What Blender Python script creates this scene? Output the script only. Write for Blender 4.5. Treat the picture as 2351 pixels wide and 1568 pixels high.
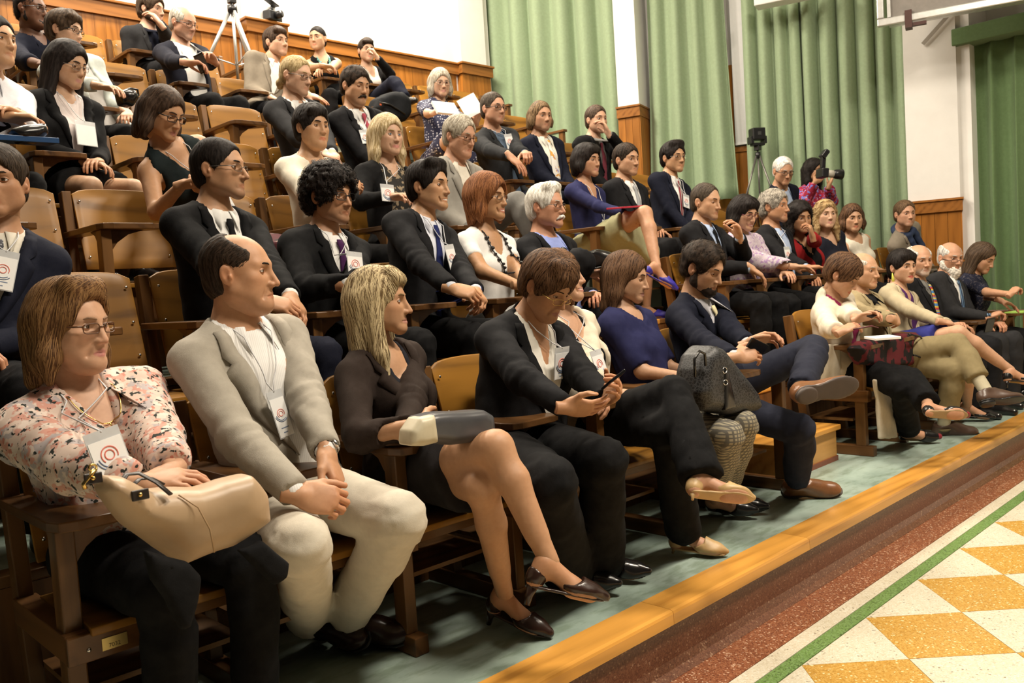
import bpy, bmesh, math, random
import numpy as np
from mathutils import Vector, Matrix
from mathutils.bvhtree import BVHTree

for o in list(bpy.data.objects): bpy.data.objects.remove(o, do_unlink=True)
SC = bpy.context.scene
COL = SC.collection

# ------------------------------------------------------------------ camera
ZC = 1.40                                   # camera height above the hall floor
F_PX = 1966.0
AX = np.array([[0.71142726, -0.08924163, 0.69707042],      # world axes seen from the camera (right, down, forward)
               [-0.69986167, 0.00001888, 0.71427841],
               [-0.06375654, -0.99601000, -0.06244336]])
cam_d = bpy.data.cameras.new('camera'); cam = bpy.data.objects.new('camera', cam_d); COL.objects.link(cam)
cam_d.sensor_width = 36.0; cam_d.lens = 36.0 * F_PX / 2351.0; cam_d.clip_start = 0.05; cam_d.clip_end = 60
_m = Matrix.Identity(4)
for i in range(3):
    _m[i][0] = AX[i, 0]; _m[i][1] = -AX[i, 1]; _m[i][2] = -AX[i, 2]
_m[2][3] = ZC
cam.matrix_world = _m
SC.camera = cam
cam_d.dof.use_dof = True; cam_d.dof.focus_distance = 3.1; cam_d.dof.aperture_fstop = 8.0

# ------------------------------------------------------------------ light
SC.view_settings.view_transform = 'Standard'; SC.view_settings.look = 'None'
SC.view_settings.gamma = 1.0; SC.view_settings.exposure = -0.08; SC.view_settings.use_curve_mapping = False
W = bpy.data.worlds.new('hall_air'); SC.world = W; W.use_nodes = True
W.node_tree.nodes['Background'].inputs[0].default_value = (1.0, 0.93, 0.84, 1)
W.node_tree.nodes['Background'].inputs[1].default_value = 0.025
def area(name, loc, sx, sy, power, col=(1, .89, .73), rot=(0, 0, 0)):
    l = bpy.data.lights.new(name, 'AREA'); l.shape = 'RECTANGLE'; l.size = sx; l.size_y = sy; l.energy = power; l.color = col
    o = bpy.data.objects.new(name, l); o.location = loc; o.rotation_euler = rot; COL.objects.link(o); return o
for i, (x, y, p) in enumerate([(1.8, 7.0, 260), (5.4, 7.1, 290), (2.6, 4.6, 190), (5.4, 4.4, 120), (2.3, -.3, 330), (5.0, -.3, 340)]):
    area('ceiling_lamp', (x, y, 6.25), 1.4, .6, p)

# ------------------------------------------------------------------ helpers
def ray(p):
    return AX @ np.array([p[0] - 1175.5, p[1] - 784.0, F_PX])
def pxy(p, y):                               # pixel on the plane y = const, world point
    d = ray(p); q = d * (y / d[1]); return np.array([q[0], q[1], q[2] + ZC])
def pxx(p, x):
    d = ray(p); q = d * (x / d[0]); return np.array([q[0], q[1], q[2] + ZC])
def pxz(p, z):                               # pixel on the plane z = const
    d = ray(p); q = d * ((z - ZC) / d[2]); return np.array([q[0], q[1], z])
def nrm(v):
    v = np.asarray(v, float); return v / (np.linalg.norm(v) + 1e-12)
def V(*a): return np.array(a, float)

def empty(name, loc=(0, 0, 0), rz=0.0, label=None, cat=None, group=None):
    o = bpy.data.objects.new(name, None); o.location = loc; o.rotation_euler = (0, 0, rz); COL.objects.link(o)
    o.empty_display_size = .05
    return tag(o, label, cat, group)
def tag(o, label=None, cat=None, group=None, kind=None):
    if label: o['label'] = label
    if cat: o['category'] = cat
    if group: o['group'] = group
    if kind: o['kind'] = kind
    return o
def link(name, me, m=None, parent=None, smooth=False):
    if m is not None:
        for x in (m if isinstance(m, (list, tuple)) else [m]): me.materials.append(x)
    if smooth and len(me.polygons): me.polygons.foreach_set('use_smooth', [True] * len(me.polygons))
    o = bpy.data.objects.new(name, me); COL.objects.link(o)
    if parent is not None:
        o.parent = parent
        o.matrix_parent_inverse = Matrix.Identity(4)
    return o
def npmesh(name, v, f):
    """mesh from numpy vertices and quads"""
    me = bpy.data.meshes.new(name); v = np.asarray(v, np.float32); f = np.asarray(f, np.int32)
    k = f.shape[1]
    me.vertices.add(len(v)); me.vertices.foreach_set('co', v.ravel())
    me.loops.add(f.size); me.loops.foreach_set('vertex_index', f.ravel())
    me.polygons.add(len(f)); me.polygons.foreach_set('loop_start', np.arange(0, f.size, k, dtype=np.int32))
    me.polygons.foreach_set('loop_total', np.full(len(f), k, np.int32))
    me.update(calc_edges=True); return me
class MB:
    """collects simple shapes and builds one mesh object"""
    def __init__(s): s.v = []; s.f = []
    def add(s, v, f):
        n = len(s.v); s.v += [tuple(map(float, p)) for p in v]; s.f += [tuple(i + n for i in q) for q in f]; return s
    def box(s, x0, x1, y0, y1, z0, z1):
        return s.add([(x0, y0, z0), (x1, y0, z0), (x1, y1, z0), (x0, y1, z0), (x0, y0, z1), (x1, y0, z1), (x1, y1, z1), (x0, y1, z1)],
                     [(0, 3, 2, 1), (4, 5, 6, 7), (0, 1, 5, 4), (1, 2, 6, 5), (2, 3, 7, 6), (3, 0, 4, 7)])
    def prism(s, pts, z0, z1, ax=2):
        """polygon (counter-clockwise) extruded along an axis"""
        n = len(pts)
        def P(a, b, z): return (a, b, z) if ax == 2 else ((a, z, b) if ax == 1 else (z, a, b))
        v = [P(a, b, z0) for a, b in pts] + [P(a, b, z1) for a, b in pts]
        return s.add(v, [tuple(range(n))[::-1], tuple(range(n, 2 * n))] + [(i, (i + 1) % n, n + (i + 1) % n, n + i) for i in range(n)])
    def tube(s, pts, r, n=8, flat=1.0, up=None, cap=True):
        pts = [np.asarray(p, float) for p in pts]; m = len(pts)
        rr = r if isinstance(r, (list, tuple, np.ndarray)) else [r] * m
        v = []; prev = None
        for i, p in enumerate(pts):
            t = nrm(pts[min(i + 1, m - 1)] - pts[max(i - 1, 0)])
            u = np.asarray(up, float) if up is not None else (prev if prev is not None else (V(0, 0, 1) if abs(t[2]) < .9 else V(1, 0, 0)))
            a = nrm(np.cross(t, u)); b = nrm(np.cross(a, t)); prev = b
            for k in range(n):
                w = 2 * math.pi * k / n
                v.append(p + rr[i] * (math.cos(w) * a + math.sin(w) * flat * b))
        f = [(i * n + k, i * n + (k + 1) % n, (i + 1) * n + (k + 1) % n, (i + 1) * n + k) for i in range(m - 1) for k in range(n)]
        if cap: f += [tuple(range(n))[::-1], tuple(range((m - 1) * n, m * n))]
        return s.add(v, f)
    def bar(s, a, b, w, h, up=(0, 0, 1)):
        a = np.asarray(a, float); b = np.asarray(b, float); t = nrm(b - a); x = nrm(np.cross(t, up)); z = np.cross(x, t)
        c = [(-1, -1), (1, -1), (1, 1), (-1, 1)]
        v = [p + x * i * w / 2 + z * j * h / 2 for p in (a, b) for i, j in c]
        return s.add(v, [(0, 1, 2, 3), (7, 6, 5, 4), (0, 4, 5, 1), (1, 5, 6, 2), (2, 6, 7, 3), (3, 7, 4, 0)])
    def ball(s, c, r, n=10, m=6, sc=(1, 1, 1), rot=None):
        v = [(0, 0, 1)] + [(math.sin(math.pi * i / m) * math.cos(2 * math.pi * k / n), math.sin(math.pi * i / m) * math.sin(2 * math.pi * k / n), math.cos(math.pi * i / m)) for i in range(1, m) for k in range(n)] + [(0, 0, -1)]
        f = [(0, 1 + k, 1 + (k + 1) % n) for k in range(n)] + [(1 + i * n + k, 1 + (i + 1) * n + k, 1 + (i + 1) * n + (k + 1) % n, 1 + i * n + (k + 1) % n) for i in range(m - 2) for k in range(n)]
        L = len(v) - 1; f += [(L, 1 + (m - 2) * n + (k + 1) % n, 1 + (m - 2) * n + k) for k in range(n)]
        v = np.array(v) * r * np.array(sc)
        if rot is not None: v = v @ np.asarray(rot).T
        return s.add(v + np.asarray(c, float), f)
    def mesh(s, name):
        me = bpy.data.meshes.new(name); me.from_pydata(s.v, [], s.f)
        bm = bmesh.new(); bm.from_mesh(me); bmesh.ops.recalc_face_normals(bm, faces=bm.faces); bm.to_mesh(me); bm.free()
        return me
    def build(s, name, m, parent=None, smooth=False, bevel=0, seg=2):
        o = link(name, s.mesh(name), m, parent, smooth)
        if bevel:
            b = o.modifiers.new('edge', 'BEVEL'); b.width = bevel; b.segments = seg; b.limit_method = 'ANGLE'; b.angle_limit = .6
        return o

# ------------------------------------------------------------------ materials
MATS = {}
def nodes_of(name):
    m = bpy.data.materials.new(name); m.use_nodes = True; nt = m.node_tree
    return m, nt, nt.nodes, nt.links, nt.nodes['Principled BSDF']
def ramp(n, stops):
    r = n.new('ShaderNodeValToRGB'); e = r.color_ramp.elements
    while len(e) > 1: e.remove(e[-1])
    e[0].position = stops[0][0]; e[0].color = (*stops[0][1], 1)
    for p, c in stops[1:]:
        x = e.new(p); x.color = (*c, 1)
    return r
def coord(n, l, scale=(1, 1, 1), rot=(0, 0, 0), kind='Object'):
    t = n.new('ShaderNodeTexCoord'); mp = n.new('ShaderNodeMapping'); mp.inputs['Scale'].default_value = scale; mp.inputs['Rotation'].default_value = rot
    l.new(t.outputs[kind], mp.inputs[0]); return mp.outputs[0]
def noise(n, l, vec, scale, detail=3, rough=.6):
    x = n.new('ShaderNodeTexNoise'); x.inputs['Scale'].default_value = scale; x.inputs['Detail'].default_value = detail; x.inputs['Roughness'].default_value = rough
    l.new(vec, x.inputs['Vector']); return x
def bump(n, l, b, h, strength=.3, dist=.002):
    x = n.new('ShaderNodeBump'); x.inputs['Strength'].default_value = strength; x.inputs['Distance'].default_value = dist
    l.new(h, x.inputs['Height']); l.new(x.outputs[0], b.inputs['Normal']); return x
def mixc(n, l, fac, a, b):
    x = n.new('ShaderNodeMix'); x.data_type = 'RGBA'
    l.new(fac, x.inputs[0])
    for s, c in ((6, a), (7, b)):
        if isinstance(c, tuple): x.inputs[s].default_value = (*c, 1)
        else: l.new(c, x.inputs[s])
    return x.outputs[2]
def plain(name, c, rough=.5, metal=0.0, var=.08, scale=20, spec=.5, bmp=0):
    if name in MATS: return MATS[name]
    m, nt, n, l, b = nodes_of(name)
    x = noise(n, l, coord(n, l), scale)
    r = ramp(n, [(.3, tuple(k * (1 - var) for k in c)), (.7, tuple(min(1, k * (1 + var)) for k in c))]); l.new(x.outputs[0], r.inputs[0]); l.new(r.outputs[0], b.inputs['Base Color'])
    b.inputs['Roughness'].default_value = rough; b.inputs['Metallic'].default_value = metal; b.inputs['Specular IOR Level'].default_value = spec
    if bmp: bump(n, l, b, x.outputs[0], bmp, .003)
    MATS[name] = m; return m
def wood(name, c1, c2, axis=0, rough=.35, scale=1.0, coat=.3):
    if name in MATS: return MATS[name]
    m, nt, n, l, b = nodes_of(name)
    s = [14, 14, 14]; s[axis] = 1.1
    oi = n.new('ShaderNodeObjectInfo')
    ad = n.new('ShaderNodeVectorMath'); ad.operation = 'ADD'; vm = n.new('ShaderNodeVectorMath'); vm.operation = 'SCALE'; vm.inputs['Scale'].default_value = 37.0
    cb = n.new('ShaderNodeCombineXYZ'); l.new(oi.outputs['Random'], cb.inputs[0]); l.new(oi.outputs['Random'], cb.inputs[1]); l.new(oi.outputs['Random'], cb.inputs[2])
    l.new(cb.outputs[0], vm.inputs[0])
    cv = coord(n, l, tuple(k * scale for k in s)); l.new(cv, ad.inputs[0]); l.new(vm.outputs[0], ad.inputs[1])
    x = noise(n, l, ad.outputs[0], 1.0, 5, .6)
    w = n.new('ShaderNodeTexWave'); w.wave_type = 'BANDS'; w.bands_direction = 'DIAGONAL'; w.inputs['Scale'].default_value = .6; w.inputs['Distortion'].default_value = 5; w.inputs['Detail'].default_value = 3
    l.new(ad.outputs[0], w.inputs['Vector'])
    mx = n.new('ShaderNodeMath'); mx.operation = 'MULTIPLY_ADD'; l.new(w.outputs[1], mx.inputs[0]); mx.inputs[1].default_value = .3; l.new(x.outputs[0], mx.inputs[2])
    r = ramp(n, [(.3, c1), (.58, c2), (.85, tuple(k * 1.15 for k in c2))]); l.new(mx.outputs[0], r.inputs[0])
    hs = n.new('ShaderNodeHueSaturation'); l.new(r.outputs[0], hs.inputs['Color'])
    mr = n.new('ShaderNodeMapRange'); mr.inputs[3].default_value = .8; mr.inputs[4].default_value = 1.2; l.new(oi.outputs['Random'], mr.inputs[0]); l.new(mr.outputs[0], hs.inputs['Value'])
    l.new(hs.outputs[0], b.inputs['Base Color'])
    b.inputs['Roughness'].default_value = rough; b.inputs['Coat Weight'].default_value = coat * .6; b.inputs['Coat Roughness'].default_value = .2; b.inputs['Specular IOR Level'].default_value = .22
    bump(n, l, b, x.outputs[0], .12, .002)
    MATS[name] = m; return m
def cloth(name, c, rough=.85, var=.05, weave=500, sheen=0.0, c2=None):
    if name in MATS: return MATS[name]
    m, nt, n, l, b = nodes_of(name)
    cv = coord(n, l)
    x = noise(n, l, cv, 35, 3); y = noise(n, l, cv, weave, 2)
    c2 = c2 or tuple(min(1, k * (1 + var) + .004) for k in c)
    r = ramp(n, [(.3, tuple(k * (1 - var) for k in c)), (.7, c2)]); l.new(x.outputs[0], r.inputs[0]); l.new(r.outputs[0], b.inputs['Base Color'])
    b.inputs['Roughness'].default_value = rough; b.inputs['Sheen Weight'].default_value = sheen; b.inputs['Specular IOR Level'].default_value = .12
    ad = n.new('ShaderNodeMath'); ad.operation = 'MULTIPLY_ADD'; l.new(x.outputs[0], ad.inputs[0]); ad.inputs[1].default_value = 1.2; l.new(y.outputs[0], ad.inputs[2])
    bump(n, l, b, ad.outputs[0], .25, .0025)
    MATS[name] = m; return m
def blotch(name, base, spots, rough=.8):
    """printed cloth: spots = [(colour, scale, threshold, seed)]"""
    if name in MATS: return MATS[name]
    m, nt, n, l, b = nodes_of(name); cur = None
    for c, sc, th, sd in spots:
        cv = coord(n, l, rot=(sd, sd * 1.7, sd * .6))
        x = noise(n, l, cv, sc, 2, .5)
        r = ramp(n, [(th - .015, (0, 0, 0)), (th + .015, (1, 1, 1))]); l.new(x.outputs[0], r.inputs[0])
        cur = mixc(n, l, r.outputs[0], cur if cur is not None else base, c)
    l.new(cur, b.inputs['Base Color']); b.inputs['Roughness'].default_value = rough; b.inputs['Specular IOR Level'].default_value = .25
    MATS[name] = m; return m
def stripes(name, a, b2, scale, rot=(0, 0, 0), duty=.5, rough=.7, c3=None, scale3=40, rot3=(0, 0, 0)):
    if name in MATS: return MATS[name]
    m, nt, n, l, b = nodes_of(name)
    def band(sc, ro, du):
        w = n.new('ShaderNodeTexWave'); w.inputs['Scale'].default_value = sc; l.new(coord(n, l, rot=ro), w.inputs['Vector'])
        r = ramp(n, [(du - .08, (0, 0, 0)), (du + .08, (1, 1, 1))]); l.new(w.outputs[1], r.inputs[0]); return r.outputs[0]
    col = mixc(n, l, band(scale, rot, duty), a, b2)
    if c3: col = mixc(n, l, band(scale3, rot3, .75), col, c3)
    l.new(col, b.inputs['Base Color']); b.inputs['Roughness'].default_value = rough; b.inputs['Specular IOR Level'].default_value = .3
    MATS[name] = m; return m
def dots(name, a, b2, scale, th=.25, rough=.8):
    if name in MATS: return MATS[name]
    m, nt, n, l, b = nodes_of(name)
    v = n.new('ShaderNodeTexVoronoi'); v.inputs['Scale'].default_value = scale; v.inputs['Randomness'].default_value = .45; l.new(coord(n, l), v.inputs['Vector'])
    r = ramp(n, [(th - .03, (1, 1, 1)), (th + .03, (0, 0, 0))]); l.new(v.outputs['Distance'], r.inputs[0])
    l.new(mixc(n, l, r.outputs[0], a, b2), b.inputs['Base Color']); b.inputs['Roughness'].default_value = rough
    MATS[name] = m; return m
def hairmat(name, c, c2=None, rough=.6):
    if name in MATS: return MATS[name]
    m, nt, n, l, b = nodes_of(name)
    at = n.new('ShaderNodeAttribute'); at.attribute_name = 'strand'
    c2 = c2 or tuple(min(1, k * 1.9 + .002) for k in c)
    cv = coord(n, l); x = noise(n, l, cv, 18, 3)
    ad = n.new('ShaderNodeMath'); ad.operation = 'MULTIPLY_ADD'; l.new(x.outputs[0], ad.inputs[0]); ad.inputs[1].default_value = .5; l.new(at.outputs['Fac'], ad.inputs[2])
    r = ramp(n, [(.25, tuple(k * .55 for k in c)), (.6, c), (1.0, c2)]); l.new(ad.outputs[0], r.inputs[0]); l.new(r.outputs[0], b.inputs['Base Color'])
    b.inputs['Roughness'].default_value = rough; b.inputs['Specular IOR Level'].default_value = .15
    MATS[name] = m; return m
def skinmat():
    if 'skin' in MATS: return MATS['skin']
    m, nt, n, l, b = nodes_of('skin')
    at = n.new('ShaderNodeAttribute'); at.attribute_name = 'tone'
    x = noise(n, l, coord(n, l), 60, 4)
    r = ramp(n, [(.3, (.9, .88, .86)), (.7, (1, 1, 1))]); l.new(x.outputs[0], r.inputs[0])
    mx = n.new('ShaderNodeMix'); mx.data_type = 'RGBA'; mx.blend_type = 'MULTIPLY'; mx.inputs[0].default_value = 1
    l.new(at.outputs['Color'], mx.inputs[6]); l.new(r.outputs[0], mx.inputs[7]); l.new(mx.outputs[2], b.inputs['Base Color'])
    b.inputs['Roughness'].default_value = .5; b.inputs['Specular IOR Level'].default_value = .35
    b.inputs['Subsurface Weight'].default_value = .12; b.inputs['Subsurface Radius'].default_value = (.012, .005, .003); b.inputs['Subsurface Scale'].default_value = 1.0
    bump(n, l, b, x.outputs[0], .06, .001)
    MATS['skin'] = m; return m

# ------------------------------------------------------------------ implicit surfaces
class Vol:
    def __init__(s, lo, hi, h):
        s.lo = np.asarray(lo, np.float32); s.h = h
        s.n = np.maximum(3, np.ceil((np.asarray(hi) - lo) / h).astype(int) + 1)
        s.F = np.full(s.n, .2, np.float32)
    def sub(s, lo, hi):
        a = np.clip(np.floor((np.asarray(lo) - s.lo) / s.h).astype(int), 0, s.n - 1)
        b = np.clip(np.ceil((np.asarray(hi) - s.lo) / s.h).astype(int) + 1, a + 1, s.n)
        g = [(s.lo[i] + s.h * np.arange(a[i], b[i])).astype(np.float32) for i in range(3)]
        P = np.stack(np.meshgrid(*g, indexing='ij'), -1)
        return tuple(slice(a[i], b[i]) for i in range(3)), P
    def put(s, d, sl, k, op='u'):
        f = s.F[sl]
        if op == 'u':
            e = np.maximum(k - np.abs(f - d), 0) / k if k > 0 else 0
            s.F[sl] = np.minimum(f, d) - e * e * k * .25
        else:                                       # subtract d
            d = -d; e = np.maximum(k - np.abs(f - d), 0) / k if k > 0 else 0
            s.F[sl] = np.maximum(f, d) + e * e * k * .25
    def cone(s, a, b, r1, r2=None, k=.02, op='u'):
        r2 = r1 if r2 is None else r2
        a = np.asarray(a, np.float32); b = np.asarray(b, np.float32); m = max(r1, r2) + k + 2.5 * s.h
        sl, P = s.sub(np.minimum(a, b) - m, np.maximum(a, b) + m)
        ab = b - a; L = float(ab @ ab) + 1e-9; t = np.clip(((P - a) @ ab) / L, 0, 1)
        d = np.sqrt(((P - a - t[..., None] * ab) ** 2).sum(-1)) - (r1 + (r2 - r1) * t)
        s.put(d, sl, k, op); return s
    def ell(s, c, r, k=.02, op='u', B=None):
        """ellipsoid, B = rows of a local basis"""
        c = np.asarray(c, np.float32); r = np.asarray(r, np.float32); m = (r.max() if B is not None else r) + k + 2.5 * s.h
        sl, P = s.sub(c - m, c + m); q = P - c
        if B is not None: q = q @ np.asarray(B, np.float32).T
        k0 = np.sqrt(((q / r) ** 2).sum(-1)); k1 = np.sqrt(((q / (r * r)) ** 2).sum(-1)) + 1e-6
        s.put(k0 * (k0 - 1) / k1, sl, k, op); return s
    def box(s, c, r, rad=.005, k=.01, op='u', B=None):
        c = np.asarray(c, np.float32); r = np.asarray(r, np.float32); m = np.linalg.norm(r) + k + 2.5 * s.h
        sl, P = s.sub(c - m, c + m); q = P - c
        if B is not None: q = q @ np.asarray(B, np.float32).T
        w = np.abs(q) - (r - rad)
        s.put(np.sqrt((np.maximum(w, 0) ** 2).sum(-1)) + np.minimum(w.max(-1), 0) - rad, sl, k, op); return s
    def half(s, p, n, k=.004):
        """cut away the side the normal points to"""
        n = nrm(n).astype(np.float32); g = [(s.lo[i] + s.h * np.arange(s.n[i]) - p[i]).astype(np.float32) * n[i] for i in range(3)]
        d = g[0][:, None, None] + g[1][None, :, None] + g[2][None, None, :]; s.put(-d, (slice(None),) * 3, k, 'c'); return s
    def grid(s): return s.sub(s.lo, s.lo + s.h * s.n)[1]
    def nets(s):
        F = s.F
        F[0] = F[-1] = np.maximum(F[0], .001); F[:, 0] = np.maximum(F[:, 0], .001); F[:, -1] = np.maximum(F[:, -1], .001); F[:, :, 0] = np.maximum(F[:, :, 0], .001); F[:, :, -1] = np.maximum(F[:, :, -1], .001)
        S = F < 0; n = np.array(F.shape)
        cs = np.zeros(n - 1, np.int8)
        for dx in (0, 1):
            for dy in (0, 1):
                for dz in (0, 1): cs += S[dx:n[0] - 1 + dx, dy:n[1] - 1 + dy, dz:n[2] - 1 + dz]
        act = (cs > 0) & (cs < 8); I = np.argwhere(act)
        if len(I) == 0: return np.zeros((0, 3)), np.zeros((0, 4), int)
        idx = np.full(act.shape, -1, np.int32); idx[act] = np.arange(len(I))
        cor = [(a, b, c) for a in (0, 1) for b in (0, 1) for c in (0, 1)]
        val = {c: F[I[:, 0] + c[0], I[:, 1] + c[1], I[:, 2] + c[2]] for c in cor}
        acc = np.zeros((len(I), 3), np.float32); cnt = np.zeros(len(I), np.float32)
        for a in cor:
            for ax in range(3):
                if a[ax]: continue
                b = list(a); b[ax] = 1; b = tuple(b)
                va, vb = val[a], val[b]; m = (va < 0) != (vb < 0)
                t = np.where(m, va / (va - vb + 1e-12 * (va == vb)), 0)
                p = np.tile(np.array(a, np.float32), (len(I), 1)); p[:, ax] = t
                acc += p * m[:, None]; cnt += m
        v = s.lo + s.h * (I + acc / cnt[:, None])
        fs = []
        for ax in range(3):
            o1, o2 = (ax + 1) % 3, (ax + 2) % 3
            sa = [slice(None)] * 3; sb = [slice(None)] * 3; sa[ax] = slice(0, -1); sb[ax] = slice(1, None)
            E = S[tuple(sa)] != S[tuple(sb)]; J = np.argwhere(E)
            ok = (J[:, o1] > 0) & (J[:, o2] > 0) & (J[:, o1] < n[o1] - 1) & (J[:, o2] < n[o2] - 1); J = J[ok]
            if not len(J): continue
            e1 = np.zeros(3, int); e1[o1] = 1; e2 = np.zeros(3, int); e2[o2] = 1
            q = [idx[tuple((J - e1 - e2).T)], idx[tuple((J - e2).T)], idx[tuple(J.T)], idx[tuple((J - e1).T)]]
            Q = np.stack(q, 1); inside = S[tuple(J.T)]
            Q[~inside] = Q[~inside][:, ::-1]; fs.append(Q)
        return v, np.concatenate(fs)
    def cut(s, fn, k=.004):
        """intersect with the region where fn(P) < 0"""
        m = s.F < .03; Q = (s.lo + s.h * np.argwhere(m)).astype(np.float32); d = fn(Q).astype(np.float32); f = s.F[m]
        e = np.maximum(k - np.abs(f - d), 0) / k; s.F[m] = np.maximum(f, d) + e * e * k * .25; return s
def wob(P, seed, freq, n=5):
    """cheap smooth noise, about -1..1"""
    r = np.random.RandomState(seed); out = 0
    for i in range(n):
        k = r.normal(size=3).astype(np.float32); k *= freq * (.7 + .8 * r.rand()) / np.linalg.norm(k)
        out = out + np.sin(P @ k + r.rand() * 6.28)
    return out / n * 1.6
# ------------------------------------------------------------------ heads
# head frame: x = person's left, y = towards the face, z = up, origin between the ears at eye level
def head_mesh(q, h):
    fem = q.get('fem', 0); w = q.get('wid', 1.0); fat = q.get('fat', 0.0); nose = q.get('nose', 1.0); jaw = q.get('jaw', 1.0 - .1 * fem); smile = q.get('smile', 0.0); chin = q.get('chin', 0.0)
    lid = q.get('lid', 0.35)                     # 0 wide open .. 1 closed
    v = Vol((-.1, -.13, -.175), (.1, .14, .13), h)
    v.ell((0, -.012, .034), (.075 * w, .097, .083), k=.01)
    v.ell((0, .018, .0), (.067 * w, .074, .078), k=.03)
    v.ell((0, .040, -.045), (.046 * w, .05, .052), k=.03)
    for s in (-1, 1):
        v.cone((s * .052 * w * jaw, .002, -.058), (s * .014, .068, -.1), .02 + .006 * fat, .018, k=.03)
        v.ell((s * .043 * w, .053, -.022 + .006 * smile), (.023 + .006 * fat, .024 + .004 * smile, .021), k=.022)
        v.ell((s * .041 * w, .03, -.06), (.022 + .006 * fat, .034, .03), k=.035)
    v.ell((0, .074 + chin, -.1), (.021, .019, .018), k=.022)
    if fat > .3: v.ell((0, .035, -.108), (.04, .05, .03), k=.03)
    for s in (-1, 1):
        v.cone((s * .010, .088 - .003 * fem, .021), (s * .046, .068, .02), .009 - .002 * fem, .008 - .002 * fem, k=.018)
        v.ell((s * .032, .097, -.003), (.020, .017, .0115), k=.015, op='s')
    nt = (0, .0965 + .016 * nose - .003 * fem, -.040)
    v.cone((0, .088, .012), nt, .0075, .0098 + .0015 * (nose - 1), k=.012)
    for s in (-1, 1): v.ell((s * .0125 * (1 - .1 * fem), .095 + .004 * nose, -.0425), (.0075, .010, .008), k=.008)
    v.ell((0, .080, -.061), (.024, .0145, .016), k=.014)
    # mouth
    mz = -.0745; cw = .0245 + .004 * smile; cz = mz + .005 * smile - q.get('frown', 0) * .005; cy = .083 - .003 * smile
    for s in (-1, 1):
        v.cone((s * cw, cy, cz + .001), (s * .004, .0935, mz + .0055), .003, .0052, k=.007)
        v.cone((s * (cw - .003), cy, cz - .001), (0, .092, mz - .006), .0035, .0062 + .0008 * fem, k=.007)
        v.cone((s * (cw + .001), cy + .003, cz), (0, .1005, mz), .0016, .0018, k=.003, op='s')
        if smile > .5: v.cone((s * .034, .0735, -.06), (s * .031, .079, -.082), .0018, .0012, k=.009, op='s')
    # ears
    for s in (-1, 1):
        B = [nrm((1, .25 * s, 0)), nrm((-.25 * s, 1, .18)), nrm((0, -.18, 1))]
        c = np.array((s * .079 * w, -.014, -.008))
        v.ell(c, (.0085, .0185, .031), k=.007, B=B)
        v.ell(c + (s * .0085, .004, .003), (.006, .0105, .018), k=.005, op='s', B=B)
        v.ell(c + (s * .004, .0135, -.006), (.005, .005, .007), k=.006, B=B)
    nr = .05 - .009 * fem + .006 * fat
    v.cone((0, -.02, -.05), (0, -.03, -.105), nr, nr * .96, k=.025)
    if q.get('frown'):
        for s in (-1, 1): v.cone((s * .023, .0895, -.05), (s * .033, .076, -.082), .0018, .0015, k=.009, op='s')
    if q.get('beard'): pass
    p, f = v.nets()
    return p, f
def head_tone(p, q):
    """skin colour of each vertex: lips, cheeks, shaved beard and scalp are the skin's own colours"""
    c = np.array(q.get('skin', (.62, .39, .26))); col = np.tile(c, (len(p), 1))
    def mixin(wt, c2): col[:] = col * (1 - wt[:, None]) + np.array(c2) * wt[:, None]
    d = np.sqrt(((p - (0, .11, -.045)) / (.03, .03, .025)) ** 2).sum(1); mixin(np.clip(1.2 - d, 0, 1) * .25, c * (1.1, .78, .72))
    for s in (-1, 1):
        d = np.sqrt((((p - (s * .045, .06, -.03)) / (.03, .03, .025)) ** 2).sum(1)); mixin(np.clip(1.2 - d, 0, 1) * .28, c * (1.08, .8, .75))
        d = np.sqrt((((p - (s * .083, -.014, -.008)) / (.02, .03, .04)) ** 2).sum(1)); mixin(np.clip(1.2 - d, 0, 1) * .35, c * (1.08, .74, .66))
    if q.get('stubble'):
        d = np.sqrt((((p - (0, .05, -.095)) / (.07, .065, .045)) ** 2).sum(1)); m = np.clip((1.15 - d) * 3, 0, 1) * (p[:, 1] > -.01)
        mixin(m * q['stubble'], np.array(q.get('stubc', (.12, .09, .075))))
    smile = q.get('smile', 0); mz = -.0745
    x = np.abs(p[:, 0]) / (.0225 + .004 * smile); zc = mz + x ** 2 * .005 * smile - x ** 2 * .005 * q.get('frown', 0)
    hh = .0105 * np.sqrt(np.clip(1 - x * x, 0, 1)) + .001
    m = np.clip((hh - np.abs(p[:, 2] - zc + .0005)) / .0025, 0, 1) * (p[:, 1] > .078) * (x < 1)
    mixin(m * (.8 if q.get('fem') else .5), q.get('lips', c * (.95, .5, .48) if q.get('fem') else c * (.9, .58, .55)))
    if smile > .7:
        m = np.clip((.0022 - np.abs(p[:, 2] - zc - .0005)) / .001, 0, 1) * (p[:, 1] > .083) * (x < .75); mixin(m, (.8, .76, .68))
    return np.clip(col, 0, 1)
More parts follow.
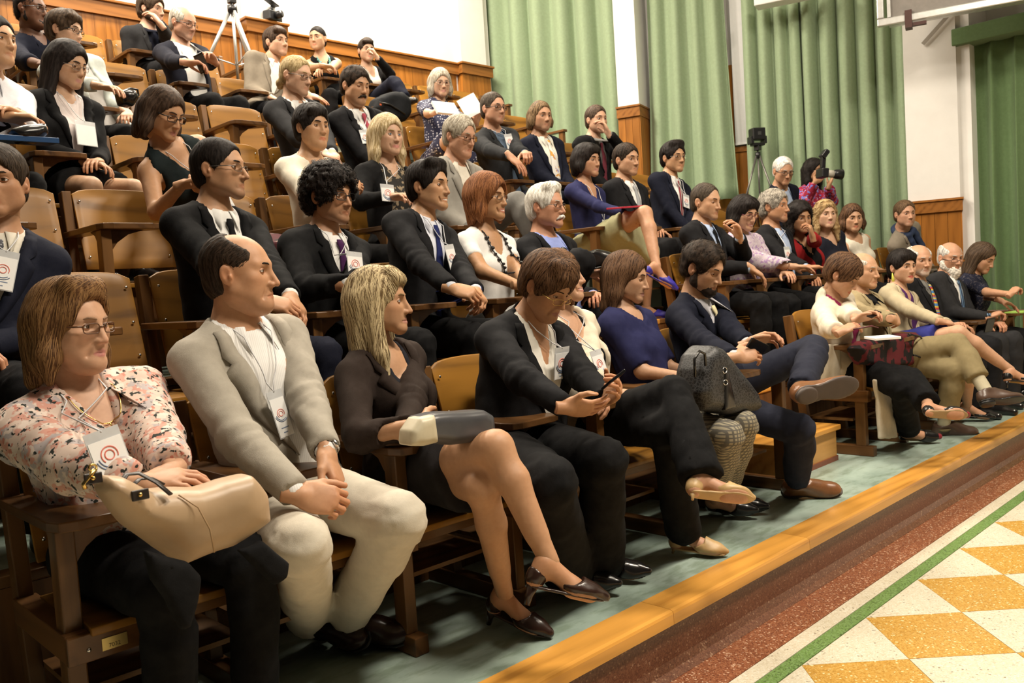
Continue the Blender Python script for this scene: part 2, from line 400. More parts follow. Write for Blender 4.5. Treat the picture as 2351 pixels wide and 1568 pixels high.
def eye_part(q):
    """eyeballs and lids: verts, faces, material slot per face (0 skin, 1 white, 2 iris, 3 pupil), colour per vertex"""
    V_, F_, M_, T_ = [], [], [], []; gz = q.get('gaze', (0, 0)); lid = q.get('lid', .35); c0 = np.array(q.get('skin', (.62, .39, .26)))
    for s in (-1, 1):
        n = 14; c = np.array((s * .0315, .0705, 0)); base = len(V_); R_ = .0148
        g = nrm((math.sin(gz[0]) - .08 * s * 0, 1, math.sin(gz[1]) - .12 * lid)); a = nrm(np.cross(g, (0, 0, 1))); b = np.cross(a, g)
        th = [0, .2, .46, .52, .8, 1.2, 1.6, 2.2]
        V_.append(c + g * R_)
        for t in th[1:]:
            for k in range(n):
                w = 2 * math.pi * k / n; V_.append(c + R_ * (math.cos(t) * g + math.sin(t) * (math.cos(w) * a + math.sin(w) * b)))
        for k in range(n): F_.append((base, base + 1 + k, base + 1 + (k + 1) % n)); M_.append(3)
        for i in range(len(th) - 2):
            for k in range(n):
                F_.append((base + 1 + i * n + k, base + 1 + (i + 1) * n + k, base + 1 + (i + 1) * n + (k + 1) % n, base + 1 + i * n + (k + 1) % n)); M_.append(2 if i < 1 else 1)
        T_ += [(1, 1, 1)] * (len(V_) - base)
        rl = .0159
        for upr in (1, -1):
            base = len(V_); nc, nr_ = 13, 6
            for j in range(nc):
                ph = math.radians(-80 + 160 * j / (nc - 1)); al = max(0, math.cos(ph * 90 / 72 if abs(ph) < math.radians(72) else math.pi / 2)) ** .75
                th0 = math.radians((30 - 34 * lid) if upr > 0 else -20 + 3 * lid) * al - math.radians(3)
                if upr > 0: th0 = max(th0, math.radians(-20 + 3 * lid) * al - math.radians(2))
                th1 = math.radians(95 if upr > 0 else -80)
                for i in range(nr_):
                    t = th0 + (th1 - th0) * (i / (nr_ - 1)) ** 1.3; rr = rl + (.0008 if i == 0 else 0)
                    V_.append(c + rr * np.array((math.sin(ph), math.cos(ph) * math.cos(t), math.cos(ph) * math.sin(t))))
                    T_.append(tuple(c0 * (.22, .2, .2) if (i == 0 and upr > 0) else (c0 * (.95, .82, .8) if i < 2 else c0)))
            for j in range(nc - 1):
                for i in range(nr_ - 1):
                    x = (base + j * nr_ + i, base + (j + 1) * nr_ + i, base + (j + 1) * nr_ + i + 1, base + j * nr_ + i + 1)
                    F_.append(x if upr < 0 else x[::-1]); M_.append(0)
    return V_, F_, M_, np.array(T_)

def hair_mesh(q, h):
    """hair as a volume in the head frame; style picks the cut"""
    st = q.get('hair', 'short'); w = q.get('wid', 1.0); vol = q.get('hvol', .012); seed = q.get('seed', 1)
    if st == 'none': return None
    zlo = {'long': -.42, 'mid': -.26, 'bob': -.2, 'pony': -.24}.get(st, -.14) - q.get('hlen', 0)
    v = Vol((-.16, -.19, zlo), (.16, .16, .19), h)
    o = vol
    v.ell((0, -.014, .036), (.0755 * w + o, .099 + o, .0845 + o * 1.15), k=.01)
    v.ell((0, -.045, -.03), (.062 * w + o * .8, .06 + o * .8, .06), k=.03)           # nape
    def C(*a, **kw): v.cone(*a, **kw)
    if st in ('long', 'mid', 'bob'):
        L = {'long': -.32, 'mid': -.2, 'bob': -.125}[st] - q.get('hlen', 0); fl = q.get('flare', .02)
        for s in (-1, 1):
            C((s * .072 * w, -.01, .03), (s * (.078 + fl * .5), .0 + q.get('hfwd', 0) * .5, L * .55), .024 + o * .5, .022 + o * .4, k=.03)
            C((s * (.078 + fl * .5), .0 + q.get('hfwd', 0) * .5, L * .55), (s * (.075 + fl), .012 + q.get('hfwd', 0), L), .022 + o * .4, .012, k=.03)
            C((s * .055, -.055, .0), (s * (.055 + fl * .5), -.07, L), .04 + o * .5, .028, k=.04)
        C((0, -.075, .0), (0, -.085, L), .045 + o * .5, .032, k=.04)
    if st == 'pony':
        C((0, -.1, -.01), (.0, -.13, -.05), .018, .02, k=.02); C((.0, -.13, -.05), (q.get('px', -.02), -.12, -.17), .022, .01, k=.02)
    if st == 'bun': v.ell((0, -.115, -.01), (.035, .03, .032), k=.015)
    # hairline: a rounded volume around the face is removed
    hl = q.get('line', .068)                      # height of the hairline at the forehead
    fw = q.get('face', .070) * w
    v.ell((0, .115, hl - .115), (fw, .098 + q.get('rec', 0), .115), k=q.get('taper', .016), op='s')
    if st not in ('long', 'mid', 'bob'):
        sb = q.get('side', -.02)                   # sideburn level, cut in front of the ear and below
        for s in (-1, 1):
            v.ell((s * .1, -.016, -.022), (.052, .030, .052), k=.01, op='s')          # around the ear
            v.box((s * .08, .075, sb - .06), (.06, .07, .06), rad=.01, k=.01, op='s')
        v.half((0, -.09, q.get('nape', -.075)), (0, .35, -1), k=.01)
    else:
        v.box((0, .1, -.2 - .04), (.046 + q.get('open', 0), .09, .22), rad=.03, k=.01, op='s')
    if q.get('bald'):
        v.ell((0, .03 + q.get('baldy', 0), .115), (.066 * w, .1 * q['bald'], .075), k=.022, op='s')
    if q.get('fringe'):
        fr = q['fringe']                           # (x offset, drop, extra)
        for i in range(5):
            x = -.045 + .0225 * i + fr[0]
            C((x * .6, .05, .105), (x * .95, .078, .08), .018, .017, k=.02); C((x * .95, .078, .08), (x * 1.1, .090 - abs(x) * .3, .064 - fr[1]), .015, .009, k=.016)
    if q.get('quiff'):
        for i in range(6):
            x = -.05 + .02 * i; v.ell((x, .062 - abs(x) * .35, .105), (.022, .03, .022 + q['quiff']), k=.02)
    P = v.grid()
    if q.get('curl'):
        v.F += q['curl'] * (wob(P, seed, 150, 9) + .8 * wob(P, seed + 3, 260, 8))
    else:
        ang = np.arctan2(P[..., 0], -P[..., 1] + .02 + .2 * np.maximum(P[..., 2], 0)); zz = P[..., 2]
        gr = .0009 if q.get('fine') else .0013
        v.F += gr * np.sin(ang * 34 + 2.2 * np.sin(zz * 28 + seed)) + .7 * gr * np.sin(ang * 71 + 1.5 * np.sin(zz * 40 + 2 * seed)) + .003 * q.get('mess', .6) * wob(P, seed, 45, 5)
    p, f = v.nets()
    if not len(p): return None
    ang = np.arctan2(p[:, 0], -p[:, 1] + .02 + .2 * np.maximum(p[:, 2], 0))
    stn = .5 + .28 * np.sin(ang * 60 + 2 * np.sin(p[:, 2] * 25 + seed)) + .22 * np.sin(ang * 23 + seed)
    if q.get('curl'): stn = .45 + .3 * wob(p, seed + 9, 160)
    return p, f, stn
def strands(q, base_p, base_f, n, wd=.0006):
    """single locks lying on the hair volume: thin ribbons that follow the fall of the hair"""
    rng = np.random.RandomState(q.get('seed', 1) + 77); curl = q.get('curl'); segs = 9 if curl else 7
    bv = BVHTree.FromPolygons([Vector(x) for x in base_p], [tuple(x) for x in base_f])
    p = base_p[base_f[rng.randint(0, len(base_f), n)]].mean(1).astype(float); s0 = rng.rand(n)
    lng = q.get('hair') in ('long', 'mid', 'bob'); L = q.get('lockl', .1 if lng else .05) * (.7 + .8 * rng.rand(n))
    part = q.get('part', .025); ph = rng.rand(n) * 6.28; wander = rng.normal(size=(n, 3)) * .10; PP = []; NN = []
    for k in range(segs):
        r = [bv.find_nearest(Vector(x)) for x in p]; loc = np.array([x[0] for x in r]); no = np.array([x[1] for x in r])
        pp = loc + no * (.0005 + (.0012 + (.008 if curl else 0)) * s0)[:, None]; PP.append(pp); NN.append(no)
        top = pp[:, 2] > .06
        d = np.stack([np.sign(pp[:, 0] - part) * 7.7 * np.maximum(0, pp[:, 2] - .06) + 1.5 * pp[:, 0], np.where(top, -(pp[:, 1] + .02) * 1.5, -.15 * np.sign(pp[:, 1])), np.where(pp[:, 2] < .1, -1.0, -.25)], 1)
        if q.get('fringe'): d[:, 1] = np.where(pp[:, 1] > .03, .6, d[:, 1])
        if q.get('back'): d[:, 1] = np.where(top | (pp[:, 1] > .0), -1.2, d[:, 1])
        d -= no * (d * no).sum(1)[:, None]; d /= np.linalg.norm(d, axis=1)[:, None] + 1e-6; d = d + wander + rng.normal(size=(n, 3)) * .05
        if curl:
            t = np.cross(no, d); c_, s_ = np.cos(ph + k * 1.5)[:, None], np.sin(ph + k * 1.5)[:, None]; d = d + 1.6 * (c_ * t + .8 * s_ * no)
        d /= np.linalg.norm(d, axis=1)[:, None] + 1e-6; p = pp + d * (L / segs)[:, None]
    PP = np.array(PP); NN = np.array(NN); T = np.gradient(PP, axis=0); sd = np.cross(T, NN); sd /= np.linalg.norm(sd, axis=2)[..., None] + 1e-9
    ww = (wd * (1 + s0))[None, :] * (1 - .75 * (np.arange(segs) / (segs - 1))[:, None] ** 2)
    v = np.stack([PP - sd * ww[..., None], PP + sd * ww[..., None]], 2).transpose(1, 0, 2, 3)     # strand, seg, 2, xyz
    b = (np.arange(n) * segs * 2)[:, None] + (np.arange(segs - 1) * 2)[None, :]
    return v.reshape(-1, 3), np.stack([b, b + 1, b + 3, b + 2], -1).reshape(-1, 4), np.repeat(s0 * 1.1 - .05, segs * 2)
def beard_mesh(q, h):
    v = Vol((-.09, -.03, -.2), (.09, .14, -.02), h); th = q.get('bth', .006); ln = q.get('blen', 0)
    v.ell((0, .040, -.045), (.047, .05 + th, .052 + th), k=.02)
    for s in (-1, 1):
        v.cone((s * .062, .008, -.03), (s * .053, .012, -.065), .012 + th, .018 + th, k=.02)
        v.cone((s * .052, .006, -.06), (s * .014, .07, -.1 - ln * .3), .02 + th, .019 + th, k=.03)
    v.ell((0, .075, -.1 - ln * .4), (.024 + th, .02 + th, .02 + th + ln * .6), k=.02)
    v.ell((0, .1, -.038), (.075, .1, .028), k=.006, op='s')                              # cheeks free
    for s in (-1, 1): v.ell((s * .042, .085, -.045), (.027, .04, .022), k=.008, op='s')
    v.ell((0, .105, -.0755), (.021, .03, .0085), k=.004, op='s')                           # mouth
    if not q.get('must', 1): v.box((0, .11, -.058), (.04, .05, .016), k=.004, op='s')
    P = v.grid(); v.F += .0018 * wob(P, q.get('seed', 1), 160, 7) + (.0015 * np.sin(P[..., 0] * 600 + 3 * np.sin(P[..., 2] * 60)) if ln else 0)
    p, f = v.nets(); return p, f, .5 + .3 * wob(p, 4, 260)
def moustache_mesh(q, h):
    v = Vol((-.05, .06, -.09), (.05, .125, -.045), h)
    for s in (-1, 1):
        v.cone((0, .103, -.060), (s * .017, .097, -.066), .0075, .0075, k=.008); v.cone((s * .017, .097, -.066), (s * .032, .083, -.078), .0075, .004, k=.008)
    P = v.grid(); v.F += .0012 * np.sin(P[..., 0] * 900) ; p, f = v.nets(); return p, f, .5 + .4 * np.sin(p[:, 0] * 1500)
def brow_tubes(q):
    t = q.get('browt', .0032); r = q.get('browz', 0); out = []
    for s in (-1, 1):
        pts = [(s * .012, .0980, .0185 + r), (s * .022, .0970, .0215 + r), (s * .036, .0900, .0235 + r), (s * .049, .0765, .0185 + r)]
        out.append(MB().tube(pts, [t * .7, t, t * .9, t * .3], 6, flat=.55, up=(0, 1, .2)))
    return out

# ------------------------------------------------------------------ hands: y = along the fingers, z = back of the hand, x = thumb side for side = +1
def hand_mesh(curl, h, side=1, spread=.06, thumb=(.55, .35), sc=1.0, idxc=None):
    v = Vol((-.085, -.04, -.1), (.085, .2, .05), h)
    v.cone((0, -.05, .0), (0, .012, 0), .024, .025, k=.015)
    v.ell((0, .05, 0), (.041, .056, .0165), k=.016)
    v.ell((.018, .03, -.01), (.020, .035, .014), k=.015)      # thumb ball
    base = [(.029, .088, .042, .025, .020, .0088), (.010, .094, .045, .029, .022, .0092), (-.0095, .09, .042, .027, .021, .0087), (-.0275, .08, .034, .021, .018, .0077)]
    for i, (x, y, a, b, c, r) in enumerate(base):
        cl = (idxc if (idxc is not None and i == 0) else curl); p = np.array((x, y, .002)); az = (1.5 - i) * spread
        ang = 0; R_ = r
        v.cone((x * .8, .05, .0), p, .011, r * 1.12, k=.012)
        for L, dk in ((a, .9), (b, 1.05), (c, .75)):
            ang += cl * dk
            d = np.array((math.sin(az) * math.cos(ang), math.cos(az) * math.cos(ang), -math.sin(ang))); e = p + d * L
            v.cone(p, e, R_ * 1.02, R_ * .92, k=.0035); R_ *= .92; p = e
    p = np.array((.026, .022, -.006)); o, dwn = thumb
    d = nrm((math.sin(o + .35), math.cos(o + .35), -dwn)); e = p + d * .042; v.cone(p, e, .0145, .0115, k=.012)
    d = nrm((math.sin(o * .8), math.cos(o * .8), -dwn * 1.2)); f2 = e + d * .032; v.cone(e, f2, .0112, .0100, k=.004)
    d = nrm((math.sin(o * .3), math.cos(o * .3), -dwn * 1.3)); v.cone(f2, f2 + d * .026, .0098, .0080, k=.004)
    p, f = v.nets(); p = p * sc
    if side < 0: p = p * (-1, 1, 1); f = f[:, ::-1]
    return p, f
# ------------------------------------------------------------------ people
def ik(S, T, a, b, hint):
    S = np.asarray(S, float); T = np.asarray(T, float); D = T - S; d = np.linalg.norm(D)
    if d > (a + b) * .995:
        s = min(1.12, d / (a + b) / .995); a *= s; b *= s
        if d > (a + b) * .995: T = S + D / d * (a + b) * .995; d = (a + b) * .995
    d = max(d, abs(a - b) + .02); u = nrm(D)
    x = (a * a - b * b + d * d) / (2 * d); y = math.sqrt(max(0, a * a - x * x))
    hp = np.asarray(hint, float); hp = hp - u * (hp @ u); hp = nrm(hp)
    return S + u * x + hp * y, T
def attr(me, name, vals, color=False):
    if color:
        a = me.attributes.new(name, 'FLOAT_COLOR', 'POINT'); a.data.foreach_set('color', np.concatenate([vals, np.ones((len(vals), 1))], 1).astype(np.float32).ravel())
    else:
        a = me.attributes.new(name, 'FLOAT', 'POINT'); a.data.foreach_set('value', np.asarray(vals, np.float32))
EYEW = plain('eye_white', (.78, .74, .70), .15, var=.02); PUP = plain('pupil', (.01, .008, .007), .1)
IRIS = {'brown': plain('iris_brown', (.09, .045, .02), .15), 'blue': plain('iris_blue', (.18, .26, .33), .15)}
GOLD = plain('gold', (.75, .5, .16), .25, 1.0); STEEL = plain('steel', (.6, .6, .6), .25, 1.0); BLACKM = plain('black_plastic', (.012, .012, .013), .35)
WHITE = plain('card_white', (.86, .86, .85), .5, var=.02); PRINTR = plain('print_red', (.75, .2, .15), .5); PRINTB = plain('print_blue', (.16, .22, .35), .5)
LANY = plain('lanyard', (.62, .62, .64), .5); CLEAR = plain('clear_vinyl', (.55, .56, .57), .15); LEA_K = plain('leather_black', (.012, .011, .011), .22)
def glassmat():
    m, nt, n, l, b = nodes_of('spectacle_glass')
    b.inputs['Transmission Weight'].default_value = 1.0; b.inputs['Roughness'].default_value = .02; b.inputs['IOR'].default_value = 1.03; b.inputs['Base Color'].default_value = (.97, .97, .97, 1)
    return m
GLASS = glassmat()

class Person:
    pass
DEC = []
def quadstrip(rows):
    """list of equally long point rows -> verts, quads"""
    n = len(rows[0]); v = [p for r in rows for p in r]
    f = [(i * n + k, i * n + k + 1, (i + 1) * n + k + 1, (i + 1) * n + k) for i in range(len(rows) - 1) for k in range(n - 1)]
    return v, f
def person(label, hip, eye, yaw=0, pitch=0, roll=0, tyaw=0, fem=0, w=1.0, fine=0, q=None, R=None, L=None, legs=None, upper=None, lower=None, shoes=None, sleeve=1.0,
           glasses=None, badge=None, extra=None, sh=None, seed=None, belly=0, group=None, eyeback=True, base=None, floor=None, feet=True, bust=1.0, size=1.0, slump=0, res=None):
    """hip = point on the seat, eye = point between the eyes (world)"""
    q = dict(q or {}); q.setdefault('fem', fem); q['skin'] = tuple(a * b for a, b in zip(q.get('skin', (.62, .39, .26)), (.86, .79, .73))); q['fine'] = fine; seed = seed if seed is not None else int(abs(hip[0] * 977 + hip[1] * 131) * 7) % 9973; q.setdefault('seed', seed)
    hh = .0036 if fine else .006
    hh = res or hh
    gh = .0125 if fine else .0175
    hip = np.asarray(hip, float); eye = np.asarray(eye, float)
    p = Person(); base = np.asarray(base if base is not None else (hip[0], hip[1] - .1, hip[2] - .43), float)
    root = empty('person', base, 0, label, 'person', group); p.root = root; p.base = base
    # frames
    fy = nrm((math.sin(yaw), -math.cos(yaw), 0)); z = V(0, 0, 1)
    fh = fy * math.cos(pitch) - z * math.sin(pitch); uh = z * math.cos(pitch) + fy * math.sin(pitch)
    xh = np.cross(fh, uh); c, s_ = math.cos(roll), math.sin(roll); xh, uh = xh * c + uh * s_, uh * c - xh * s_
    hs = size * (.985 if fem else 1.03)
    RH = np.stack([xh, fh, uh], 1) * hs
    E = eye - (fh * .085 * hs if eyeback else 0)
    f = nrm((math.sin(tyaw), -math.cos(tyaw), 0)); l = V(math.cos(tyaw), math.sin(tyaw), 0)
    pel = hip + V(0, 0, .108) * size
    A = E + RH @ V(0, -.028, -.075)
    t = nrm(A - f * .05 - pel); f = nrm(f - t * (f @ t)); l = nrm(l - t * (l @ t) - f * (l @ f))
    NB = A - f * (.025 + slump) - t * (.085 if fem else .08)
    SCn = NB - t * .06
    shw = (sh or (.152 if fem else .172)) * w ** .5 * size
    cw, cd = ((.125, .098) if fem else (.148, .112)); cw *= w * size; cd *= w * size
    ww, wd = ((.118, .095) if fem else (.142, .112)); ww *= w * size; wd *= w * size
    hw = (.165 if fem else .16) * w ** .7 * size
    B = np.stack([l, f, t])
    lerp = lambda a, b, x: a + (b - a) * x
    CC = lerp(pel, SCn, .66); AB = lerp(pel, SCn, .32)
    SL, SR = SCn + l * shw - t * .025, SCn - l * shw - t * .025
    nr = (.044 if fem else .055) * (1 + .35 * (w - 1)) * size
    p.f, p.l, p.t, p.SCn, p.CC, p.NB, p.pel, p.E, p.RH = f, l, t, SCn, CC, NB, pel, E, RH
    # arms
    ua, fa = ((.268, .235) if fem else (.292, .255)); ua *= size; fa *= size
    arms = {}
    lap = pel - z * 0.0 + f * .24 + z * .07
    for k, side, S, spec in (('R', -1, SR, R), ('L', 1, SL, L)):
        spec = dict(spec or {})
        T = np.asarray(spec.get('to', lap + l * side * .035 + z * (.01 if side > 0 else 0)), float)
        hint = np.asarray(spec.get('hint', l * side * .4 - z * 1.0 - f * .4), float)
        el, T = ik(S, T, ua, fa, hint)
        d = nrm(T - el); hd = nrm(np.asarray(spec.get('dir', d * .6 + nrm(-l * side + f * .4) * .6 if 'to' not in spec else d), float))
        bk = np.asarray(spec.get('back', V(0, 0, 1)), float); bk = nrm(bk - hd * (bk @ hd))
        arms[k] = dict(S=S, el=el, wr=T, dir=hd, back=bk, curl=spec.get('curl', .55), thumb=spec.get('thumb', (.45, .4)), idx=spec.get('idx'), spread=spec.get('spread', .05), hide=spec.get('hide', 0))
    p.arms = arms
    # legs
    tl, sl_ = ((.43, .40) if fem else (.455, .425)); tl *= size; sl_ *= size
    lg = {}; fz = base[2] if floor is None else floor
    for k, side in (('R', -1), ('L', 1)):
        H = pel + l * side * .085 * w ** .5 - z * .005
        spec = dict((legs or {}).get(k, {}))
        if 'ankle' in spec:
            an = np.asarray(spec['ankle'], float); kn, an = ik(H, an, tl, sl_, np.asarray(spec.get('hint', z + f * .6), float))
            if 'knee' in spec: kn = np.asarray(spec['knee'], float)
        else:
            kn = H + f * tl * .98 + V(0, 0, .0) + l * side * .03; kn[2] = min(kn[2], fz + sl_ + .09)
            an = np.array((kn[0], kn[1], fz + .085)) - nrm((f[0], f[1], 0)) * .02
        td = nrm(np.asarray(spec.get('toe', (f[0], f[1], 0)), float))
        lg[k] = dict(H=H, kn=kn, an=an, toe=td, up=spec.get('up'))
    p.lg = lg
    pts = [pel, E, SL, SR] + [a[x] for a in arms.values() for x in ('el', 'wr')]
    tlo = np.min(pts, 0) - .21; thi = np.max(pts, 0) + .21
    lpts = [pel] + [x[y] for x in lg.values() for y in ('H', 'kn', 'an')]
    llo = np.min(lpts, 0) - .24; lhi = np.max(lpts, 0) + .24

    def torso(v, g, low=True, br=True):
        v.ell(CC, (cw + g, cd + g, .165 + g), k=.06, B=B)
        v.ell(AB, (ww + g, wd + g, .15 + g), k=.09, B=B)
        if low: v.ell(pel, (hw + g, .115 * w + g, .105 + g), k=.07, B=B)
        for S in (SL, SR):
            v.cone(SCn - t * .005, S, .062 + g, .052 + g, k=.05)
            v.cone(NB + t * .015 - f * .012, lerp(NB, S, .8), .040 + g * .6, .036 + g, k=.04)
        v.ell(CC + t * .07 - f * .01, (cw * 1.02 + g, cd * .92 + g, .10), k=.05, B=B)
        if fem and br:
            for s in (-1, 1): v.ell(CC + f * (cd * .72) + l * s * .062 * w - t * .015, (.06 * bust + g * .6, .062 * bust + g * .6, .06 * bust + g * .6), k=.045, B=B)
        if belly: v.ell(AB + f * (wd * .55) - t * .03, (.13 * w + g, .075 + belly + g, .13 + g), k=.07, B=B)
    def armg(v, a, g, frac=1.0, r0=None):
        v.cone(a['S'], a['el'], (.052 if not fem else .046) * w ** .5 + g, (.041 if not fem else .036) * w ** .5 + g, k=.03)
        if frac > .5:
            e = lerp(a['el'], a['wr'], (frac - .5) * 2); v.cone(a['el'], e, (.042 if not fem else .037) * w ** .5 + g, lerp(.042 if not fem else .037, .028 if not fem else .024, (frac - .5) * 2) + g, k=.02)
    def legg(v, x, g, frac=1.0, flare=0.0):
        H, kn, an = x['H'], x['kn'], x['an']
        v.cone(H, kn, (.088 if not fem else .086) * w ** .6 + g, .058 * w ** .4 + g, k=.03)
        calf = lerp(kn, an, .3) - nrm(np.cross(np.cross(an - kn, kn - H), an - kn)) * -.012; q_ = .88 if fem else 1.0
        v.cone(kn, an, .050 * q_ + g, .034 * q_ + g + flare, k=.02); v.cone(kn, calf, .05 * q_ + g, .053 * q_ + g, k=.02); v.cone(calf, lerp(kn, an, .75), .053 * q_ + g, .037 * q_ + g + flare * .7, k=.02)
    p.torso = torso
    def folds(v, amp=.0045, js=(), fr=36):
        m = np.abs(v.F) < .03; Q = (v.lo + v.h * np.argwhere(m)).astype(np.float32); d = amp * .5 * wob(Q, seed, fr, 6) + amp * .9 * (.45 - np.abs(wob(Q * np.array((1, 1, .75), np.float32), seed + 5, fr * 1.1, 3))) + amp * .35 * wob(Q, seed + 8, fr * 2.4, 5)
        for (j, ax, rad, am) in js:
            s = (Q - j) @ ax; r2 = ((Q - j) ** 2).sum(1); d = d + am * np.sin(s * 115 + 3 * wob(Q, seed + 11, 30, 4)) * np.exp(-r2 / (rad * rad))
        v.F[m] += d.astype(np.float32)
    def add(name, v, m, parent=root, smooth=True, sub=0):
        pp, ff = v.nets()
        if not len(pp): return None
        me = npmesh(name, pp - base, ff); o = link(name, me, m, parent, smooth)
        DEC.append((o, .5)); p.last = (pp, ff); return o

    # ---- skin: one mesh
    skin = q.get('skin', (.62, .39, .26)); up_ = dict(upper or {}); lo_ = dict(lower or {})
    bare_arm = up_.get('sleeve', 1.0); bare_leg = lo_.get('kind') in ('skirt', 'shorts')
    bh = (.0115 if fine else .0155) if (bare_arm < .9 or bare_leg) else .019
    slim = lo_.get('kind', 'trousers') == 'trousers' and not (feet and shoes and shoes.get('kind') != 'oxford' and shoes.get('kind') != 'boot')
    v = Vol(tlo if slim else np.minimum(tlo, llo), thi if slim else np.maximum(thi, lhi), bh)
    torso(v, 0.0)
    v.cone(NB - t * .03, A + uh * .02, nr * 1.08, nr * .97, k=.045)
    for s in (-1, 1): v.cone(A + t * .0 + l * s * .03, NB + f * .03 + l * s * .012 - t * .02, .014, .012, k=.03)
    for a in arms.values(): armg(v, a, 0.0)
    for x in lg.values():
        if not slim: legg(v, x, 0.0)
    bp, bf = v.nets(); Vs = [bp]; Fs = [bf]; tone = [np.tile(np.array(skin), (len(bp), 1))]; n0 = len(bp)
    hp_, hf_ = head_mesh(q, hh); Vs.append(hp_ @ RH.T + E); Fs.append(hf_ + n0); tone.append(head_tone(hp_, q)); n0 += len(hp_)
    for k, a in arms.items():
        if a['hide']: continue
        side = -1 if k == 'R' else 1
        hv, hf2 = hand_mesh(a['curl'], hh * (.92 if fine else .95), side, a['spread'], a['thumb'], (.92 if fem else 1.04) * size, a['idx'])
        M3 = np.stack([np.cross(a['dir'], a['back']), a['dir'], a['back']], 1); hv2 = hv @ M3.T + a['wr']
        Vs.append(hv2); Fs.append(hf2 + n0)
        tn = np.tile(np.array(skin), (len(hv), 1)); kn_ = np.clip((hv[:, 1] - .06) * 8, 0, .5)[:, None]; tn = tn * (1 - kn_) + kn_ * np.array(skin) * (1.03, .82, .76); tone.append(tn); n0 += len(hv)
    # feet
    ft = []
    for k, x in lg.items():
        if not feet: continue
        td = x['toe']; upv = np.asarray(x['up'], float) if x['up'] is not None else nrm(x['kn'] - x['an']); upv = nrm(upv - td * (upv @ td)); sd = np.cross(td, upv)
        ft.append((x, np.stack([sd, td, upv], 1)))
    sc_f = (.9 if fem else 1.02) * size
    def footv(v, g, heel=0.0):
        # local foot frame: origin under the ankle on the sole plane, y to the toe
        v.cone((0, -.02, .09), (0, -.035, .028), .032 + g, .03 + g, k=.025); v.cone((0, .0, .08), (0, .09, .034), .033 + g, .03 + g, k=.03)
        v.cone((0, .09, .03), (0, .15, .02), .032 + g, .026 + g, k=.02); v.ell((.004, .125, .02), (.042 + g, .06 + g, .018 + g), k=.02)
    if feet and shoes and shoes.get('kind') in ('pump', 'flat', 'sandal', 'mule'):
        for x, M in ft:
            v = Vol((-.07, -.09, -.02), (.07, .23, .15), (.006)); footv(v, 0.0); fp, ff_ = v.nets()
            fp = fp * sc_f; fp2 = fp @ M.T + x['an'] - M @ V(0, 0, .085); Vs.append(fp2); Fs.append(ff_ + n0); tone.append(np.tile(np.array(skin) * (1.0, .93, .9), (len(fp), 1))); n0 += len(fp)
    ev, ef, em, et = eye_part(q); ev = np.array(ev) @ RH.T + E
    allv = np.concatenate(Vs + [ev]); quads = np.concatenate(Fs)
    me = bpy.data.meshes.new('body'); nq = len(quads); nl = nq * 4 + sum(map(len, ef))
    me.vertices.add(len(allv)); me.vertices.foreach_set('co', (allv - base).astype(np.float32).ravel())
    me.loops.add(nl); li = np.concatenate([quads.ravel()] + [np.array(x) + n0 for x in ef]); me.loops.foreach_set('vertex_index', li.astype(np.int32))
    tot = np.concatenate([np.full(nq, 4), [len(x) for x in ef]]).astype(np.int32); st = np.concatenate([[0], np.cumsum(tot)[:-1]]).astype(np.int32)
    me.polygons.add(len(tot)); me.polygons.foreach_set('loop_start', st); me.polygons.foreach_set('loop_total', tot)
    me.polygons.foreach_set('material_index', np.concatenate([np.zeros(nq), em]).astype(np.int32)); me.update(calc_edges=True)
    tone.append(et); attr(me, 'tone', np.concatenate(tone), True)
    p.body = link('body', me, [skinmat(), EYEW, IRIS[q.get('iris', 'brown')], PUP], root, True); DEC.append((p.body, .4))

    # ---- hair, brows, beard
    hm = q.get('hmat') or hairmat('hair_' + '_'.join('%.2f' % k for k in q.get('hc', (.05, .03, .02))), q.get('hc', (.05, .03, .02)), q.get('hc2'))
    def put_head(name, r, m):
        pp, ff, stn = r; me = npmesh(name, pp @ RH.T + E - base, ff); attr(me, 'strand', stn); return link(name, me, m, root, True)
    hr = hair_mesh(q, hh * 1.6)
    if hr is not None:
        if q.get('locks', 900):
            sv, sf, ss = strands(q, hr[0], hr[1], int(q.get('locks', 900) * 1.5) if fine else 480, q.get('lockw', .0009) * .7 if fine else .0012)
            if len(sv): hr = (np.concatenate([hr[0], sv]), np.concatenate([hr[1], sf + len(hr[0])]), np.concatenate([hr[2], ss]))
        put_head('hair', hr, hm)
    for mb in brow_tubes(q):
        o = link('eyebrow', npmesh('eyebrow', np.array(mb.v) @ RH.T + E - base, np.array([x for x in mb.f if len(x) == 4])), q.get('browm') or hm, root, True); attr(o.data, 'strand', np.full(len(mb.v), .3))
    if q.get('beard'):
        put_head('beard', beard_mesh(q, hh), hairmat('beard_' + '_'.join('%.2f' % k for k in q['beard']), q['beard']))
    if q.get('moust'):
        put_head('moustache', moustache_mesh(q, hh), hairmat('beard_' + '_'.join('%.2f' % k for k in q['moust']), q['moust']))
    def H2W(a): return RH @ np.asarray(a, float) + E - base
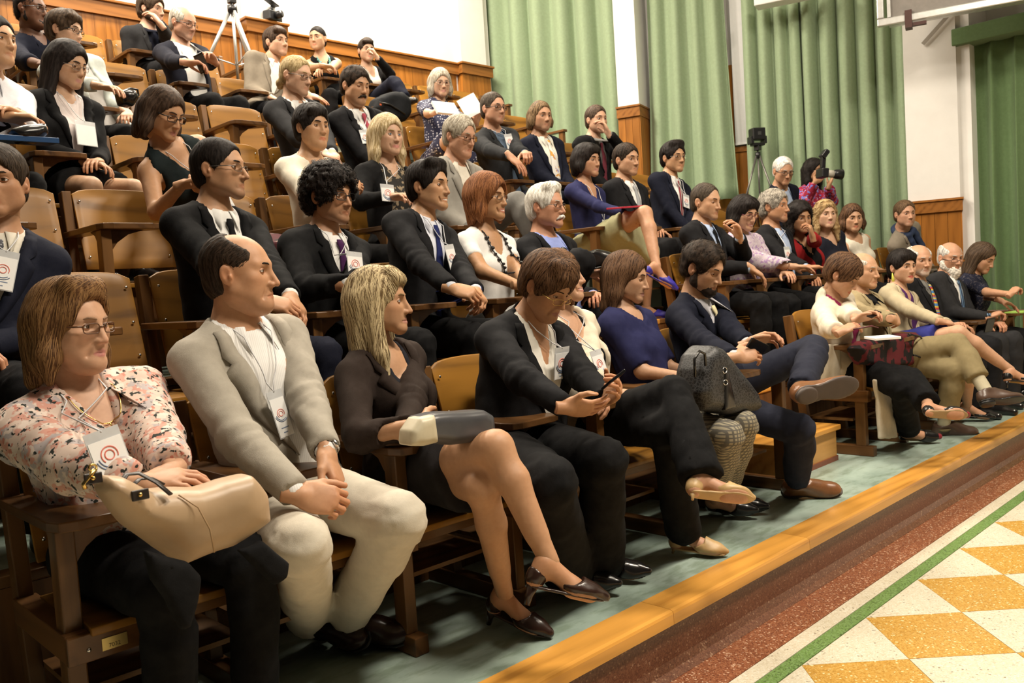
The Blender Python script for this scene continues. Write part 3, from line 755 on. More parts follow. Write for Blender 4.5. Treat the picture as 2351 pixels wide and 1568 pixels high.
    if glasses:
        gm = glasses.get('m', BLACKM); gw, gh2, gz_ = glasses.get('w', .025), glasses.get('h', .016), glasses.get('z', -.006); gr = glasses.get('r', .0014); gy_ = glasses.get('y', .103)
        mb = MB(); lens = []
        for s in (-1, 1):
            pts = []
            for k in range(20):
                a = 2 * math.pi * k / 20; ca, sa = math.cos(a), math.sin(a); e = glasses.get('e', .6)
                pts.append(H2W((s * .0335 + gw * np.sign(ca) * abs(ca) ** e, gy_ - .012 * ((s * .0335 + gw * ca) / .06) ** 2, gz_ + gh2 * np.sign(sa) * abs(sa) ** e)))
            if not glasses.get('rimless'): mb.tube(pts + [pts[0]], gr, 6, cap=False)
            lens.append(MB().add(pts, [tuple(range(20))]))
            xo = s * (.0335 + gw)
            mb.tube([H2W((xo, gy_ - .012, gz_ + gh2 * .5)), H2W((s * .071, gy_ - .03, gz_ + gh2 * .5)), H2W((s * .0785, .0, gz_ + .010)), H2W((s * .079, -.03, gz_ + .004))], gr * 1.2, 6, flat=1.5)
        mb.tube([H2W((-.0335 + gw, gy_ - .001, gz_ + .003)), H2W((0, gy_ + .004, gz_ + .006)), H2W((.0335 - gw, gy_ - .001, gz_ + .003))], gr * 1.1, 6)
        g = mb.build('glasses', gm, root, True); [x_.build('lens', GLASS, g) for x_ in lens]
    # ---- upper clothing
    kind = up_.get('kind'); trees = []
    def shoot(u, w_, off=.004, body=None):
        o = SCn + l * u + t * w_ + f * .6; best = None
        for tr in (body or trees):
            h_ = tr.ray_cast(Vector(o), Vector(-f), 1.2)
            if h_[0] is not None and (best is None or h_[3] < best[1]): best = (np.array(h_[0]), h_[3])
        return (best[0] if best else o - f * .45) + f * off
    p.shoot = shoot
    vt_ = Vol(tlo, thi, .022); torso(vt_, (up_.get('g', .02) if kind in ('suit', 'jacket', 'cardigan', 'coat') else up_.get('g', .009)) + .004)
    _a, _b = vt_.nets(); p.ttree = [BVHTree.FromPolygons([Vector(x) for x in _a], [tuple(x) for x in _b])]
    def tree(): pp, ff = p.last; return BVHTree.FromPolygons([Vector(x) for x in pp], [tuple(x) for x in ff])
    ejs = [(a['el'], nrm(a['wr'] - a['S']), .10, .0045) for a in arms.values()] + [(a['S'] - t * .06, nrm(a['el'] - a['S']), .07, .002) for a in arms.values()]
    def neckcut(v, r, depth=0): v.cone(NB - t * (.015 + depth), A + uh * .1, r, r * 1.1, k=.008, op='s')
    if kind in ('suit', 'jacket', 'cardigan', 'coat'):
        inner = up_.get('inner', {}); im = inner.get('m')
        v = Vol(tlo, thi, gh * 1.15); torso(v, .007)
        for a in arms.values(): v.cone(a['S'], lerp(a['S'], a['el'], .4), .05, .045, k=.02)
        if inner.get('v'):
            vt, vb = inner['v']; tp = .07; v.cut(lambda P: -np.maximum(np.maximum(np.abs((P - SCn) @ l) - np.clip(((P - SCn) @ t - vb) / (.06 - vb), 0, 1) * vt, -((P - SCn) @ f)), -(((P - SCn) @ t) - vb)), k=.006)
        neckcut(v, nr + .006, inner.get('drop', 0)); folds(v, .0025)
        if inner.get('cuff', 1):
            for a in arms.values():
                c = a['wr']; d = nrm(a['wr'] - a['el']); v.cone(c - d * .05, c - d * .012, .033 if not fem else .029, .034 if not fem else .03, k=.002)
        add(inner.get('name', 'shirt'), v, im); trees.append(tree())
        g = up_.get('g', .02); v = Vol(tlo, thi, gh); torso(v, g)
        # front panels lying over the lap
        for x in lg.values():
            d = nrm(x['kn'] - x['H']); v.cone(x['H'] + z * .02, x['H'] + d * up_.get('panel', .12) + z * .012, .1, .092, k=.05)
        folds(v, up_.get('fold', .0045))
        vtop, vbot, wb = up_.get('v', (.075, -.30, .0))
        def vreg(P):
            D = P - SCn; u = np.abs(D @ l); ww_ = D @ t
            hwid = np.where(ww_ > vbot, wb + (vtop - wb) * np.clip((ww_ - vbot) / (.05 - vbot), 0, 1) ** up_.get('vp', .9), wb + np.minimum((vbot - ww_) * up_.get('spread', .25), .2) * (1 if up_.get('spread', .25) else 0))
            return -np.maximum(u - hwid, -(D @ f) - .0)
        v.cut(vreg, k=.004)
        _a, _b = v.nets(); jt0 = BVHTree.FromPolygons([Vector(x) for x in _a], [tuple(x) for x in _b])
        va_ = Vol(tlo, thi, gh)
        for a in arms.values(): armg(va_, a, g * .75, up_.get('sl', .985))
        folds(va_, up_.get('fold', .0045), ejs)
        e_ = np.maximum(.016 - np.abs(v.F - va_.F), 0) / .016; v.F = np.minimum(v.F, va_.F) - e_ * e_ * .016 * .25
        neckcut(v, nr + .019)
        hz = pel[2] - .06 + up_.get('hem', 0)
        for a in arms.values():
            d = nrm(a['wr'] - a['el']); e = lerp(a['el'], a['wr'], (up_.get('sl', .985) - .5) * 2)
            sl3, P = v.sub(e - .09, e + .09); near = ((P - e) @ d); r_ = np.sqrt(np.maximum(((P - e) ** 2).sum(-1) - near ** 2, 0))
            v.F[sl3] = np.where(r_ < .085, np.maximum(v.F[sl3], near), v.F[sl3])
        if up_.get('hem') is not None:
            v.half((0, 0, hz), (0, 0, -1), k=.01)
        o = add(up_.get('name', 'jacket'), v, up_['m']); jt = tree(); p.jacket = o; trees.append(jt)
        if up_.get('lapel', 1):
            for s in (-1, 1):
                lap_ = MB(); rows = []; n = 16
                for i in range(n + 1):
                    x = i / n; w_ = .045 - (.045 - vbot - .012) * x
                    hwid = wb + (vtop - wb) * np.clip((w_ - vbot) / (.05 - vbot), 0, 1) ** up_.get('vp', .9)
                    wl = up_.get('lw', .062) * (math.sin(min(1, (1 - x) * 1.25) * math.pi / 2) ** .8) * (.55 + .45 * min(1, x * 3.2))
                    if .24 < x < .3: wl *= .62
                    rows.append([shoot(s * (hwid + .003 + wl * kk), w_, .005 + .003 * (kk == .5), [jt0]) - base for kk in (0, .5, 1.0)])
                lap_.add(*quadstrip(rows))
                lo = lap_.build('lapel', up_.get('lm', up_['m']), root, True); sm = lo.modifiers.new('thick', 'SOLIDIFY'); sm.thickness = .004; sm.offset = 0
            # back collar of the jacket
            mb = MB(); rows = []
            for i in range(17):
                a_ = (i / 16 - .5) * 2 * 2.2; dv = -f * math.cos(a_) + l * math.sin(a_)
                b0 = NB - t * (.012 + .02 * (1 - math.cos(a_)) ) ; rows.append([b0 + dv * (nr + .016) - t * .005 - base, b0 + dv * (nr + .02) + t * .03 - base, b0 + dv * (nr + .045) - t * .018 - base])
            mb.add(*quadstrip(rows)); co = mb.build('jacket_collar', up_.get('lm', up_['m']), root, True); sm = co.modifiers.new('thick', 'SOLIDIFY'); sm.thickness = .004; sm.offset = 0
        if inner.get('collar', kind == 'suit'): collar(p, nr, im, inner.get('open', .25), inner.get('cz', 0))
        if inner.get('tie'):
            tie(p, inner['tie'], inner.get('tl', -.36), [trees[0]], inner.get('tw', .036), nr)
    elif kind in ('top', 'shirt', 'blouse'):
        v = Vol(tlo, thi, gh); g = up_.get('g', .009); torso(v, g)
        fr = bare_arm
        if up_.get('panel'):
            for x in lg.values():
                d = nrm(x['kn'] - x['H']); v.cone(x['H'] + z * .02, x['H'] + d * up_['panel'] + z * .01, .098, .09, k=.05)
        if fr <= 0:
            for S, s in ((SL, 1), (SR, -1)): v.cone(S + l * s * .03 - t * .06, S + l * s * .045 + t * .08, .062, .07, k=.01, op='s')
        folds(v, up_.get('fold', .0035))
        if up_.get('v'):
            vt, vb = up_['v']; pw = up_.get('vp', 1.0)
            v.cut(lambda P: -np.maximum(np.maximum(np.abs((P - SCn) @ l) - np.clip(((P - SCn) @ t - vb) / (.05 - vb), 0, 1) ** pw * vt, -((P - SCn) @ f) - .0), -(((P - SCn) @ t) - vb)), k=.006)
        neckcut(v, up_.get('neck', nr + .012), up_.get('drop', 0.0))
        if fr > 0:
            va_ = Vol(tlo, thi, gh)
            for a in arms.values(): armg(va_, a, g * .9 + up_.get('loose', 0), fr)
            folds(va_, up_.get('fold', .0035), ejs if fr > .6 else ())
            for a in arms.values():
                if fr <= .5: e = lerp(a['S'], a['el'], fr * 2); d = nrm(a['el'] - a['S'])
                else: e = lerp(a['el'], a['wr'], (fr - .5) * 2); d = nrm(a['wr'] - a['el'])
                sl3, P = va_.sub(e - .1, e + .1) if fr > .5 else va_.sub(np.minimum(e, a['el']) - .1, np.maximum(e, a['el']) + .1)
                near = ((P - e) @ d); r_ = np.sqrt(np.maximum(((P - e) ** 2).sum(-1) - near ** 2, 0)); va_.F[sl3] = np.where(r_ < .08, np.maximum(va_.F[sl3], near), va_.F[sl3])
            e_ = np.maximum(.03 - np.abs(v.F - va_.F), 0) / .03; v.F = np.minimum(v.F, va_.F) - e_ * e_ * .03 * .25
        add(up_.get('name', 'top'), v, up_['m']); trees.append(tree())
        if up_.get('collar'): collar(p, nr, up_['m'], up_.get('open', .5), up_.get('cz', 0), up_.get('cl', .03))
        if up_.get('tie'): tie(p, up_['tie'], up_.get('tl', -.36), trees, .036, nr)
    # ---- lower clothing
    kk = lo_.get('kind', 'trousers')
    if kk == 'trousers':
        v = Vol(llo, lhi, gh * 1.12); g = lo_.get('g', .014)
        v.ell(pel, (hw + g, .118 * w + g, .11 + g), k=.05, B=B)
        for x in lg.values(): legg(v, x, g, flare=lo_.get('flare', .014))
        js = [(x['kn'], nrm(x['an'] - x['H']), .11, .005) for x in lg.values()] + [(x['H'] + z * .04, nrm(x['kn'] - x['H']), .1, .004) for x in lg.values()] + [(x['an'], nrm(x['an'] - x['kn']), .1, .003) for x in lg.values()]
        folds(v, .004, js)
        for x in lg.values():
            d = nrm(x['an'] - x['kn']); e = x['an'] - d * lo_.get('short', -.01)
            sl3, P = v.sub(e - .11, e + .11); near = (P - e) @ d; r_ = np.sqrt(np.maximum(((P - e) ** 2).sum(-1) - near ** 2, 0)); v.F[sl3] = np.where(r_ < .11, np.maximum(v.F[sl3], near), v.F[sl3])
        add('trousers', v, lo_['m'])
    elif kk == 'skirt':
        v = Vol(llo, lhi, gh); g = .018; fr = lo_.get('len', .8)
        v.ell(pel, (hw + g, .12 * w + g, .115 + g), k=.05, B=B)
        xs = list(lg.values()); e0 = lerp(xs[0]['H'], xs[0]['kn'], fr); e1 = lerp(xs[1]['H'], xs[1]['kn'], fr)
        for x, e in ((xs[0], e0), (xs[1], e1)): v.cone(x['H'], lerp(x['H'], x['kn'], fr + .15), .093 * w ** .6 + g, .074 + g, k=.05)
        for a in (.3, .5, .7, .9, 1.05): v.cone(lerp(xs[0]['H'], e0, a), lerp(xs[1]['H'], e1, a), .07, .07, k=.07)
        if lo_.get('drape'):
            for a in (.3, .6, .9, 1.0): v.cone(lerp(xs[0]['H'], e0, a), lerp(xs[0]['H'], e0, a) - z * lo_['drape'], .05, .05, k=.05); v.cone(lerp(xs[1]['H'], e1, a), lerp(xs[1]['H'], e1, a) - z * lo_['drape'], .05, .05, k=.05)
        folds(v, .005, [(x['H'] + z * .05, nrm(x['kn'] - x['H']), .1, .004) for x in xs], 30)
        v.half((e0 + e1) / 2, nrm((xs[0]['kn'] - xs[0]['H']) + (xs[1]['kn'] - xs[1]['H'])), k=.01)
        add('skirt', v, lo_['m'])
    # ---- shoes
    if not feet:                               # plain shoes where the rows hide the feet
        for x in lg.values():
            td = nrm((x['toe'][0], x['toe'][1], 0)); a_ = x['an'] - z * .05; v = Vol(np.minimum(a_ - .09, a_ + td * .2 - .09), np.maximum(a_ + .1, a_ + td * .2 + .1), .011)
            v.cone(a_ - td * .03, a_ + td * .10, .04, .036, k=.02); v.cone(a_ + td * .08, a_ + td * .17 - z * .008, .038, .028, k=.02); v.cone(a_ + z * .045, a_, .042, .04, k=.02); v.half(a_ - z * .034, (0, 0, -1), k=.003)
            o = add('shoe', v, LEA_K)
    if feet and shoes:
        for x, M in ft: shoe(p, x, M, shoes, sc_f, footv, .0058)
        if shoes.get('sock'):
            for x, M in ft:
                d = nrm(x['an'] - x['kn']); a_ = x['an'] - d * shoes.get('sockh', .12); e_ = x['an'] + d * .02
                v = Vol(np.minimum(a_, e_) - .06, np.maximum(a_, e_) + .06, .008); v.cone(a_, e_, .043, .040, k=.01); add('sock', v, shoes['sock'])
    p.trees = trees
    if badge: name_badge(p, **badge)
    p.E_base = E - base
    return p

def collar(p, nr, m, open_=.25, cz=0, cl=.03):
    """shirt collar: stands around the neck, its leaf ends in two points that lie on the chest"""
    f, l, t = p.f, p.l, p.t; mb = MB(); rows = []; n = 26
    for i in range(n + 1):
        a_ = (i / n - .5) * 2 * (math.pi - open_); dv = -f * math.cos(a_) + l * math.sin(a_)
        front = (1 - math.cos(a_)) / 2; ed = abs(a_) / (math.pi - open_); sg = 1 if a_ > 0 else -1
        b0 = p.NB - t * (.002 + .046 * front ** 1.4) + f * .014 * front + t * cz
        tip = p.shoot(sg * (.030 + .05 * open_), -.030 - cl, .006); k = max(0, (ed - .58) / .42); k = k * k * (3 - 2 * k)
        outer = b0 + dv * (nr + .024) - t * .014; outer = outer * (1 - k) + tip * k
        top = b0 + dv * (nr + .007) + t * (.036 - .014 * front)
        rows.append([b0 + dv * (nr + .002) - t * .012, top - dv * .002 - t * .003, top, top + dv * .005 - t * .003, (top + outer) / 2 + dv * .006, outer])
    rows = [[q - p.base for q in r] for r in rows]
    mb.add(*quadstrip(rows)); o = mb.build('collar', m, p.root, True); s = o.modifiers.new('thick', 'SOLIDIFY'); s.thickness = .0025; s.offset = 0
    return o
def tie(p, m, tl, trees, tw, nr):
    f, l, t = p.f, p.l, p.t; rows = []; n = 16; top = -.005
    for i in range(n + 1):
        x = i / n; w_ = top + (tl - top) * x
        hw = .013 if i == 0 else (.018 if i < 2 else .011 + (tw - .011) * min(1, (x - .1) / .75)); off = .012 if i < 3 else .006
        rows.append([p.shoot(u, w_, off + .004 * (1 - abs(u) / hw), trees) - p.base for u in (-hw, -hw * .5, 0, hw * .5, hw)])
    mb = MB(); mb.add(*quadstrip(rows)); o = mb.build('tie', m, p.root, True); s = o.modifiers.new('thick', 'SOLIDIFY'); s.thickness = .005; s.offset = 0
    return o
def name_badge(p, u=.02, w=-.3, tilt=0, size=(.09, .125), cord=True, spread=.06, printed=True, at=None):
    f, l, t = p.f, p.l, p.t; c, s = math.cos(tilt), math.sin(tilt); hw, hh = size[0] / 2, size[1] / 2
    def pt(a, b): return (u + a * c - b * s, w + a * s + b * c)
    ctr = p.shoot(u, w, .012, p.ttree); n = None
    top = p.shoot(*pt(0, hh), .012, p.ttree); bot = p.shoot(*pt(0, -hh), .012, p.ttree); lf = p.shoot(*pt(-hw, 0), .012, p.ttree); rt = p.shoot(*pt(hw, 0), .012, p.ttree)
    ey = nrm(top - bot); ex = nrm((rt - lf) - ey * ((rt - lf) @ ey)); ez = np.cross(ey, ex); ez = ez if ez @ f > 0 else -ez
    o = (top + bot) / 2 + ez * .006
    if at is not None:                         # where the sight line of that pixel meets the clothes
        d_ = nrm(ray(at)); best = None
        for tr in p.trees + p.ttree:
            h_ = tr.ray_cast(Vector((0, 0, ZC)), Vector(d_), 20)
            if h_[0] is not None and (best is None or h_[3] < best[1]): best = (np.array(h_[0]), h_[3])
        if best:
            o = best[0] - d_ * .004; ey = nrm(t * c + l * s * -1.0); ex = nrm(l - ey * (l @ ey)); ez = np.cross(ey, ex); ez = ez if ez @ f > 0 else -ez; o = o + ez * .012
            u = float((o - p.SCn) @ l); w = float((o - p.SCn) @ t)
    def card(name, x0, x1, y0, y1, z0, m, th=.001, par=None):
        v = [o + ex * x + ey * y + ez * zz - p.base for zz in (z0, z0 + th) for x, y in ((x0, y0), (x1, y0), (x1, y1), (x0, y1))]
        return MB().add(v, [(3, 2, 1, 0), (4, 5, 6, 7), (0, 1, 5, 4), (1, 2, 6, 5), (2, 3, 7, 6), (3, 0, 4, 7)]).build(name, m, par or p.root)
    holder = card('badge', -hw, hw, -hh, hh + .018, 0, CLEAR)
    card('badge_card', -hw * .93, hw * .93, -hh * .95, hh * .9, .0012, WHITE, par=holder)
    if printed:
        mb = MB(); mb2 = MB()
        for r_, a0, a1, M_ in ((.012, 0, 6.28, mb), (.021, -.4, 3.9, mb), (.030, 3.3, 5.4, mb2), (.037, 3.4, 5.5, mb2)):
            pts = [o + ex * (r_ * math.cos(a0 + (a1 - a0) * i / 14) * hw / .045) + ey * (r_ * math.sin(a0 + (a1 - a0) * i / 14) * hw / .045 + hh * .15) + ez * .0027 - p.base for i in range(15)]
            M_.tube(pts, .0016 * hw / .045, 5, cap=False)
        mb.build('badge_print', PRINTR, holder); mb2.build('badge_arc', PRINTB, holder)
        mb = MB()
        for k, (x0, x1) in enumerate(((-.5, .5), (-.35, .2))):
            y = -hh * (.55 + .22 * k); v = [o + ex * hw * x + ey * (y + dy) + ez * .0027 - p.base for x, dy in ((x0, 0), (x1, 0), (x1, .003), (x0, .003))]; mb.add(v, [(0, 1, 2, 3)])
        mb.build('badge_text', PRINTB, holder)
    if cord:
        mb = MB(); tp = o + ey * (hh + .014) + ez * .002
        for sd in (-1, 1):
            pts = [tp]
            wt = w + hh + .02
            for i in range(1, 8):
                x = i / 8; uu = u + (sd * spread - u) * x ** .8
                if abs(uu) < .1 and wt + (.03 - wt) * x > -.36: pts.append(p.shoot(uu, wt + (.03 - wt) * x, .006, p.ttree))
            pts.append(p.NB + p.l * sd * .058 + p.t * .03); pts.append(p.NB - p.f * .06 + p.t * .03)
            mb.tube([q - p.base for q in pts], .0022, 5)
        mb.build('lanyard', LANY, p.root, True)
def shoe(p, x, M, S, sc, footv, h):
    kind = S['kind']; org = x['an'] - M @ V(0, 0, .085 * sc)
    def W(pp): return (pp * sc) @ M.T + org - p.base
    def mk(name, v, m):
        a, b = v.nets()
        if len(a): o = link(name, npmesh(name, W(a), b), m, p.root, True); DEC.append((o, .5)); return o
    v = Vol((-.075, -.1, -.05), (.075, .26, .17), h)
    if kind in ('oxford', 'boot'):
        v.cone((0, -.025, .075), (0, -.035, .03), .038, .037, k=.02); v.cone((0, .0, .075), (0, .1, .035), .04, .034, k=.03)
        v.cone((0, .09, .03), (0, .175, .018), .036, .026, k=.02); v.ell((.003, .14, .016), (.046, .075, .028), k=.02); v.cone((0, -.03, .02), (0, .1, .018), .036, .038, k=.02)
        v.half((0, 0, .1 if kind == 'boot' else .078), (0, -.15, 1), k=.004); v.half((0, 0, .002), (0, 0, -1), k=.002)
        u = mk('shoe', v, S['m'])
        v = Vol((-.075, -.1, -.03), (.075, .26, .03), h)
        v.ell((.002, .14, .0), (.049, .085, .012), k=.01); v.ell((0, -.02, .0), (.04, .055, .012), k=.01); v.cone((0, -.02, .0), (0, .12, 0), .032, .036, k=.02)
        v.cut(lambda P: np.abs(P[..., 2] + .003) - .006, k=.002); mk('sole', v, S.get('sm', BLACKM)).parent = p.root
        v = Vol((-.06, -.09, -.04), (.06, .05, .01), h); v.ell((0, -.025, -.012), (.038, .05, .03), k=.01); v.cut(lambda P: np.maximum(np.abs(P[..., 2] + .017) - .010, P[..., 1] - .02), k=.002); mk('shoe_heel', v, S.get('sm', BLACKM))
        mb = MB()
        for i in range(5): mb.tube([W(np.array((a_, .035 + .017 * i, .075 - .0105 * i + .006 * (1 - abs(a_) / .016)))[None])[0] for a_ in (-.016, 0, .016)], .0018, 5)
        mb.build('laces', S.get('lm', BLACKM), p.root)
    else:
        g = .004; footv(v, g)
        v.cone((0, .1, .026), (0, .2, .012), .033, .012 if S.get('point') else .02, k=.02)
        hl = S.get('heel', 0)
        # opening: everything above a line from the heel top to the vamp is free
        va = S.get('vamp', .105)
        v.cut(lambda P: np.where(P[..., 1] < va, P[..., 2] - (.030 + .03 * np.clip((-P[..., 1] + .01) / .06, 0, 1) + .02 * np.clip((P[..., 1] - va + .03) / .03, 0, 1)), P[..., 2] - .08), k=.004)
        v.half((0, 0, .0), (0, 0, -1), k=.002)
        mk('shoe', v, S['m'])
        if S.get('cap'):
            v = Vol((-.06, .1, -.01), (.06, .26, .08), h); v.cone((0, .1, .026), (0, .2, .012), .035, .022, k=.02); v.half((0, .165, 0), (0, -1, 0), k=.002); v.half((0, 0, .0), (0, 0, -1), k=.002); mk('toe_cap', v, S['cap'])
        if hl:
            mb = MB(); a = W(np.array([(0, -.04, .004), (0, -.045, -hl * .5), (0, -.047, -hl)])); mb.tube(list(a), [.022 * sc, .0125 * sc, .0105 * sc] if not S.get('thin') else [.02 * sc, .007 * sc, .006 * sc], 10); mb.build('shoe_heel', S['m'], p.root, True)
        v = Vol((-.06, -.09, -.02), (.06, .26, .02), h); v.ell((.002, .125, .0), (.040, .08, .008), k=.01); v.cone((0, -.03, .0), (0, .1, 0), .026, .03, k=.01); v.cut(lambda P: np.abs(P[..., 2] + .001) - .005, k=.002); mk('sole', v, S.get('sm', S['m']))
# ------------------------------------------------------------------ the hall
def zr(r): return .23 + .44 * (r - 1)          # floor of row r
def yh(r): return 2.45 + .83 * (r - 1)         # plane of the faces in row r
PINE = wood('pine', (.20, .070, .010), (.33, .125, .021), 2, .38, 1.0, .25)
PINEX = wood('pine_rail', (.17, .062, .012), (.28, .11, .024), 0, .35, 1.0, .3)
NOSE = wood('nosing_wood', (.36, .155, .028), (.60, .29, .058), 0, .22, .8, .5)
OAK = wood('oak_seat', (.105, .045, .007), (.245, .112, .016), 0, .4, .6, .10)
OAKD = wood('oak_dark', (.050, .022, .008), (.115, .052, .017), 1, .35, 1.0, .3)
OAKP = wood('oak_post', (.058, .027, .010), (.135, .064, .021), 2, .38, 1.0, .25)
OAKX = wood('oak_cross', (.058, .027, .010), (.135, .064, .021), 0, .38, 1.0, .25)
RISE = wood('riser_wood', (.075, .032, .012), (.15, .065, .022), 2, .45, 1.0, .15)
def plaster():
    m, nt, n, l, b = nodes_of('white_plaster'); x = noise(n, l, coord(n, l), 6, 4)
    r = ramp(n, [(.3, (.76, .745, .72)), (.7, (.80, .785, .76))]); l.new(x.outputs[0], r.inputs[0]); l.new(r.outputs[0], b.inputs['Base Color']); b.inputs['Roughness'].default_value = .8
    bump(n, l, b, noise(n, l, coord(n, l), 180, 2).outputs[0], .15, .002); return m
PLAS = plaster()
def terrazzo(name, base, chips, rough=.28):
    m, nt, n, l, b = nodes_of(name); cv = coord(n, l); cur = None
    for c, sc, th in chips:
        v = n.new('ShaderNodeTexVoronoi'); v.inputs['Scale'].default_value = sc; l.new(cv, v.inputs['Vector'])
        sp = n.new('ShaderNodeSeparateColor'); l.new(v.outputs['Color'], sp.inputs[0])
        r = ramp(n, [(th - .01, (0, 0, 0)), (th + .01, (1, 1, 1))]); l.new(sp.outputs[0], r.inputs[0]); cur = mixc(n, l, r.outputs[0], cur if cur is not None else base, c)
    big = noise(n, l, cv, 3.5, 4); rr = ramp(n, [(.3, (.90, .89, .86)), (.7, (1, 1, 1))]); l.new(big.outputs[0], rr.inputs[0])
    mx = n.new('ShaderNodeMix'); mx.data_type = 'RGBA'; mx.blend_type = 'MULTIPLY'; mx.inputs[0].default_value = 1; l.new(cur, mx.inputs[6]); l.new(rr.outputs[0], mx.inputs[7])
    l.new(mx.outputs[2], b.inputs['Base Color']); b.inputs['Roughness'].default_value = rough; return m
T_CREAM = terrazzo('terrazzo_cream', (.70, .64, .50), [((.62, .55, .41), 170, .78), ((.78, .74, .63), 220, .8), ((.30, .25, .18), 150, .985)])
T_ORANGE = terrazzo('terrazzo_orange', (.56, .315, .065), [((.64, .40, .11), 170, .7), ((.45, .235, .04), 200, .8), ((.82, .68, .38), 150, .96)])
T_RED = terrazzo('terrazzo_red', (.27, .095, .045), [((.36, .15, .075), 190, .6), ((.17, .055, .028), 220, .75), ((.62, .40, .27), 160, .93)])
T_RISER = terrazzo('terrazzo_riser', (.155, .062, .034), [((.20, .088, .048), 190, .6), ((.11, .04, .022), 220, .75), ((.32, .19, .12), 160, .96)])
T_GREEN = terrazzo('terrazzo_green', (.15, .27, .075), [((.21, .35, .13), 200, .6), ((.07, .12, .04), 220, .88)])
def lino():
    m, nt, n, l, b = nodes_of('green_lino'); cv = coord(n, l); x = noise(n, l, cv, 2.2, 6, .65); y = noise(n, l, coord(n, l, (1, 3, 1)), 7, 5)
    r = ramp(n, [(.25, (.20, .27, .23)), (.5, (.33, .42, .365)), (.8, (.42, .50, .445))]); l.new(x.outputs[0], r.inputs[0])
    r2 = ramp(n, [(.36, (.66, .68, .60)), (.5, (1, 1, 1))]); l.new(y.outputs[0], r2.inputs[0])
    mx = n.new('ShaderNodeMix'); mx.data_type = 'RGBA'; mx.blend_type = 'MULTIPLY'; mx.inputs[0].default_value = .8; l.new(r.outputs[0], mx.inputs[6]); l.new(r2.outputs[0], mx.inputs[7])
    l.new(mx.outputs[2], b.inputs['Base Color']); b.inputs['Roughness'].default_value = .38; return m
LINO = lino()
def structure(o): o['kind'] = 'structure'; return o

# hall floor: terrazzo slab with inlaid strips and diamonds
fl = structure(MB().box(-2.5, 11.5, -4, 1.9, -.12, -.006).build('floor', T_CREAM)); 
for nm, y0, y1, m in (('red_border', 1.585, 1.80, T_RED), ('cream_border', 1.515, 1.582, T_CREAM), ('green_border', 1.455, 1.512, T_GREEN)):
    MB().box(-2.5, 10.5, y0, y1, -.006, 0).build(nm, m, fl)
DD = .537; hd = DD / 2 - .0015; x0, y1 = 3.285, 1.452
dia = MB().prism([(hd, 0), (0, hd), (-hd, 0), (0, -hd)], -.006, 0).mesh('floor_tile'); dia2 = dia.copy(); dia.materials.append(T_ORANGE); dia2.materials.append(T_CREAM)
tri = MB().prism([(-hd, 0), (0, -hd), (hd, 0)], -.006, 0).mesh('floor_tile'); tri.materials.append(T_CREAM)
for i in range(-3, 12):
    for j in range(4):
        for me, dx, dy in ((dia, 0, -.5), (dia2, .5, -1.0)):
            o = bpy.data.objects.new('floor_tile', me); COL.objects.link(o); o.parent = fl; o.location = (x0 + (i + dx) * DD, y1 + (dy - j) * DD, 0)
    o = bpy.data.objects.new('floor_tile', tri); COL.objects.link(o); o.parent = fl; o.location = (x0 + (i + .5) * DD, y1 - .0015, 0)

# platform of the first row and its wooden edge
pf = structure(MB().box(-2.5, 10.5, 1.80, 2.80, 0.0, .23).build('floor_platform', LINO))
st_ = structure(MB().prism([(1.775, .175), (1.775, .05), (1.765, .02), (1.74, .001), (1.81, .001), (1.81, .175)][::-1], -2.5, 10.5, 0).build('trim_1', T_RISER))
xs = [-2.5, .35, 2.42, 3.44, 5.35, 7.6, 10.5]
for a, b in zip(xs[:-1], xs[1:]):
    MB().prism([(1.755, .182), (1.895, .182), (1.895, .2335), (1.77, .2335), (1.758, .229), (1.755, .22)], a + .0008, b - .0008, 0).build('edge_board', NOSE, pf)
# terraces
for r in range(2, 8):
    ya = 2.76 + .83 * (r - 2); yb = ya + .83 if r < 7 else 8.3
    t_ = structure(MB().box(-2.5, 8.6 + .27 * (8 - r) * .5, ya, yb, zr(r) - .46, zr(r)).build('floor_terrace', LINO)); 
    MB().box(-2.5, 4.0, ya - .02, ya + .07, zr(r) - .028, zr(r) + .006).build('nosing', OAKX, t_, bevel=.006); MB().box(4.95, 8.6, ya - .02, ya + .07, zr(r) - .028, zr(r) + .006).build('nosing', OAKX, t_, bevel=.006); MB().box(4.0, 4.95, ya - .02, ya + .2, zr(r) - .03, zr(r) + .006).build('nosing', NOSE, t_, bevel=.006)
    pl = MB().box(-.055, .055, ya - .012, ya + .002, zr(r) - .44, zr(r) - .03).mesh('riser_board'); pl.materials.append(RISE)
    for k in range(78 if r < 4 else 40):
        x = -.2 + .112 * k
        if x > 8.4: break
        o = bpy.data.objects.new('riser_board', pl); COL.objects.link(o); o.parent = t_; o.location = (x, 0, 0)
# steps in the aisle
for r in range(1, 7):
    y0_ = 2.76 + .83 * (r - 1); xa, xb = {1: (4.24, 5.0), 2: (3.98, 4.92)}.get(r, (3.98, 4.63)); s_ = empty('aisle_step', ((xa + xb) / 2, y0_ - .22, zr(r)), 0, None, None); hx = (xb - xa) / 2
    lab = ['lowest pine box step on the green floor of the aisle, beside the first row', 'second box step of the wooden aisle stair', 'third box step of the wooden aisle stair', 'fourth box step of the wooden aisle stair', 'fifth box step of the wooden aisle stair', 'topmost box step of the wooden aisle stair'][r - 1]
    tag(s_, lab, 'step', 'box steps of the aisle stair')
    MB().box(-hx + .02, hx - .02, -.2, .19, .03, .188).build('step_box', wood('step_pine', (.36, .17, .045), (.55, .29, .09), 0, .4, .9, .2), s_); MB().box(-hx, hx, -.225, .19, .188, .22).build('step_tread', NOSE, s_, bevel=.006); MB().box(-hx + .015, hx - .015, -.207, .19, .0, .03).build('step_base', plain('red_skirting', (.22, .06, .03), .4), s_)

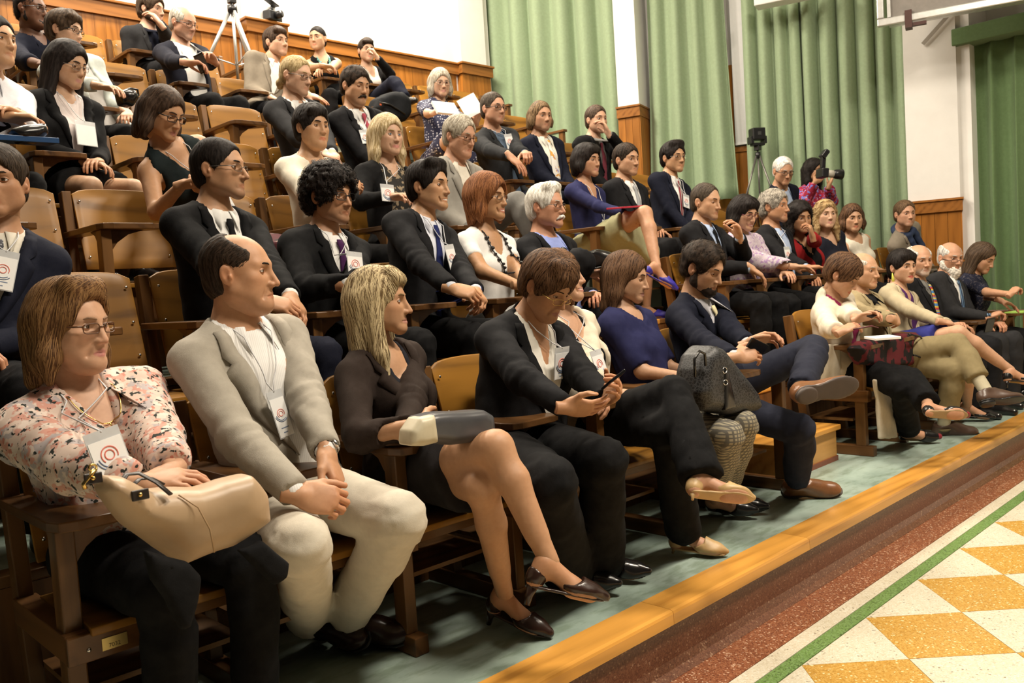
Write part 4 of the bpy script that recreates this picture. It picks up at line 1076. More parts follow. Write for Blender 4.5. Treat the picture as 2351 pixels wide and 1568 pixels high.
# back wall with wainscot
YW = 8.0; ZR_ = 4.18
wb = structure(MB().box(-3, 7.75, YW + .02, YW + .25, 1.5, 6.3).build('wall_back', PLAS))
pl = MB().box(-.0485, .0485, YW - .004, YW + .021, 2.86, 4.05).mesh('plank'); pl.materials.append(PINE)
def planks(parent, xs_, me):
    for x in xs_:
        o = bpy.data.objects.new('plank', me); COL.objects.link(o); o.parent = parent; o.location = (x, 0, 0)
px0 = pxy((567, 56), YW - .13)[0]; px1 = pxy((655, 80), YW - .13)[0]; px2 = pxy((1057, 148), YW - .05)[0]
planks(wb, [x for x in np.arange(-.3, 7.6, .0985) if not (px0 - .04 < x < px1 + .04) and x < px2 - .05], pl)
for a, b in ((-3, px0), (px1, px2)):
    MB().box(a, b, YW - .03, YW + .02, 4.05, 4.165).build('wall_rail', PINEX, wb); MB().box(a, b, YW - .05, YW + .02, 4.165, 4.19).build('rail_cap', PINEX, wb, bevel=.006)
for i, (a, b, dep, up) in enumerate(((px0, px1, .13, .03), (px2, 7.66, .07, .0))):
    pz = structure(MB().box(a + .03, b - .03, YW - dep + .03, YW + .05, 4.0, 6.3).build('pilaster', PLAS))
    k = max(3, int((b - a) / .1)); w_ = (b - a) / k; me = MB().box(-w_ / 2 + .0015, w_ / 2 - .0015, YW - dep, YW + .03, 2.86, 4.06 + up).mesh('plank'); me.materials.append(PINE)
    for j in range(k): o = bpy.data.objects.new('plank', me); COL.objects.link(o); o.parent = pz; o.location = (a + w_ * (j + .5), 0, 0)
    MB().box(a - .02, b + .02, YW - dep - .03, YW + .03, 4.06 + up, 4.17 + up).build('wall_rail', PINEX, pz); MB().box(a - .035, b + .035, YW - dep - .05, YW + .03, 4.17 + up, 4.197 + up).build('rail_cap', PINEX, pz, bevel=.006)

# side wall, oblique: s runs along the wall from the back corner, o is the offset out of the room
SA = math.radians(18); SD = V(math.sin(SA), -math.cos(SA), 0); SN = V(math.cos(SA), math.sin(SA), 0); SC0 = V(7.68, 8.0, 0)
def sw(s, o, z=0.0): return SC0 + SD * s + SN * o + V(0, 0, z)
def s_at(px, o=0.0):                          # where the sight line of a pixel meets the wall plane
    d = ray(px); d = d / d[0]; c = SC0 + SN * o; t = (c @ SN) / (d[:2] @ SN[:2]); P = d * t; return float((P - c)[:2] @ SD[:2]), P[2] + ZC
rotS = math.atan2(SD[1], SD[0])
def sbox(name, s0, s1, o0, o1, z0, z1, m, parent=None, bevel=0):
    v = [sw(s, o, z) for z in (z0, z1) for s, o in ((s0, o0), (s1, o0), (s1, o1), (s0, o1))]
    return MB().add(v, [(0, 3, 2, 1), (4, 5, 6, 7), (0, 1, 5, 4), (1, 2, 6, 5), (2, 3, 7, 6), (3, 0, 4, 7)]).build(name, m, parent, bevel=bevel)
sP1 = (s_at((1418, 250))[0], s_at((1466, 240))[0]); sP3 = (s_at((2079, 300))[0], s_at((2200, 300))[0])
zP1 = s_at((1440, 244))[1]; zP3 = s_at((2150, 458))[1]
wr = structure(sbox('wall_right', -.3, sP3[1] + .0, .45, .6, -.1, 6.3, PLAS))
for nm, (a, b), zt, m in (('pillar', sP1, zP1, PLAS), ('pillar', sP3, zP3, PLAS)):
    pi = structure(sbox(nm, a, b, 0.02, .5, zt - .02, 6.3, m)); k = max(3, int(round((b - a) / .11))); w_ = (b - a) / k
    for j in range(k): sbox('plank', a + w_ * j + .0015, a + w_ * (j + 1) - .0015, -.005, .1, zt - 1.5, zt - .13, PINE, pi)
    sbox('side_panel', b - .001, b + .012, .0, .42, zt - 1.5, zt - .13, PINE, pi); sbox('wall_rail', a - .005, b + .02, -.03, .42, zt - .13, zt - .02, PINEX, pi); sbox('rail_cap', a - .01, b + .03, -.045, .42, zt - .02, zt, PINEX, pi)
# wood panel with a white blind between the curtains
sB = s_at((1672, 260), .3)[0], s_at((1740, 330), .3)[0]
zB = s_at((1690, 327), .28)[1]
wp = structure(sbox('wall_panel', sB[0] - .25, sB[1] + .3, .40, .47, .2, 6.3, PLAS)); zp = zB - .10
for j in range(8): sbox('plank', sB[0] - .25 + .11 * j, sB[0] - .25 + .11 * j + .108, .38, .41, zp - 1.3, zp, PINE, wp)
sbox('wall_rail', sB[0] - .25, sB[1] + .3, .362, .41, zp, zp + .06, PINEX, wp); sbox('window_post', sB[0] - .06, sB[0] + .05, .37, .41, zp + .06, zp + 1.0, PINE, wp)
bl = tag(sbox('window_blind', sB[0] + .06, sB[1] + .2, .335, .345, zB, 6.2, plain('blind_white', (.70, .70, .70), .6, var=.02)), 'white roller blind hanging between two green curtains', 'blind'); sbox('blind_bar', sB[0] + .06, sB[1] + .2, .328, .352, zB - .025, zB, plain('blind_bar', (.8, .8, .8), .4), bl)
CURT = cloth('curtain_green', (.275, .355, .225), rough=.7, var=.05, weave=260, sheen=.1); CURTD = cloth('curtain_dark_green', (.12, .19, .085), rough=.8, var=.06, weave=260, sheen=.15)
def curtain(label, fn, s0, s1, z0, z1, folds, amp, m, seed, flare=0.0, name='curtain'):
    """fn(s, o, z) -> point; a hanging cloth with irregular pleats"""
    rng = np.random.RandomState(seed); n = int(folds * 14); mz = 26; k = np.arange(n + 1) / n
    ph = np.cumsum(.6 + .8 * rng.rand(n + 1)); ph = ph / ph[-1] * folds * 2 * math.pi
    am = amp * (.55 + .75 * np.interp(k, np.linspace(0, 1, 12), rng.rand(12)))
    v = []
    for j in range(mz + 1):
        u = j / mz; z = z0 + (z1 - z0) * u; dr = .4 + .6 * (1 - u) ** .5
        for i in range(n + 1):
            off = am[i] * dr * (math.sin(ph[i] + .35 * math.sin(3 * u + i * .05)) + .12 * math.sin(2 * ph[i] + 1.3)); ss = s0 + (s1 - s0) * k[i] + .25 * am[i] * math.cos(ph[i]) + flare * (1 - u) ** 2 * (k[i] - .5) * 2
            v.append(fn(ss, off, z))
    f = [(j * (n + 1) + i, j * (n + 1) + i + 1, (j + 1) * (n + 1) + i + 1, (j + 1) * (n + 1) + i) for j in range(mz) for i in range(n)]
    o = link(name, npmesh(name, v, f), m, None, True); md = o.modifiers.new('thick', 'SOLIDIFY'); md.thickness = .006
    return tag(o, label, 'curtain', 'green curtains along the side wall')
OC = .2
sC = lambda x, y: s_at((x, y), OC)[0]
curtain('leftmost pale green curtain, hanging next to the white back wall', lambda s, o, z: sw(s, OC + o, z), sC(1108, 150) , sC(1419, 200), 2.0, 6.2, 6, .085, CURT, 3)
curtain('narrow pale green curtain between the pillar and the white blind', lambda s, o, z: sw(s, OC + o, z), sC(1492, 200), sC(1668, 200), s_at((1690, 455), OC)[1], 6.2, 4.5, .07, CURT, 5, .09)
zc3 = 1.0
curtain('green curtain behind the small tripod, right of the white blind', lambda s, o, z: sw(s, OC - .02 + o, z), sC(1706, 200), sC(1838, 200), zc3, 6.2, 4, .075, CURT, 8, .03)
curtain('wide green curtain behind the woman with the big camera', lambda s, o, z: sw(s, OC - .02 + o, z), sC(1832, 200), sC(2082, 200), zc3, 6.2, 6, .085, CURT, 11, .0)
# last bay towards the stage: wall parallel to the aisle with a curtain under a pelmet
cP = sw(sP3[1], .06); XS = cP[0]
structure(MB().box(XS + .55, XS + .7, -4, cP[1] + .3, 0, 6.3).build('wall_right_front', PLAS)); 
structure(MB().box(XS + .02, XS + .7, cP[1] - .12, cP[1] + .25, 0, 6.3).build('pillar', PLAS))
zV0 = pxx((2203, 104), XS - .02)[2]; zV1 = pxx((2200, 66), XS - .02)[2]
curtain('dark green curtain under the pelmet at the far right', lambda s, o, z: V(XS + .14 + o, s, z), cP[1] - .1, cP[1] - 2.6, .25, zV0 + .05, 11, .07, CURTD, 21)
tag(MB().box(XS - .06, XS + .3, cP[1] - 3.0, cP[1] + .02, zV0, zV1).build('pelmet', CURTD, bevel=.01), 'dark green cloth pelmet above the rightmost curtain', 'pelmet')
# ceiling with fluorescent trays, screen case hanging by the side wall
structure(MB().box(-3, 11.5, -4, 8.3, 6.3, 6.4).build('ceiling', PLAS))
# ------------------------------------------------------------------ lecture chairs (local: x = 0 seat centre, y = 0 face plane, z = 0 row floor, facing -y)
PW = .505
def make_chair():
    c = empty('lecture_chair', (0, 0, 0))
    # curved plywood back
    nu, nv = 12, 8; fr = []; bk = []
    for j in range(nv + 1):
        for i in range(nu + 1):
            u = -1 + 2 * i / nu; v = j / nv; x = .213 * u + .022; y = .135 + .115 * v + .028 * (1 - u * u); z = .50 + .385 * v + .012 * (1 - u * u) * v - .02 * abs(u) ** 8 * v
            fr.append((x, y, z)); bk.append((x, y + .015, z + .002))
    n = nu + 1; N = len(fr); F = []
    for j in range(nv):
        for i in range(nu):
            a = j * n + i; F += [(a, a + 1, a + n + 1, a + n), (N + a, N + a + n, N + a + n + 1, N + a + 1)]
    for i in range(nu): F += [(i, N + i, N + i + 1, i + 1), (nv * n + i, nv * n + i + 1, N + nv * n + i + 1, N + nv * n + i)]
    for j in range(nv): F += [(j * n, (j + 1) * n, N + (j + 1) * n, N + j * n), (j * n + nu, N + j * n + nu, N + (j + 1) * n + nu, (j + 1) * n + nu)]
    sb = MB().add(fr + bk, F).build('seatback', OAK, c, True, bevel=.003)
    for s in (-1, 1):
        for zz, yy in ((.56, .158), (.69, .196), (.83, .238)): MB().ball((s * .188 + .022, yy - .008, zz), .006, 8, 4, (1, .5, 1)).build('bolt', STEEL, sb, True)
    # seat board, dished
    v = []; F = []
    for j in range(7):
        for i in range(9):
            u = -1 + i / 4; w = j / 6; v.append((.215 * u + .022, -.27 + .41 * w, .43 - .02 * w - .008 * (1 - u * u) * math.sin(w * 3.1) - .012 * (1 - w) ** 6))
    N = len(v); v += [(a, b, z - .022) for a, b, z in v]
    for j in range(6):
        for i in range(8): a = j * 9 + i; F += [(a, a + 1, a + 10, a + 9), (N + a, N + a + 9, N + a + 10, N + a + 1)]
    for i in range(8): F += [(i, N + i, N + i + 1, i + 1), (54 + i, 55 + i, N + 55 + i, N + 54 + i)]
    for j in range(6): F += [(j * 9, j * 9 + 9, N + j * 9 + 9, N + j * 9), (j * 9 + 8, N + j * 9 + 8, N + j * 9 + 17, j * 9 + 17)]
    MB().add(v, F).build('seat', OAK, c, True, bevel=.003)
    X = -PW / 2 + .037
    MB().bar((X, .155, .0), (X, .275, .875), .042, .055, (0, 1, 0)).build('back_post', OAKP, c, bevel=.004)
    MB().bar((X, -.185, .06), (X, -.185, .655), .045, .062, (0, 1, 0)).build('front_post', OAKP, c, bevel=.004)
    MB().box(X - .028, X + .028, -.262, .30, 0, .062).build('foot_beam', OAKD, c, bevel=.004)
    MB().box(X - .03, X + .03, -.24, .2, .335, .405).build('side_rail', OAKD, c, bevel=.003)
    MB().box(X + .02, PW / 2 - .003, -.225, -.195, .355, .4).build('seat_rail', OAKX, c)
    sh_ = MB().box(X + .02, PW / 2 - .003, -.12, .17, .205, .22).build('book_shelf', OAKX, c)
    # tablet arm: narrow at the back, widening to a paddle over the lap
    out = [(X - .035, .235), (X - .035, -.20), (X - .02, -.245), (X + .02, -.258), (X + .19, -.258), (X + .225, -.245), (X + .235, -.21), (X + .222, -.175), (X + .05, .03), (X + .035, .235)]
    ta = MB().prism(out, .655, .682).build('tablet_arm', OAKD, c, bevel=.004)
    MB().prism([(-.155, .66), (-.155, .58), (-.135, .60), (-.11, .635), (-.06, .655), (-.06, .66)][::-1], X - .012, X + .012, 0).build('arm_bracket', OAKD, c)
    MB().prism([(X + .02, .655), (X + .02, .56), (X + .05, .60), (X + .1, .635), (X + .17, .655)], -.2, -.175, 1).build('arm_bracket', OAKD, c)
    return c
proto = make_chair(); pch = [(ch, list(ch.children)) for ch in proto.children]; used = [False]
BRASS = plain('brass_plate', (.55, .42, .16), .35, .8)
def place_chair(x, r, label, group, end=False):
    if not used[0]: c = proto; used[0] = True
    else:
        c = proto.copy(); COL.objects.link(c)
        for ch, gs in pch:
            k = ch.copy(); COL.objects.link(k); k.parent = c
            for g in gs: g2 = g.copy(); COL.objects.link(g2); g2.parent = k
    c.location = (x, yh(r), zr(r)); tag(c, label, 'chair', group)
    if end:
        X = PW / 2 + .037
        MB().bar((X, .155, .0), (X, .275, .875), .042, .055, (0, 1, 0)).build('back_post', OAKP, c, bevel=.004); MB().bar((X, -.185, .06), (X, -.185, .655), .045, .062, (0, 1, 0)).build('front_post', OAKP, c, bevel=.004)
        MB().box(X - .028, X + .028, -.262, .30, 0, .062).build('foot_beam', OAKD, c, bevel=.004); MB().box(X - .035, X + .03, -.24, .235, .655, .682).build('arm_rest', OAKD, c, bevel=.004); MB().box(X - .03, X + .03, -.24, .2, .335, .405).build('side_rail', OAKD, c)
    return c
SEAT = {}
def seats(r, start, n, right):
    return [(start + PW * (k + .5)) if right else (start - PW * (k + .5)) for k in range(n)]
LB = {1: 4.13}; RB = {1: 5.14, 2: 4.98}
NL = {1: 7, 2: 8, 3: 8, 4: 8, 5: 7, 6: 6, 7: 5}; NR = {1: 7, 2: 8, 3: 8, 4: 5, 5: 5, 6: 5, 7: 5}
ordn = ['first', 'second', 'third', 'fourth', 'fifth', 'sixth', 'seventh', 'eighth']; rown = ['front', 'second', 'third', 'fourth', 'fifth', 'sixth', 'back']
for r in range(1, 8):
    for k, x in enumerate(seats(r, LB.get(r, 3.87), NL[r], False)):
        c = place_chair(x, r, 'wooden tablet-arm chair, %s row, %s left of the aisle steps' % (rown[r - 1], ordn[k]), 'lecture chairs left of the aisle', end=(k == 0)); SEAT[(r, -k - 1)] = x
    for k, x in enumerate(seats(r, RB.get(r, 4.68), NR[r], True)):
        c = place_chair(x, r, 'wooden tablet-arm chair, %s row, %s right of the aisle steps' % (rown[r - 1], ordn[k]), 'lecture chairs right of the aisle', end=(k == NR[r] - 1)); SEAT[(r, k + 1)] = x
# ------------------------------------------------------------------ the audience
K = lambda n, c, **k: cloth('cloth_' + n, c, **k)
BLK = K('black', (.0048, .0048, .0055)); CHAR = K('charcoal', (.0095, .0095, .011)); NAVY = K('navy', (.0065, .008, .018)); DKG = K('dark_grey', (.025, .025, .027)); GREY = K('grey', (.16, .155, .145))
TAUPE = K('taupe', (.335, .305, .255)); STONE = K('stone', (.58, .53, .44)); KHAKI = K('khaki', (.33, .265, .15)); KHAKID = K('khaki_dark', (.25, .20, .105)); CREAM = K('cream', (.70, .62, .49)); WHT = K('white', (.74, .73, .71)); LBLUE = K('light_blue', (.42, .52, .72)); PBLUE = K('periwinkle', (.27, .33, .66))
BROWN = K('brown_wool', (.030, .020, .016)); ROYAL = K('royal_blue', (.035, .04, .22)); INDIGO = K('indigo', (.02, .022, .075)); RED = K('red_knit', (.26, .012, .014)); MAGENTA = K('magenta', (.30, .03, .10)); TWEED = K('tweed', (.23, .195, .15)); WINE = K('wine', (.15, .03, .045)); PINKT = K('pink_tie', (.36, .06, .09)); YEL = K('pale_yellow', (.70, .62, .38)); BLUET = K('blue_tie', (.015, .022, .10)); PURP = K('purple', (.07, .02, .11)); SAGE = K('sage_knit', (.50, .54, .51)); OFFW = K('offwhite_knit', (.68, .63, .52)); OLIVE = K('olive', (.34, .33, .19))
PIN = stripes('pinstripe_shirt', (.76, .75, .73), (.66, .64, .63), 48, (0, 0, .15), .75)
FLORAL = blotch('floral_blouse', (.60, .47, .40), [((.56, .29, .23), 26, .54, .3), ((.42, .37, .37), 22, .58, 1.1), ((.68, .57, .50), 30, .58, 2.0), ((.50, .20, .15), 45, .64, 1.6), ((.022, .026, .022), 60, .615, .7)])
LILAC = blotch('lilac_blouse', (.50, .42, .48), [((.34, .22, .40), 40, .56, .3), ((.62, .55, .58), 50, .6, 1.2), ((.30, .10, .22), 60, .66, 2.2)])
REDFLOW = blotch('bright_flower_blouse', (.28, .015, .04), [((.16, .18, .55), 26, .56, .4), ((.62, .10, .16), 30, .6, 1.7), ((.55, .45, .55), 34, .66, .9)])
LACE = blotch('dark_lace', (.010, .012, .03), [((.10, .09, .10), 70, .6, .4)]); POLKA = dots('polka_navy', (.02, .022, .06), (.55, .55, .62), 42, .3); PRINT = blotch('black_gold_print', (.02, .018, .016), [((.26, .2, .13), 30, .55, .7)])
PLAID = stripes('plaid_wool', (.34, .30, .21), (.13, .12, .10), 20, (0, 0, 0), .6, c3=(.12, .11, .095), scale3=20, rot3=(0, 1.57, 0)); SKIRTM = blotch('wine_skirt', (.075, .018, .024), [((.42, .34, .28), 7, .6, .5), ((.02, .015, .016), 9, .58, 1.2)])
STRT = stripes('striped_tie', (.20, .02, .03), (.42, .38, .36), 16, (0, 0, .8), .72); STRB = stripes('blue_striped_tie', (.02, .035, .08), (.16, .28, .42), 17, (0, 0, .8), .7); DOTT = dots('dotted_tie', (.035, .035, .045), (.30, .30, .32), 110, .3)
ORT = blotch('orange_print_tie', (.74, .72, .68), [((.62, .30, .06), 26, .58, .5), ((.22, .22, .5), 30, .64, 1.4)]); RAIN = stripes('rainbow_tie', (.42, .05, .04), (.06, .20, .45), 7, (0, 1.57, .25), .5, c3=(.65, .45, .05), scale3=11, rot3=(0, 1.57, .3))
LEA_B = plain('leather_dark_brown', (.030, .014, .010), .25, var=.2); LEA_T = plain('leather_brown', (.20, .085, .035), .3, var=.2); LEA_K = plain('leather_black', (.012, .011, .011), .22); LEA_TAN = plain('leather_tan', (.50, .33, .15), .45, var=.12); SOCKG = K('sock_grey', (.06, .065, .07)); SOCKC = K('sock_cream', (.50, .45, .32)); BLUEP = plain('blue_suede', (.03, .02, .30), .5)
TORT = plain('tortoise', (.10, .04, .015), .3); WIRE = plain('wire_frame', (.22, .2, .18), .3, .8)
S1 = (.60, .36, .235); S2 = (.66, .42, .29); S3 = (.52, .31, .19); S4 = (.70, .47, .34); SDK = (.16, .075, .042); SAS = (.60, .37, .22)
def suit(m, shirt=WHT, tie_=None, **k):
    inner = dict(m=shirt, tie=tie_); inner.update(k.pop('inner', {})); d = dict(kind='suit', m=m, inner=inner); d.update(k); return d
def sit(label, r, k, px, va, pitch=0, dy=0, hx=0, hy=0, **kw):
    e = pxy(px, yh(r) + dy); x = SEAT[(r, k)] + hx + .02
    kw.setdefault('fine', 0); kw.setdefault('res', {1: .0036, 2: .0041, 3: .005}.get(r, .006)); kw.setdefault('feet', r == 1); kw.setdefault('group', 'seated audience')
    yaw = -math.atan2(e[0], e[1]) + math.radians(va)
    kw.setdefault('tyaw', max(-.3, min(.35, yaw * .3)))
    return person(label, (x, yh(r) + .055 + hy, zr(r) + .425), e, yaw, math.radians(pitch), floor=zr(r), base=(x, yh(r) - .1, zr(r)), **kw)
FZ = .23
# ---- front row
LADY = sit('older woman in pink floral blouse with beige bag on her lap', 1, -7, (222, 748), 48, 2, dy=.0, fem=1, w=1.22, fine=1, bust=1.25, belly=.03,
    q=dict(skin=S2, hair='bob', hc=(.095, .043, .017), hc2=(.25, .135, .055), hvol=.02, line=.088, face=.074, fat=.6, jaw=1.0, frown=.4, lips=(.52, .2, .19), flare=.025, quiff=.010, hlen=.02, part=-.03, mess=.4, locks=1600, lockw=.0008, browm=hairmat('brow_pale', (.25, .15, .09))),
    glasses=dict(m=TORT, w=.024, h=.0135, r=.0016, e=.5), upper=dict(kind='blouse', name='blouse', m=FLORAL, sleeve=.95, collar=1, open=.8, v=(.055, -.14), loose=.012, g=.016, cl=.04, fold=.006), lower=dict(m=BLK),
    R=dict(to=pxy((322, 1110), 2.02), dir=(.75, -.5, .05), back=(-.2, -.3, 1), curl=.4, thumb=(.3, .3), hint=(-.8, .1, -.6)), L=dict(to=pxy((395, 1080), 2.1), dir=(-.75, -.55, -.1), back=(.1, -.2, 1), curl=.42, thumb=(.3, .3)), shoes=dict(kind='oxford', m=LEA_K), badge=dict(at=(248, 1052), size=(.085, .10)))
GREYM = sit('balding man in light taupe blazer and white trousers', 1, -6, (612, 622), 74, 0, dy=.03, w=1.1, fine=1, belly=.02, sh=.185,
    q=dict(skin=(.62, .365, .225), hair='short', hc=(.020, .014, .010), hc2=(.055, .036, .025), hvol=.006, lockl=.03, mess=.2, back=1, line=.10, bald=.8, baldy=.02, fat=.55, frown=1, wid=1.02, jaw=1.06, rec=.02, stubble=.10, locks=1500, lockw=.0007, side=-.03, nape=-.085, nose=1.1),
    upper=suit(TAUPE, PIN, v=(.095, -.40, .05), spread=.10, lw=.072, panel=.16, inner=dict(open=.45)), lower=dict(m=STONE, g=.02, flare=.022, short=.02),
    R=dict(to=pxy((700, 1160), 1.98), dir=(.75, -.55, -.25), back=(-.45, -.75, .5), curl=.85, thumb=(.2, .2)), L=dict(to=pxy((772, 1105), 2.02), dir=(-.05, -.55, -.8), back=(.6, -.7, .3), curl=.75, thumb=(.2, .2)),
    legs={'R': dict(ankle=pxz((722, 1500), FZ) + V(0, .02, .12), knee=pxy((690, 1252), 1.97), toe=(.15, -1, 0)), 'L': dict(ankle=pxz((810, 1500), FZ) + V(0, .03, .12), knee=pxy((915, 1190), 1.96), toe=(.45, -.9, 0))},
    shoes=dict(kind='boot', m=LEA_B, sock=SOCKG), badge=dict(at=(640, 958), size=(.06, .13)))
BLOND = sit('blonde woman in dark brown blazer with crossed bare legs', 1, -5, (922, 690), 80, 0, dy=.03, fem=1, fine=1, w=.98,
    q=dict(skin=(.60, .365, .225), hair='long', hc=(.17, .11, .05), hc2=(.66, .53, .31), hvol=.014, line=.062, nose=1.25, lips=(.52, .24, .2), locks=3200, lockw=.0007, flare=.03, hlen=.02, hfwd=.025, iris='blue', chin=.003, fringe=(.0, -.006)),
    upper=suit(BROWN, K('dark_top', (.016, .016, .022)), v=(.082, -.30, .01), inner=dict(collar=0, cuff=0, v=(.07, -.15), name='top')), lower=dict(kind='skirt', m=K('skirt_black', (.017, .015, .016)), len=.72),
    R=dict(to=pxy((965, 975), 2.14), dir=(.9, -.1, -.1), back=(0, -1, .3), curl=.5, hint=(-.7, .2, -.7)), L=dict(to=pxy((930, 1000), 2.20), dir=(-.95, .1, -.1), back=(0, -.8, .5), curl=.5, hint=(.8, .1, -.6), hide=1),
    legs={'R': dict(knee=pxy((1138, 1028), 1.88), ankle=pxy((1262, 1290), 1.72), toe=(.75, -.62, -.30), up=(.35, .0, .9)), 'L': dict(knee=pxy((1108, 1118), 1.93), ankle=pxz((1165, 1455), FZ) + V(0, .0, .135), toe=(.30, -.9, -.28), up=(0, -.28, 1))},
    shoes=dict(kind='pump', m=LEA_B, heel=.062, vamp=.115))
BSUIT = sit('woman in black trouser suit looking down at a phone', 1, -4, (1290, 680), 52, 32, dy=-.22, hy=-.02, fem=1, fine=1, w=1.3, sh=.165, bust=1.2, belly=.03,
    q=dict(skin=(.60, .345, .205), hair='short', hc=(.045, .022, .012), hc2=(.16, .085, .045), hvol=.022, line=.05, fat=.7, jaw=1.05, lid=.85, locks=2000, lockw=.0009, fringe=(.0, .004), side=-.035, nape=-.09, lips=(.42, .18, .15), quiff=.01, frown=.3, browt=.0022),
    glasses=dict(m=GOLD, w=.025, h=.013, r=.001, z=-.016, y=.108, e=.6), upper=suit(CHAR, K('lace_white', (.70, .67, .60)), v=(.09, -.30, .03), lm=BLK, lw=.075, panel=.2, inner=dict(collar=0, cuff=0, v=(.06, -.12), name='top')), lower=dict(m=BLK, g=.022, flare=.05),
    R=dict(to=pxy((1318, 955), 1.86), dir=(.85, -.45, -.12), back=(-.2, -.7, -.5), curl=.28, thumb=(.7, -.2), hint=(-.8, .3, -.5)), L=dict(to=pxy((1395, 915), 1.95), dir=(-.25, -.8, .45), back=(.7, -.5, -.2), curl=.75, thumb=(.5, .5)),
    legs={'R': dict(knee=pxy((1265, 1110), 1.82), ankle=pxz((1330, 1375), FZ) + V(0, .05, .10), toe=(.3, -.95, 0)), 'L': dict(knee=pxy((1385, 1060), 1.86), ankle=pxz((1392, 1345), FZ) + V(.0, .03, .10), toe=(.45, -.9, 0))},
    shoes=dict(kind='flat', m=LEA_K, heel=.02), badge=dict(at=(1284, 838), size=(.085, .11), tilt=.12))
CREAMW = sit('smiling woman in cream jacket half hidden behind the black trouser suit', 1, -3, (1324, 628), 75, -8, dy=.06, fem=1, fine=1, w=1.05,
    q=dict(skin=S2, hair='bob', hc=(.10, .05, .025), hvol=.015, smile=1, locks=500, lips=(.5, .2, .18)), upper=suit(CREAM, BLK, v=(.09, -.33, .05), lapel=0, g=.026, fold=.008, inner=dict(collar=0, cuff=0, v=(.085, -.17), name='top')), lower=dict(m=BLK, flare=.035),
    R=dict(to=pxy((1425, 905), 2.2), dir=(.8, -.5, -.2), back=(0, -.5, .8), curl=.5), L=dict(to=pxy((1395, 975), 2.02), dir=(-.2, -.7, -.7), back=(.5, -.7, .4), curl=.5),
    legs={'R': dict(knee=pxy((1545, 905), 1.95), ankle=pxy((1610, 1095), 1.72), toe=(.72, -.66, -.18)), 'L': dict(knee=pxy((1530, 985), 1.93), ankle=pxz((1572, 1275), FZ) + V(0, .0, .105), toe=(.42, -.9, -.08), up=(0, -.1, 1))},
    shoes=dict(kind='pump', m=LEA_TAN, heel=.03, thin=1, vamp=.10, point=1), badge=dict(at=(1372, 842), size=(.085, .10)))
NAVYW = sit('young woman in navy blouse and plaid trousers', 1, -2, (1476, 641), 76, 10, dy=.12, fem=1, fine=1, w=.92,
    q=dict(skin=(.63, .40, .27), hair='mid', hc=(.035, .02, .013), hc2=(.15, .095, .06), hvol=.016, line=.066, lid=.6, nose=1.2, locks=2000, lockw=.0009, hlen=-.04, flare=.035, lips=(.48, .22, .2), hfwd=-.03, part=-.04),
    upper=dict(kind='blouse', name='blouse', m=INDIGO, sleeve=.45, v=(.10, -.04), vp=.5, g=.02, fold=.006, neck=.062), lower=dict(m=PLAID, g=.010, flare=.006, short=.075),
    R=dict(hide=1), L=dict(hide=1), legs={'R': dict(knee=pxy((1672, 1000), 1.93), ankle=pxz((1655, 1195), FZ) + V(0, .03, .095), toe=(.25, -1, 0)), 'L': dict(knee=pxy((1706, 975), 1.96), ankle=pxz((1690, 1185), FZ) + V(0, .05, .095), toe=(.25, -1, 0))}, shoes=dict(kind='flat', m=LEA_K, vamp=.11))
BEARDM = sit('bearded man in navy suit and pale yellow tie with phone', 1, -1, (1647, 628), 58, 22, dy=-.06, fine=1, w=1.0,
    q=dict(skin=(.60, .37, .24), hair='short', hc=(.018, .012, .009), hc2=(.06, .04, .03), hvol=.017, curl=.0022, line=.075, lid=.9, beard=(.020, .013, .010), bth=.004, locks=900, side=-.03, nose=1.05),
    upper=suit(NAVY, K('shirt_grey', (.55, .54, .58)), YEL, v=(.072, -.34, .0)), lower=dict(m=K('navy_trouser', (.018, .020, .034)), short=.02),
    R=dict(to=pxy((1712, 838), 1.95), dir=(.85, -.5, .1), back=(-.3, -.7, .6), curl=.6, thumb=(.3, .1)), L=dict(to=pxy((1735, 812), 2.02), dir=(.5, -.8, .3), back=(.6, .2, .8), curl=.6),
    legs={'R': dict(knee=pxy((1835, 985), 1.92), ankle=pxz((1840, 1150), FZ) + V(0, .02, .095), toe=(.55, -.85, 0)), 'L': dict(knee=pxy((1868, 800), 2.10), ankle=pxy((1838, 895), 1.80), toe=(.80, -.55, .10))},
    shoes=dict(kind='oxford', m=LEA_T, sm=plain('sole_brown', (.07, .05, .04), .6), sock=BLK))
CARDW = sit('woman writing notes in long cream cardigan and magenta blouse', 1, 1, (1962, 646), 72, 32, dy=-.12, fem=1, w=.98, fine=1,
    q=dict(skin=(.60, .37, .25), hair='short', hc=(.045, .024, .014), hc2=(.13, .075, .045), hvol=.024, line=.055, lid=.9, nape=-.09, locks=900, side=-.04), upper=suit(K('cream_knit', (.66, .59, .47)), MAGENTA, v=(.085, -.36, .05), lapel=0, g=.026, sl=.78, fold=.007, inner=dict(collar=0, cuff=0, v=(.05, -.1), name='blouse')), lower=dict(m=BLK, flare=.03, short=.05),
    R=dict(to=pxy((1955, 785), 2.0), dir=(.8, -.45, .35), back=(-.35, -.1, .9), curl=.55, idx=.35, hint=(-.3, .4, -1)), L=dict(to=pxy((2000, 765), 1.98), dir=(.2, -.9, .3), back=(.5, .3, .6), curl=.6),
    legs={'R': dict(knee=pxy((2090, 870), 2.0), ankle=pxy((2135, 935), 1.80), toe=(.72, -.68, -.12)), 'L': dict(knee=pxy((2070, 890), 2.0), ankle=pxz((2088, 1022), FZ) + V(0, .0, .085), toe=(.45, -.9, 0))}, shoes=dict(kind='flat', m=LEA_K, cap=plain('leather_red', (.22, .02, .03), .3), sm=plain('sole_tan', (.35, .24, .12), .6)))
